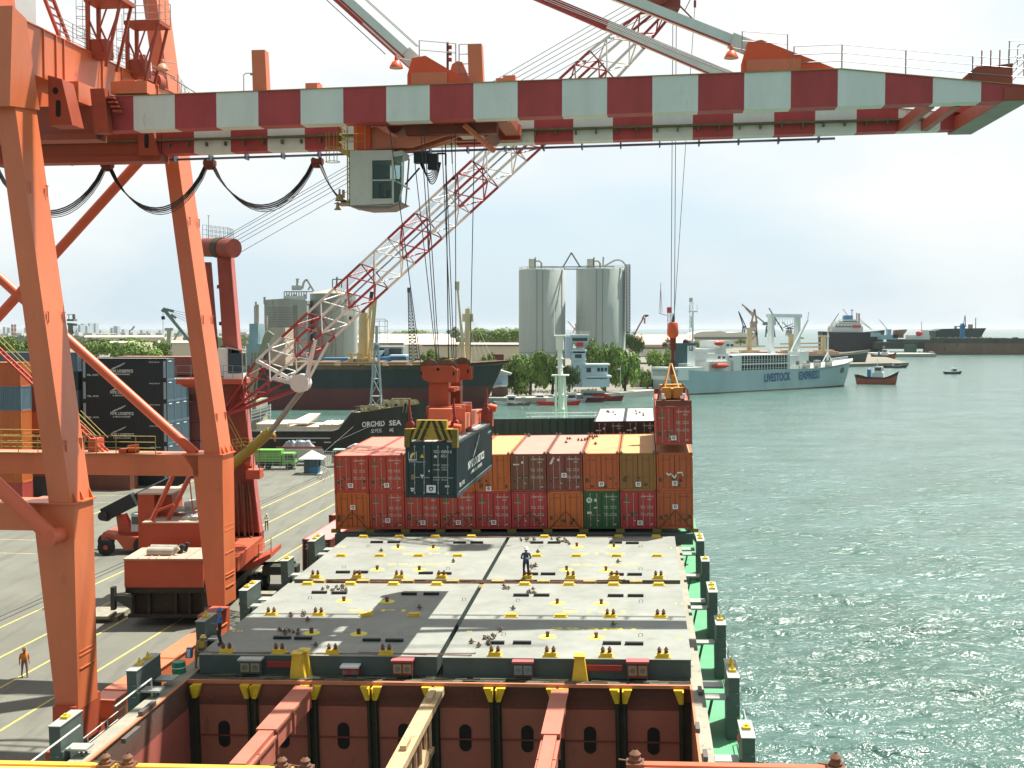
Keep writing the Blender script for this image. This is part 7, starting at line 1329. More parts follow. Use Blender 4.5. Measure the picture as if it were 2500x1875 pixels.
# ------------------------------------------------------------ silos
CS = mat('silo_concrete', (.42, .46, .43), .85, 0, .14, .12, .2, rc=(.33, .36, .33), st=.12); CS2 = mat('silo_weathered', (.3, .32, .29), .85, 0, .25, .1, .25, rc=(.16, .16, .13), st=.12)
for (u0, u1, v, lab) in ((1267, 1383, 658, 'left one of the two tall pale cylindrical silos'), (1410, 1533, 656, 'right one of the two tall pale cylindrical silos, with a ladder cage')):
    D = 600; a = P(u0, v, D); c = P(u1, v, D); R_ = (c.x-a.x)/2; cx = (a.x+c.x)/2; t = wt('concrete_silo', lab, 'silo', (cx, D+R_, 2), 'pair of tall silos')
    wp('silo_wall', CS, lambda b: (b.lathe((cx, D+R_, 0), [(R_, 1.9), (R_, a.z), (R_-.4, a.z+.5), (0, a.z+.6)], 96)), t)
    wp('wall_rib', mat('rib_grey', (.26, .28, .26)), lambda b: [b.bb((cx+R_*sin(w)-.15, D+R_-R_*cos(w)-.18, 2), (cx+R_*sin(w)+.15, D+R_-R_*cos(w)+.1, a.z)) for w in (-.25, .0, .98)]+[b.lathe((cx, D+R_, 12), [(R_+.05, 0), (R_+.05, .35)], 40)], t)
    wp('roof_rail', mat('rail_tan', (.42, .4, .28)), lambda b: [b.lathe((cx, D+R_, a.z+h), [(R_-.2, 0), (R_-.2, .14)], 32) for h in (.9, 1.6)]+[b.bar((cx+(R_-.2)*cos(k*.4), D+R_+(R_-.2)*sin(k*.4), a.z), (cx+(R_-.2)*cos(k*.4), D+R_+(R_-.2)*sin(k*.4), a.z+1.7), .14) for k in range(16)], t)
    wp('roof_house', mat('roof_house_pale', (.5, .5, .4)), lambda b: (pbox(b, u0+24, 655, u0+40, 632, D+6, 4), pbox(b, u0+38, 655, u0+42, 628, D+6, 1)), t)
    wp('roof_duct', mat('duct_grey', (.36, .36, .3)), lambda b: (b.path([P(u0+42, 637, D+7), P(u0+50, 637, D+7), P(u0+55, 642, D+7), P(u0+55, 655, D+7)], .5, 8)), t)
    if u0 > 1400:
        wp('ladder_cage', mat('cage_dark', (.1, .11, .1)), lambda b: (b.lattice([P(1528, 812, D+6), P(1538, 812, D+6), P(1538, 812, D+9), P(1528, 812, D+9)], [P(1528, 646, D+6), P(1538, 646, D+6), P(1538, 646, D+9), P(1528, 646, D+9)], 22, .25, .18)), t)
        wp('roof_pipe', mat('duct_grey', (.36, .36, .3)), lambda b: (b.path([P(1475, 650, D+5), P(1500, 636, D+5), P(1510, 634, D+5), P(1520, 638, D+5), P(1527, 647, D+5), P(1530, 665, D+5), P(1531, 810, D+5)], .45, 6), b.bar(P(1472, 652, D+5), P(1473, 627, D+5), .7)), t)
t = wt('silo_bridge', 'thin gantry bridge with a triangular frame joining the two tall silos', 'bridge', P(1395, 655, 606)); wp('bridge_frame', mat('bridge_blue_grey', (.2, .22, .24)), lambda b: (pl_(b, [(1375, 651), (1395, 617)], 606, .7), pl_(b, [(1395, 617), (1416, 651)], 606, .7), pl_(b, [(1310, 652), (1500, 651)], 606, .5), pl_(b, [(1376, 657), (1412, 657)], 606, .5)), t)
D = 540; t = wt('silo_block', 'weathered square concrete silo block with ribbed walls on the left', 'silo', (P(697, 0, D).x, D+8, 2)); wp('block_wall', CS2, lambda b: (pbox(b, 645, 885, 750, 742, D, 22), plate(b, [(645, 742), (645, 732), (690, 729), (750, 734), (750, 742)], D, 22), pbox(b, 643, 742, 648, 725, D-.6, 1)), t)
wp('wall_rib', mat('rib_weathered', (.2, .21, .18), .9, 0, .3, .2), lambda b: [pbox(b, 653, 751+5.6*k, 715, 752.2+5.6*k, D-.15, .3) for k in range(18)]+[pbox(b, 716, 885, 726, 745, D-.2, .5)], t)
wp('roof_plant', mat('plant_pale_grey', (.42, .45, .42), .6, 0, .2, .4), lambda b: (pbox(b, 712, 708, 735, 697, D+5, 5), pl_(b, [(695, 728), (745, 728)], D+4, 2), pl_(b, [(726, 706), (726, 682)], D+6, 1.0), pbox(b, 722, 683, 730, 680, D+5, 2), pl_(b, [(738, 705), (742, 688), (749, 682), (757, 695), (766, 710)], D+6, .9), pl_(b, [(752, 708), (758, 698), (765, 710)], D+6, .7), [pl_(b, [(u, 730), (u, 712)], D+4, .5) for u in range(694, 752, 6)], pl_(b, [(694, 712), (765, 712)], D+4, .5), [pbox(b, u, 730, u+6, 719, D+5, 3) for u in (698, 715, 740)]), t)
t = wt('round_silo', 'broad grey round silo with a ribbed conical roof behind the lattice boom', 'silo', (P(805, 0, 545).x, 560, 2)); a = P(750, 716, 545); c = P(860, 716, 545); R_ = (c.x-a.x)/2; cx = (a.x+c.x)/2
wp('silo_wall', CS2, lambda b: b.lathe((cx, 545+R_, 0), [(R_, 1.9), (R_, a.z-3.4), (R_+.3, a.z-3.2), (R_+.3, a.z)], 96), t); wp('silo_band', mat('silo_band_grey', (.25, .29, .28)), lambda b: b.lathe((cx, 545+R_, 0), [(R_+.35, a.z-3.0), (R_+.35, a.z)], 40), t); wp('cone_roof', mat('cone_roof_tan', (.45, .38, .28), .7, 0, .2, .4, .2), lambda b: b.lathe((cx, 545+R_, 0), [(R_+.6, a.z), (0, P(0, 702, 545).z)], 24), t)
wp('roof_frame', DGREY, lambda b: (pl_(b, [(812, 702), (812, 682), (834, 682), (834, 703)], 560, .45), pl_(b, [(821, 703), (823, 676)], 560, .7), pl_(b, [(828, 700), (828, 690)], 560, .6)), t)
t = wt('sign_panel', 'pale panel with a faint red mark on the side of the round silo', 'panel', P(846, 745, 540)); wp('panel_face', LWH, lambda b: pbox(b, 833, 770, 860, 720, 541, .5), t); wp('panel_mark', mat('faint_red', (.5, .25, .22)), lambda b: (pl_(b, [(843, 760), (843, 732), (852, 732), (852, 745), (843, 745)], 540.7, .5), pl_(b, [(850, 760), (857, 735)], 540.7, .4)), t)
t = wt('round_silo', 'shorter pale round silo at the right end of the left silo group', 'silo', (P(838, 0, 540).x, 552, 2)); wp('silo_wall', CS, lambda b: b.lathe((P(838, 0, 542).x, 551, 0), [(4.4, 1.9), (4.4, P(0, 752, 542).z), (0, P(0, 750, 542).z)], 24), t)
# steel frame, sheds and warehouses
t = wt('unroofed_hall', 'skeleton of an unroofed steel hall right of the left silos', 'building frame', P(915, 845, 470)); FRM = mat('frame_blue_grey', (.42, .5, .5), .6)
wp('frame_members', FRM, lambda b: ([pl_(b, [(u, 846), (u, 782)], y, .22) for u in (876, 884, 898, 912, 926, 940, 946) for y in (470, 478)], [pl_(b, [(u, v), (w_, v)], y, .2) for v in (784, 797, 812, 825) for u, w_ in ((876, 946),) for y in (470, 478)], pl_(b, [(876, 786), (884, 779), (940, 779), (946, 786)], 474, .25)), t)
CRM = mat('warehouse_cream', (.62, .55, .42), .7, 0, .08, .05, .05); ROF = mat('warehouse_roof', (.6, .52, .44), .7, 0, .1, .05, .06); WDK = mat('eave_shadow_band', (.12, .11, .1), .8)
def ware(label, D, dep, wall, roof, band=None, extra=None, name='warehouse'):
    t = wt(name, label, 'warehouse' if name == 'warehouse' else 'shed', (P((wall[0]+wall[2])/2, 0, D).x, D+dep/2, 2)); wp('wall', CRM, lambda b: pbox(b, *wall, D, dep), t)
    if roof: wp('roof', ROF, lambda b: b.hexa([P(roof[0], roof[1], D-.5), P(roof[2], roof[1], D-.5), P(roof[2]-3, roof[3], D+dep), P(roof[0]+3, roof[3], D+dep), P(roof[0], roof[1], D-.5)+V(0, 0, .3), P(roof[2], roof[1], D-.5)+V(0, 0, .3), P(roof[2]-3, roof[3], D+dep)+V(0, 0, .3), P(roof[0]+3, roof[3], D+dep)+V(0, 0, .3)]), t)
    if band: wp('eave', WDK, lambda b: pbox(b, *band, D-.6, .5), t)  # dark band paints the shade below the roof edge
    return t
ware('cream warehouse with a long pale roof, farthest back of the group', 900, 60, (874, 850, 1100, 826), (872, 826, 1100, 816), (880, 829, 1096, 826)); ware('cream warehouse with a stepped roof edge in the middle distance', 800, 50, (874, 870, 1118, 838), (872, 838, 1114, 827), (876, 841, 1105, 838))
ware('cream warehouse with a long painted band of eave shade, nearest behind the black ship', 640, 40, (988, 915, 1268, 842), (985, 842, 1268, 838), (1032, 845, 1268, 842)); ware('pale warehouse on the far left beyond the trees', 900, 50, (208, 833, 402, 824), (205, 824, 402, 820)); ware('long white-roofed shed left of the far leg', 560, 40, (385, 900, 470, 838), (384, 838, 470, 833)); ware('low white-roofed shed behind the left trees', 600, 30, (268, 880, 330, 838), (266, 838, 332, 834))
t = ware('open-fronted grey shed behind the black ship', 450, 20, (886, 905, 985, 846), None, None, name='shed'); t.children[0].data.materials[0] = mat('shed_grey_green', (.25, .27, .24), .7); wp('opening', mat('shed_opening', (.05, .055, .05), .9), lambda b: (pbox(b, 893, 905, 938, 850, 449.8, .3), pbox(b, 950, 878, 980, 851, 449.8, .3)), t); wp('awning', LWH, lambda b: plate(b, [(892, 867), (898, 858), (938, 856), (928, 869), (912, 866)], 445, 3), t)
t = wt('shed', 'bright blue shed with a pale roof edge behind the black ship', 'shed', P(930, 890, 440)); wp('wall', mat('shed_blue', (.05, .17, .3), .6, 0, .2, .3), lambda b: (pbox(b, 912, 900, 992, 872, 440, 12), pbox(b, 936, 900, 985, 884, 438, 2), pbox(b, 787, 900, 874, 874, 444, 10), pbox(b, 1045, 893, 1082, 886, 440, 8)), t); wp('roof', LBLUE, lambda b: (pbox(b, 950, 871, 990, 867, 439, 14), pbox(b, 935, 886, 972, 883, 437.6, 3), pbox(b, 1043, 887, 1084, 884.5, 439, 10)), t); wp('door_frame', YRAIL, lambda b: pbox(b, 981, 900, 984, 879, 438.8, .5), t)
for (u0, v0, u1, v1, D, k, lab) in ((1196, 883, 1230, 865, 430, 'maroon', 'maroon container stacked above the black ship bow'), (1165, 897, 1200, 880, 430, 'brown', 'brown container behind the black ship bow'), (1199, 898, 1232, 884, 429, 'steelblue', 'blue container with white letters behind the black ship bow')):
    a = P(u0, v0, D); t = wt('shipping_container', lab, 'container', a, 'containers behind the black ship bow'); m_ = mat('far_blue_container', (.04, .15, .3)) if k == 'steelblue' else cmats(k)[0]
    wp('shell', m_, lambda b: (pbox(b, u0, v0, u1, v1, D, 2.4), [pbox(b, u0+1+q*3, v0-1, u0+2+q*3, v1+1, D-.12, .15) for q in range(int((u1-u0)/3))]), t)
    if k == 'steelblue': wp('side_lettering', WHITE, lambda b: b.text('ANL', P(1217, 895, D-.3), (1, 0, 0), (0, 0, 1), 1.1, 2.0, .02), t)
# control tower building
D = 400; t = wt('control_tower', 'pale blue harbour control building with a glazed lookout between the silos', 'building', (P(1412, 0, D).x, D+5, 2)); PBL = mat('tower_pale_blue', (.58, .68, .76), .7, 0, .08, .2, .05)
wp('wall', PBL, lambda b: (pbox(b, 1397, 945, 1430, 858, D, 7), pbox(b, 1399, 862, 1428, 850, D, 6), pbox(b, 1395, 836, 1436, 820, D-.4, 7), pbox(b, 1428, 920, 1484, 890, D, 8), pbox(b, 1420, 945, 1488, 918, D-1, 9)), t)
wp('roof', LWH, lambda b: (pbox(b, 1392, 821, 1440, 817, D-1, 9), pbox(b, 1425, 893, 1490, 889, D-1, 10), pbox(b, 1393, 858, 1434, 855, D-.8, 8), pbox(b, 1428, 922, 1494, 918, D-1.4, 10), pbox(b, 1395, 880, 1432, 877, D-.4, 8)), t)
wp('window', DARKW, lambda b: (pbox(b, 1397, 833, 1434, 825, D-.5, .2), pbox(b, 1404, 874, 1420, 865, D-.1, .2), pbox(b, 1432, 909, 1443, 898, D-.1, .2), [pbox(b, 1458+9*k, 907, 1465+8.5*k, 898, D-.1, .2) for k in range(3)], pbox(b, 1432, 924.5, 1482, 922, D-1.1, .2)), t)
wp('roof_rail', LGREY, lambda b: (b.railing([P(1393, 817, D-1), P(1440, 817, D-1)], .9, .05, 2, 1.5), pl_(b, [(1416, 817), (1416, 780)], D, .12), pl_(b, [(1420, 817), (1422, 778)], D, .12), pl_(b, [(1410, 779), (1426, 778)], D, .1)), t); wp('red_sign', RED, lambda b: pbox(b, 1407, 846, 1424, 836, D-.8, .3), t); wp('lookout_column', PBL, lambda b: pbox(b, 1381, 875, 1399, 822, D+3, 5), t)
t = wt('boathouse', 'small pale blue boathouse by the black ship bow', 'building', P(1228, 940, 395)); wp('wall', LBLUE, lambda b: plate(b, [(1203, 942), (1210, 918), (1215, 912), (1240, 912), (1240, 942)], 396, 8), t); wp('roof', LGREY, lambda b: (plate(b, [(1207, 914), (1218, 903), (1250, 912), (1248, 916)], 394, 10), plate(b, [(1200, 948), (1204, 943), (1226, 938), (1222, 944)], 393, 4)), t); wp('dark_base', DKBR, lambda b: pbox(b, 1200, 968, 1240, 945, 398, 5), t)
fl = wt('flagpole', 'white pole flying a red and white flag in front of the right trees', 'flagpole', P(1516, 945, 420)); wp('pole', WHITE, lambda b: pl_(b, [(1515.5, 955), (1515, 893)], 420, .16), fl); wp('flag', [RED, WHITE], lambda b: (pbox(b, 1508, 899, 1515, 896, 420, .06), setattr(b, 'k', 1), pbox(b, 1508, 902.5, 1515, 899, 420, .06)), fl)
t = wt('warehouse', 'low white harbour wall building behind the right wharf', 'building', P(1580, 940, 455)); wp('wall', [CRM, DGREY], lambda b: (pbox(b, 1550, 950, 1700, 912, 462, 5), setattr(b, 'k', 1), pbox(b, 1562, 948, 1568, 934, 461.6, .5), pbox(b, 1572, 942, 1600, 930, 461.6, .5)), t)
# motorbikes parked under the trees on the wharf
mbk = MB()
for s in (-.6, .6): mbk.lathe((s, -.06, .3), [(.2, 0), (.3, 0), (.3, .12), (.2, .12)], 8, (0, 1, 0))
mbk.bar((-.6, 0, .55), (.45, 0, .65), .22, .3); mbk.bar((.6, 0, .3), (.4, 0, 1.0), .07); mbk.k = 1; mbk.bar((-.5, 0, .75), (.1, 0, .78), .24, .12); mbk.bar((.4, -.3, 1.0), (.4, .3, 1.0), .05)
mo = mbk.build('motorbike', [mat('bike_mix', (.25, .25, .26), .5, .2, .5, .5), BLACK]); MBD_ = mo.data; bpy.data.objects.remove(mo); r = random.Random(4)
for k in range(64):
    u = 1215+k*4.2 if k < 58 else 1560+k*1.0; 
    if 1380 < u < 1402: continue
    p = G(u, 960-(u > 1400)*(u-1400)*.06+r.uniform(-2.5, 1.5), 2.0); o = bpy.data.objects.new('motorbike', MBD_); COL.objects.link(o); o.matrix_world = T(p.x, p.y, 2.02) @ RZ(1.3+r.uniform(-.3, .3)); tag(o, 'small motorbike parked in the row under the wharf trees', 'motorbike', 'motorbikes parked along the wharf'); ROOTM[o.name] = o.matrix_world.copy()
# ------------------------------------------------------------ trees
LEAF = {}
def leafm(name, c):
    m = mat(name, c, .75, 0, .45, .6, spec=.2); return m
def tree_mesh(seed, blobs, nq, q, c):
    key = (seed, nq)
    if key in LEAF: return LEAF[key]
    r = random.Random(seed); b = MB(); vs = []; fs = []
    for k in range(nq):
        bx, by, bz, br = blobs[r.randrange(len(blobs))]
        while True:
            d_ = V(r.uniform(-1, 1), r.uniform(-1, 1), r.uniform(-1, 1))
            if .05 < d_.length < 1: break
        rad = .45+.55*r.random()**.5; d_.normalize(); p = V(bx, by, bz)+V(d_.x*br, d_.y*br, d_.z*br*.75)*rad*(1+.18*sin(5*d_.x+seed)*cos(4*d_.z))
        n_ = (d_+V(r.uniform(-.7, .7), r.uniform(-.7, .7), r.uniform(-.2, .9))).normalized(); x = n_.cross(V(r.uniform(-1, 1), r.uniform(-1, 1), .3)).normalized(); y = n_.cross(x); s = q*r.uniform(.5, 1.3); i = len(vs)
        vs += [p+x*s, p+y*s*.7, p-x*s, p-y*s*.6+n_*s*.2]; fs.append((i, i+1, i+2, i+3))
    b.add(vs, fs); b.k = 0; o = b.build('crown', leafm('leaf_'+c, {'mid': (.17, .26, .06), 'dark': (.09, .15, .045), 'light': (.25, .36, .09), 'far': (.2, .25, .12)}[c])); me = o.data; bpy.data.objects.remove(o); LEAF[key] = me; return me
TRK = {}
def tree(u, vb, wpx, hpx, D, label, seed=1, c='mid', group='trees on the far shore', nq=1500, z0=2.0):
    s = mpp(D); W = wpx*s/2; H_ = hpx*s; r = random.Random(seed*13+5); blobs = [(0, 0, .62, .42)]+[(r.uniform(-.68, .68), r.uniform(-.4, .4), r.uniform(.25, .82), r.uniform(.24, .4)) for k in range(9)]
    x = P(u, 0, D).x; base = max(z0, P(0, vb, D).z-0) if vb else z0
    t = thing('tree', label, 'tree', T(x, D, base), group); me = tree_mesh(seed, blobs, nq, .055, c); o = shared('crown', me, t); o.scale = (W, W*.8, H_)
    b = MB(); b.tube((0, 0, -.3), (W*.05, 0, H_*.45), W*.05+.15, 7, W*.03+.1)
    for k in range(4): a = k*1.6+seed; b.tube((W*.03, 0, H_*.3), (W*.4*cos(a), W*.3*sin(a), H_*.65), .12+W*.015, 5, .06)
    b.build('trunk', TRUNK, t); return t
tree(1295, 962, 120, 96, 402, 'broad dense tree in front of the left tall silo', 1, 'mid', nq=5200); tree(1350, 960, 110, 104, 405, 'big rounded tree directly left of the control tower', 2, 'mid', nq=5200); tree(1258, 962, 70, 84, 404, 'tree with palm-like fronds by the small boathouse', 3, 'mid', nq=2600); tree(1392, 955, 60, 60, 396, 'low tree at the foot of the control tower', 4, 'dark', nq=1800)
tree(1480, 955, 110, 122, 425, 'tall tree directly right of the control tower', 5, 'mid', nq=5000); tree(1530, 955, 90, 108, 432, 'bright green tree in front of the right tall silo', 6, 'light', nq=4200); tree(1620, 948, 90, 92, 452, 'light green tree behind the livestock ship stern', 7, 'light', nq=4200); tree(1585, 948, 80, 52, 450, 'low spreading tree with bare stems at the wharf end', 8, 'mid', nq=1800); tree(1548, 875, 60, 70, 640, 'dark tree at the right edge of the right tall silo', 9, 'dark', nq=2400); tree(1645, 948, 60, 50, 456, 'small tree beside the lifted red container frame', 10, 'light', nq=1500)
for u, v, w_, h_, D, c, lab in ((0, 905, 110, 82, 420, 'mid', 'green tree above the left edge container stack'), (60, 905, 90, 80, 425, 'mid', 'green tree between the left edge stack and the near leg'), (215, 890, 110, 62, 430, 'mid', 'tree just right of the near leg'), (270, 885, 60, 50, 440, 'mid', 'small tree right of the near leg'), (340, 885, 120, 56, 420, 'light', 'broad light tree above the logo stack'), (385, 880, 60, 50, 425, 'mid', 'tree left of the far leg'), (300, 845, 120, 22, 760, 'far', 'distant tree belt left of the far leg'), (230, 842, 80, 20, 770, 'far', 'distant hazy trees by the near leg'),
                            (1050, 905, 60, 52, 420, 'light', 'pale feathery tree behind the blue roof'), (1085, 905, 40, 40, 425, 'light', 'small feathery tree behind the spreader ropes'), (1200, 905, 60, 44, 430, 'light', 'light green tree above the maroon containers'), (985, 826, 80, 18, 1000, 'far', 'distant tree line left of the lattice jib'), (1030, 825, 70, 22, 1000, 'far', 'distant tree line behind the lattice jib'), (1110, 830, 50, 32, 900, 'far', 'distant tree by the cream derrick'), (1165, 835, 80, 34, 880, 'far', 'distant tree right of the cream derrick'), (1235, 840, 110, 44, 860, 'far', 'big distant tree left of the left tall silo'), (1200, 838, 60, 30, 870, 'far', 'smaller distant tree left of the left tall silo'), (1265, 838, 50, 34, 870, 'far', 'distant tree touching the left tall silo'), (1700, 850, 60, 20, 700, 'dark', 'dark shrub by the white mast base'), (1815, 842, 30, 16, 760, 'mid', 'round shrub in front of the shipyard'), (1960, 828, 30, 8, 900, 'mid', 'low shrub on the shipyard shore'), (1640, 850, 40, 25, 690, 'dark', 'dark shrub under the red lattice mast')):
    tree(u, v, w_, h_, D, lab, int(u) % 6+11, c, nq=2600 if w_ > 50 else 1300)
# ------------------------------------------------------------ shipyard, tanks, masts and far cranes
TK = mat('tank_white', (.72, .68, .6), .6, 0, .06, .05)
t = wt('storage_hall', 'row of white-roofed storage halls on the shipyard shore', 'warehouse', (P(1730, 0, 950).x, 960, 2)); wp('hall_wall', [TK, mat('hall_pink_roof', (.6, .38, .3), .7)], lambda b: (pbox(b, 1575, 848, 1850, 820, 950, 40), plate(b, [(1690, 820), (1700, 812), (1715, 809), (1760, 808), (1775, 812), (1810, 811), (1850, 820)], 950, 40), pbox(b, 1560, 868, 1690, 842, 760, 30), setattr(b, 'k', 1), b.hexa([P(1548, 842, 758), P(1700, 842, 758), P(1690, 818, 800), P(1552, 818, 800), P(1548, 841, 758), P(1700, 841, 758), P(1690, 817, 800), P(1552, 817, 800)])), t)
wp('hall_shade_strip', mat('hall_shade_grey', (.2, .2, .18)), lambda b: (pbox(b, 1600, 828, 1830, 823, 949.5, .5), pbox(b, 1560, 852, 1680, 848, 759.5, .5)), t)  # grey strips on the walls paint shade below the roofs
def tower(lab, u0, u1, v0, v1, D, m, name='lattice_mast', n_=10, top=None):
    t = wt(name, lab, 'mast', P((u0+u1)/2, v0, D)); w_ = u1-u0; k = .6
    wp('mast_frame', m, lambda b: b.lattice([P(u0, v0, D), P(u1, v0, D), P(u1, v0, D+mpp(D)*w_), P(u0, v0, D+mpp(D)*w_)], [P(u0+w_*.2, v1, D), P(u1-w_*.2, v1, D), P(u1-w_*.2, v1, D+mpp(D)*w_*k), P(u0+w_*.2, v1, D+mpp(D)*w_*k)], n_, mpp(D)*.55, mpp(D)*.35), t)
    if top: wp('mast_head', top[0], lambda b: pbox(b, *top[1], D-1, 3), t)
    return t
DKM = mat('mast_dark_red', (.18, .07, .06), .6); tower('dark lattice mast with a red box on top behind the hook block', 1628, 1640, 870, 760, 560, DKM, top=(RED, (1630, 764, 1640, 750))); tower('thin white lattice tower with a grey drum head', 1682, 1694, 860, 737, 700, LGREY, top=(LGREY, (1684, 737, 1691, 727)))
t = wt('antenna_mast', 'hair-thin antenna mast left of the hook rope', 'mast', P(1613, 765, 620)); wp('mast_rod', mat('rod_pale_red', (.4, .25, .25)), lambda b: (pl_(b, [(1613, 764), (1613, 690)], 620, .25), pl_(b, [(1609, 764), (1613, 700), (1617, 764)], 620, .18), pl_(b, [(1609, 765), (1628, 770)], 620, .3)), t)
JC = mat('jib_blue_grey', (.28, .3, .34), .6); JO = mat('jib_olive', (.3, .28, .2), .6); JT = mat('jib_tan_red', (.42, .24, .18), .6)
def jib(lab, base, legs, jibp, D, m, cabp=None, w=1.0):
    t = wt('harbour_jib_crane', lab, 'crane', P(base[0], base[1], D), 'shipyard jib cranes'); wp('crane_tower', m, lambda b: [pl_(b, l_, D, w) for l_ in legs]+([pbox(b, *cabp, D-2, 5)] if cabp else []), t); wp('jib', m, lambda b: [pl_(b, l_, D, w*.8) for l_ in jibp], t); return t
jib('tall tan lattice crane in the middle of the shipyard', (1840, 850), [[(1832, 845), (1837, 784)], [(1850, 845), (1845, 784)], [(1834, 830), (1848, 815), (1836, 800), (1846, 790)], [(1834, 790), (1842, 755), (1848, 790)], [(1833, 815), (1849, 815)]], [[(1811, 743), (1838, 765), (1864, 786)], [(1820, 752), (1838, 772)]], 900, mat('jib_faded_tan', (.4, .32, .26)), (1834, 800, 1847, 785), 1.2)
jib('blue-topped portal crane right of the tan lattice crane', (1880, 820), [[(1869, 823), (1872, 795)], [(1892, 823), (1888, 795)], [(1872, 812), (1890, 800)], [(1870, 805), (1891, 812)], [(1884, 788), (1887, 770)], [(1876, 786), (1887, 770), (1892, 786)]], [[(1877, 752), (1912, 808)], [(1885, 768), (1910, 803)]], 900, mat('jib_teal', (.14, .24, .24)), (1865, 794, 1894, 786), 1.0)
jib('small blue crane left of the tan lattice crane', (1816, 812), [[(1813, 812), (1814, 796)], [(1818, 812), (1818, 796)]], [[(1803, 760), (1818, 806)], [(1805, 764), (1822, 800)]], 880, mat('jib_dark_blue', (.08, .12, .25)), None, .9)
jib('grey jib crane right of the white gantry mast', (1930, 820), [[(1925, 822), (1924, 800)], [(1932, 822), (1930, 800)], [(1918, 802), (1937, 802)]], [[(1910, 786), (1925, 800), (1940, 796)], [(1912, 800), (1936, 790)]], 900, JC, (1922, 815, 1934, 806), .9)
jib('pale jib crane before the blue-funnelled ship', (2024, 808), [[(2022, 812), (2024, 800)]], [[(2024, 806), (2048, 764)], [(2020, 804), (2047, 766)]], 1050, LGREY, None, .6); jib('thin crane behind the blue-funnelled ship', (2076, 775), [[(2074, 786), (2072, 774)]], [[(2072, 774), (2058, 754)]], 1200, LGREY, None, .7); jib('thin pale jib crane over the pale blue barge', (2168, 806), [[(2164, 812), (2163, 800)]], [[(2168, 806), (2146, 780)], [(2163, 800), (2150, 784)]], 1120, LGREY, None, .5)
jib('red mobile jib crane right of the right tall silo', (1549, 815), [[(1549, 818), (1552, 810)]], [[(1549, 815), (1571, 776)], [(1568, 778), (1573, 770), (1583, 770), (1575, 774)], [(1574, 776), (1574, 790)]], 700, mat('jib_dusty_red', (.36, .13, .1)), None, 1.0); jib('blurred far crane on the city shore', (318, 812), [[(316, 815), (317, 805)]], [[(318, 808), (328, 796)], [(322, 806), (329, 797)]], 2400, JC, None, 2.0); jib('hazy red and white crane between the two tall silos', (1405, 812), [[(1408, 820), (1405, 790)], [(1398, 815), (1404, 800)]], [[(1386, 784), (1410, 812)]], 900, mat('jib_dusty_pink', (.55, .3, .28)), None, .8)
cr_ = wt('lattice_crane', 'dark tapering lattice jib standing behind the long black ship', 'crane', P(1003, 895, 405)); wp('jib', mat('jib_dark_teal', (.06, .09, .1), .6), lambda b: (b.lattice([P(1000, 893, 405), P(1022, 893, 405), P(1022, 893, 408), P(1000, 893, 408)], [P(996, 710, 405), P(1001, 710, 405), P(1001, 710, 406), P(996, 710, 406)], 22, .16, .1), b.box(P(998, 708, 405.5), (1.0, 1.0, 1.6)), pbox(b, 1012, 900, 1024, 875, 404, 4)), cr_)
sc_ = wt('derrick_mast', 'light derrick post with dark blocks left of the white unroofed steel hall', 'derrick', P(905, 800, 385)); wp('post', CREAM, lambda b: (pl_(b, [(897, 860), (906, 720)], 385, .9), pl_(b, [(906, 720), (912, 780)], 385, .4)), sc_); wp('block', BLACK, lambda b: (pl_(b, [(905, 735), (908, 712)], 384, 1.1), pl_(b, [(912, 770), (912, 776)], 384, .9), pl_(b, [(884, 770), (889, 758)], 384, .8), pl_(b, [(852, 778), (858, 775)], 384, .9)), sc_)
sd = wt('left_derrick', 'grey derrick arm with a hanging block beside the far leg', 'derrick', P(450, 840, 300)); wp('arm', mat('derrick_grey', (.2, .23, .22)), lambda b: (pl_(b, [(400, 755), (466, 835), (480, 860)], 300, .75), pl_(b, [(398, 754), (402, 758)], 300, 1.2), pl_(b, [(404, 755), (424, 760)], 300, .7), pl_(b, [(418, 768), (430, 776)], 300, .6)), sd); wp('block', BLACK, lambda b: (pl_(b, [(398, 772), (399, 780)], 300, .7), pl_(b, [(398, 758), (398, 822)], 300, .08)), sd); wp('stay', ROPE, lambda b: [pl_(b, [(424, 758+4*k), (480, 770+9*k)], 300, .07) for k in range(4)], sd)
pm = wt('signal_platform', 'dark platform mast peeking out beside the near leg', 'mast', P(178, 815, 260)); wp('mast_frame', mat('mast_grey_olive', (.18, .19, .15)), lambda b: (pl_(b, [(172, 818), (172, 790)], 260, .8), pbox(b, 163, 784, 180, 779, 259, 2), pl_(b, [(180, 767), (181, 780)], 260, .5), pl_(b, [(165, 791), (188, 793)], 260, .5), pl_(b, [(168, 768), (168, 780)], 260, .15), pl_(b, [(163, 768), (180, 768)], 260, .12), pl_(b, [(175, 800), (180, 815)], 260, .3)), pm)
tp_ = wt('deck_mast', 'cream T-shaped post among the sheds left of the far leg', 'mast', P(413, 830, 350)); wp('post', mat('post_pale', (.5, .46, .36)), lambda b: (pl_(b, [(413, 838), (413, 805)], 350, 1.1), pl_(b, [(403, 804), (423, 804)], 350, .8), pl_(b, [(425, 830), (440, 805)], 350, .5)), tp_)
for (u, v0, lab) in ((37, 790, 'striped red and white chimney on the far left skyline'), (30, 792, 'second striped chimney on the far left skyline')):
    t = wt('chimney', lab, 'chimney', P(u, 818, 2600)); b = MB(Matrix.Identity(4).copy())
    for k in range(5): b.k = k % 2; b.tube(P(u, 818-5.2*k, 2600), P(u, 818-5.2*(k+1), 2600), 2.6, 8)
    b.build('stack', [mat('chimney_red', (.5, .15, .12)), LGREY], t)
CT = mat('skyline_blue_grey', (.36, .44, .48), .8, 0, .1, .01); r = random.Random(21)
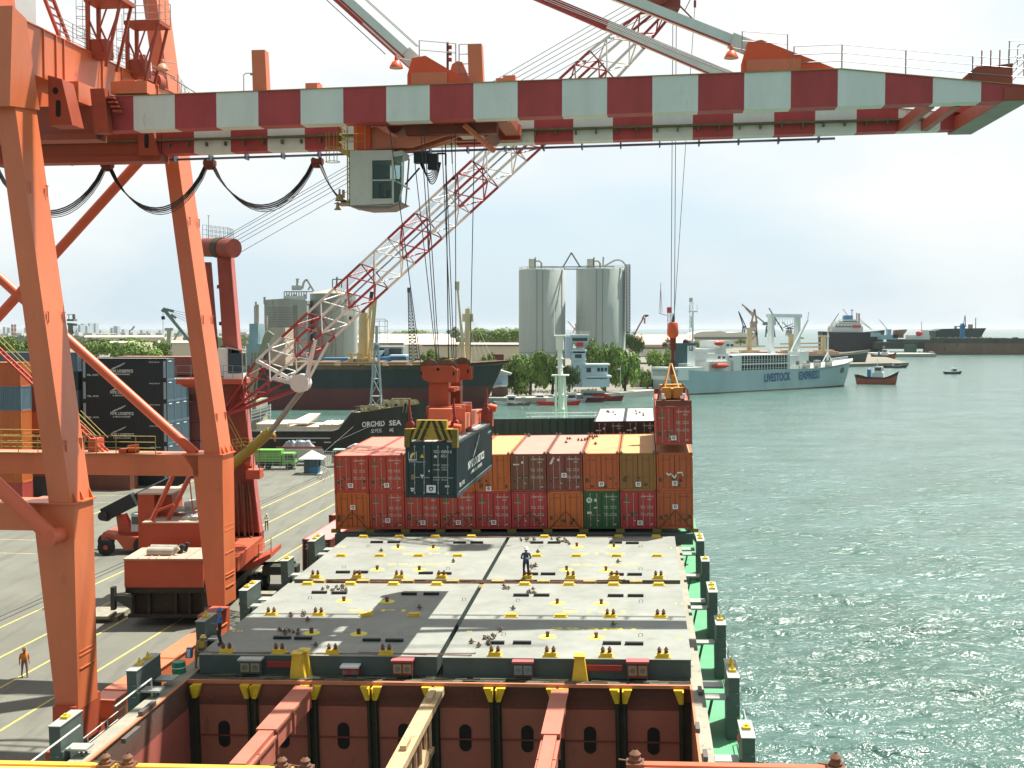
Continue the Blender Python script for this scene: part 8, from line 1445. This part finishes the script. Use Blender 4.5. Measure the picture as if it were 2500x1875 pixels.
cities = [(176, 796), (186, 800), (193, 793), (200, 790), (203, 791), (211, 796), (218, 789), (226, 790), (232, 789), (272, 800), (280, 796), (285, 797), (62, 800), (10, 798), (20, 800), (150, 798), (300, 804), (345, 806), (360, 808), (390, 806), (245, 806), (440, 808), (125, 800)]
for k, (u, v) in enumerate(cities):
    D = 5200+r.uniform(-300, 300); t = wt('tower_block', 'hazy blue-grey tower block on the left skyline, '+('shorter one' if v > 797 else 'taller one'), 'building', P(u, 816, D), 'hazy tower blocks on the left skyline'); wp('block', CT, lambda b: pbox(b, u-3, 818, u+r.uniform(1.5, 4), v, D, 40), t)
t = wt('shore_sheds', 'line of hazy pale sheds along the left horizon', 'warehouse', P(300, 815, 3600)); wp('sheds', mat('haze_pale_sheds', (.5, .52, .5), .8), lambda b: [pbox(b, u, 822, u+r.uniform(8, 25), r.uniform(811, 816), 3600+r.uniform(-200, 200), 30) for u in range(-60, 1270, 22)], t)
tb = MB(Matrix.Identity(4).copy()); tb.add(*(lambda vs, fs: (vs, fs))([], [])); rt = random.Random(8)
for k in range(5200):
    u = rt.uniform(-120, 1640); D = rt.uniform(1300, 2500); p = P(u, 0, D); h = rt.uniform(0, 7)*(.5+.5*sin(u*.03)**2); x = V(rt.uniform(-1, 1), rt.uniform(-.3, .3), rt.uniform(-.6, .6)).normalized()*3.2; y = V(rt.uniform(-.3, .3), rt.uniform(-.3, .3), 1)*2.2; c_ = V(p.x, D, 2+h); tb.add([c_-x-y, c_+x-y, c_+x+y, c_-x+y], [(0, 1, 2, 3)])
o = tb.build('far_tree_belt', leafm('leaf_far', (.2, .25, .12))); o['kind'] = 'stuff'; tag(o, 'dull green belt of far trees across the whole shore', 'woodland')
# ------------------------------------------------------------ people: one skinned body each, helmet as a child
def person(label, p, yaw, shirt, pants, hat, J=None, vest=None, lean=0.0, s=1.0):
    j = dict(pel=(0, 0, .96), che=(0, 0, 1.3), nek=(0, 0, 1.47), hed=(0, -.01, 1.58), top=(0, -.005, 1.7),
             ls=(.19, 0, 1.4), le=(.25, .03, 1.12), lw=(.27, -.02, .88), rs=(-.19, 0, 1.4), re=(-.25, .03, 1.12), rw=(-.27, -.02, .88),
             lh=(.1, 0, .92), lk=(.12, -.02, .5), la=(.12, .03, .09), lt=(.13, -.12, .04), rh=(-.1, 0, .92), rk=(-.12, -.02, .5), ra=(-.12, .03, .09), rt=(-.14, -.12, .04))
    if J: j.update(J)
    if lean:
        R_ = Matrix.Rotation(lean, 3, 'X'); pv = V(0, 0, .96)
        for k in ('che', 'nek', 'hed', 'top', 'ls', 'le', 'lw', 'rs', 're', 'rw'): j[k] = tuple(pv+R_ @ (V(*j[k])-pv))
    rad = dict(pel=(.15, .11), che=(.165, .11), nek=(.06, .06), hed=(.085, .1), top=(.07, .08), ls=(.07, .07), le=(.05, .05), lw=(.033, .033), lh=(.09, .1), lk=(.065, .065), la=(.05, .05), lt=(.045, .035))
    for a in ('s', 'e', 'w', 'h', 'k', 'a', 't'): rad['r'+a] = rad['l'+a]
    E_ = [('pel', 'che', 1), ('che', 'nek', 1), ('nek', 'hed', 0), ('hed', 'top', 0), ('che', 'ls', 1), ('ls', 'le', 1), ('le', 'lw', 1), ('che', 'rs', 1), ('rs', 're', 1), ('re', 'rw', 1), ('pel', 'lh', 2), ('lh', 'lk', 2), ('lk', 'la', 2), ('la', 'lt', 3), ('pel', 'rh', 2), ('rh', 'rk', 2), ('rk', 'ra', 2), ('ra', 'rt', 3)]
    for sd in 'lr':                                   # palm and five unequal fingers
        w = V(*j[sd+'w']); e = V(*j[sd+'e']); d_ = (w-e).normalized(); sx_ = V(0, -1, 0) if abs(d_.y) < .8 else V(1, 0, 0); pm_ = w+d_*.07; j[sd+'p'] = tuple(pm_); rad[sd+'p'] = (.035, .022); E_.append((sd+'w', sd+'p', 0))
        for q, (o_, ln) in enumerate(((-.03, .06), (-.01, .08), (.01, .075), (.03, .055))):
            b_ = pm_+sx_*o_+d_*.02; c2 = b_+d_*ln+V(0, -.015, 0); j[sd+'f%d' % q] = tuple(b_); j[sd+'g%d' % q] = tuple(c2); rad[sd+'f%d' % q] = (.009, .009); rad[sd+'g%d' % q] = (.007, .007); E_ += [(sd+'p', sd+'f%d' % q, 0), (sd+'f%d' % q, sd+'g%d' % q, 0)]
        t_ = w+d_*.04+sx_*.04; j[sd+'u'] = tuple(t_+d_*.03+sx_*.015); rad[sd+'u'] = (.01, .01); E_.append((sd+'w', sd+'u', 0))
    ks = list(j); me = bpy.data.meshes.new('body'); me.from_pydata([j[k] for k in ks], [(ks.index(a), ks.index(c)) for a, c, m_ in E_], [])
    o = bpy.data.objects.new('tmp', me); COL.objects.link(o); md = o.modifiers.new('s', 'SKIN'); sv = me.skin_vertices[0].data
    for i, k in enumerate(ks): sv[i].radius = rad[k]
    sv[0].use_root = True; o.modifiers.new('u', 'SUBSURF').levels = 1
    dg = bpy.context.evaluated_depsgraph_get(); m2 = bpy.data.meshes.new_from_object(o.evaluated_get(dg)); bpy.data.objects.remove(o)
    seg = [(V(*j[a]), V(*j[c]), m_) for a, c, m_ in E_]
    b = MB()
    def near(c):
        best = (9, 0)
        for a, e, m_ in seg:
            d_ = e-a; t_ = max(0, min(1, (c-a).dot(d_)/max(d_.length_squared, 1e-6))); q = (c-(a+d_*t_)).length
            if q < best[0]: best = (q, m_)
        return best[1]
    b.v = [v.co.copy() for v in m2.vertices]
    for pl in m2.polygons: b.f.append(list(pl.vertices)); b.m.append(near(Vector(pl.center))); b.s.append(True)
    bpy.data.meshes.remove(m2); h = V(*j['hed']); b.k = 0; b.sphere(h+V(0, -.11, 0), .022, 6); b.sphere(h+V(.085, 0, 0), .025, 6, (.4, 1, 1)); b.sphere(h+V(-.085, 0, 0), .025, 6, (.4, 1, 1)); b.k = 4; b.sphere(h+V(.032, -.095, .02), .011, 6); b.sphere(h+V(-.032, -.095, .02), .011, 6); b.box(h+V(0, -.098, -.045), (.05, .01, .01))
    M = T(*p) @ RZ(yaw) @ Matrix.Scale(s, 4); t = thing('person', label, 'person', M)
    b.build('body', [mat('skin_brown', (.3, .15, .09), .6), shirt, pants, mat('boot_dark', (.04, .03, .025)), BLACK], t)
    b = MB(); c = V(*j['top'])+V(0, 0, -.05); b.lathe(c, [(.15, -.02), (.155, 0), (.125, .01), (.12, .06), (.08, .115), (0, .135)], 14); b.box(c+V(0, -.15, -.005), (.16, .08, .012)); b.build('hard_hat', hat, t)
    if vest: b = MB(); ch = V(*j['che']); b.lathe(ch+V(0, 0, -.22), [(.19, 0), (.2, .1), (.2, .25), (.17, .33)], 12); b.build('vest', vest, t)
    return t
NAVY = mat('cloth_navy', (.03, .08, .16), .85, 0, .15, 5); DKC = mat('cloth_charcoal', (.025, .03, .035), .85, 0, .15, 5); KHK = mat('cloth_khaki', (.28, .2, .1), .85, 0, .2, 5); ORC = mat('cloth_orange', (.6, .17, .06), .8, 0, .15, 5); WHC = mat('cloth_white', (.6, .6, .56), .8, 0, .1, 5); BLC = mat('cloth_blue', (.03, .18, .42), .8, 0, .15, 5); MAU = mat('cloth_mauve', (.3, .18, .16), .8, 0, .2, 5)
HY_ = mat('helmet_yellow', (.7, .5, .12), .4, 0, .05, 3); HW_ = mat('helmet_white', (.85, .85, .82), .4, 0, .03, 3); HBl = mat('helmet_blue', (.03, .2, .5), .4, 0, .05, 3); HO_ = mat('helmet_orange', (.75, .3, .12), .4, 0, .05, 3)
fold = dict(le=(.27, -.02, 1.12), lw=(.06, -.22, 1.14), re=(-.27, -.02, 1.12), rw=(-.05, -.22, 1.18))
q = MS @ S(1284, 1413); person('person in navy jacket and white helmet standing alone on the far starboard cover', q, .15, NAVY, DKC, HW_, fold, s=1.05)
q = MS @ S(537, 1576); person('person in blue with a blue helmet standing on the near port corner of the covers', q, -1.3, BLC, DKC, HBl, dict(le=(.26, -.06, 1.12), lw=(.2, -.26, 1.1), lt=(.13, -.1, .04), la=(.14, .08, .09), rk=(-.12, -.08, .5)), s=1.02)
q = MS @ S(484, 1632, -1.1); person('person in khaki with a tan helmet bending at the port corner beside the green drum', q, .9, KHK, mat('cloth_tan', (.3, .2, .13), .85), HY_, dict(lw=(.2, -.3, 1.0), le=(.25, -.18, 1.15), rw=(-.2, -.3, 1.0), re=(-.25, -.18, 1.15)), lean=.55, vest=mat('vest_ochre', (.45, .3, .05), .8))
bk = wt('tool_bag', 'blue and white bag carried at the hip of the bending worker', 'bag', q+V(-.35, -.1, .75)); wp('bag_body', BLC, lambda b: b.hexa([q+V(-.55, -.2, .55), q+V(-.25, -.25, .55), q+V(-.25, .05, .55), q+V(-.55, .05, .55), q+V(-.5, -.15, 1.0), q+V(-.22, -.2, 1.0), q+V(-.22, .0, 1.0), q+V(-.5, .0, 1.0)]), bk); wp('bag_stripe', WHC, lambda b: b.bb(q+V(-.45, -.27, .6), q+V(-.3, -.2, .95)), bk)
q = G(60, 1653); person('person in orange work clothes walking on the quay near the left edge', q, .6, ORC, MAU, HY_, dict(lk=(.12, -.1, .5), la=(.12, -.1, .09), lt=(.13, -.24, .04), rk=(-.12, .02, .5), ra=(-.12, .16, .12)), vest=mat('vest_orange', (.75, .28, .05), .8), s=1.05)
q = G(651, 1296); person('person in a white shirt and yellow helmet reading a paper on the open quay', q, .2, WHC, KHK, HY_, dict(le=(.25, -.02, 1.12), lw=(.1, -.28, 1.12), re=(-.25, -.02, 1.12), rw=(-.1, -.28, 1.12)), s=1.05); pp = wt('paper_sheet', 'white paper held by the person in the white shirt', 'paper', q+V(0, -.35, 1.2)); wp('sheet', WHITE, lambda b: b.box(q+V(0, -.36, 1.2), (.3, .2, .01)), pp)
q = P(671, 1080, 193.2); person('person in bright orange standing on the covered truck load', q, 1.2, ORC, ORC, HW_, dict(lw=(.2, -.2, .95)), s=1.05)
q = P(638, 1080, 192.4); person('person in white with a white helmet beside the orange-clad one on the truck', q, -.8, WHC, DKC, HW_, fold)
q = P(861, 1030, 205.8); person('person in orange at the bow rail of the black coaster', q, .3, ORC, DKC, HO_, fold, s=1.1)
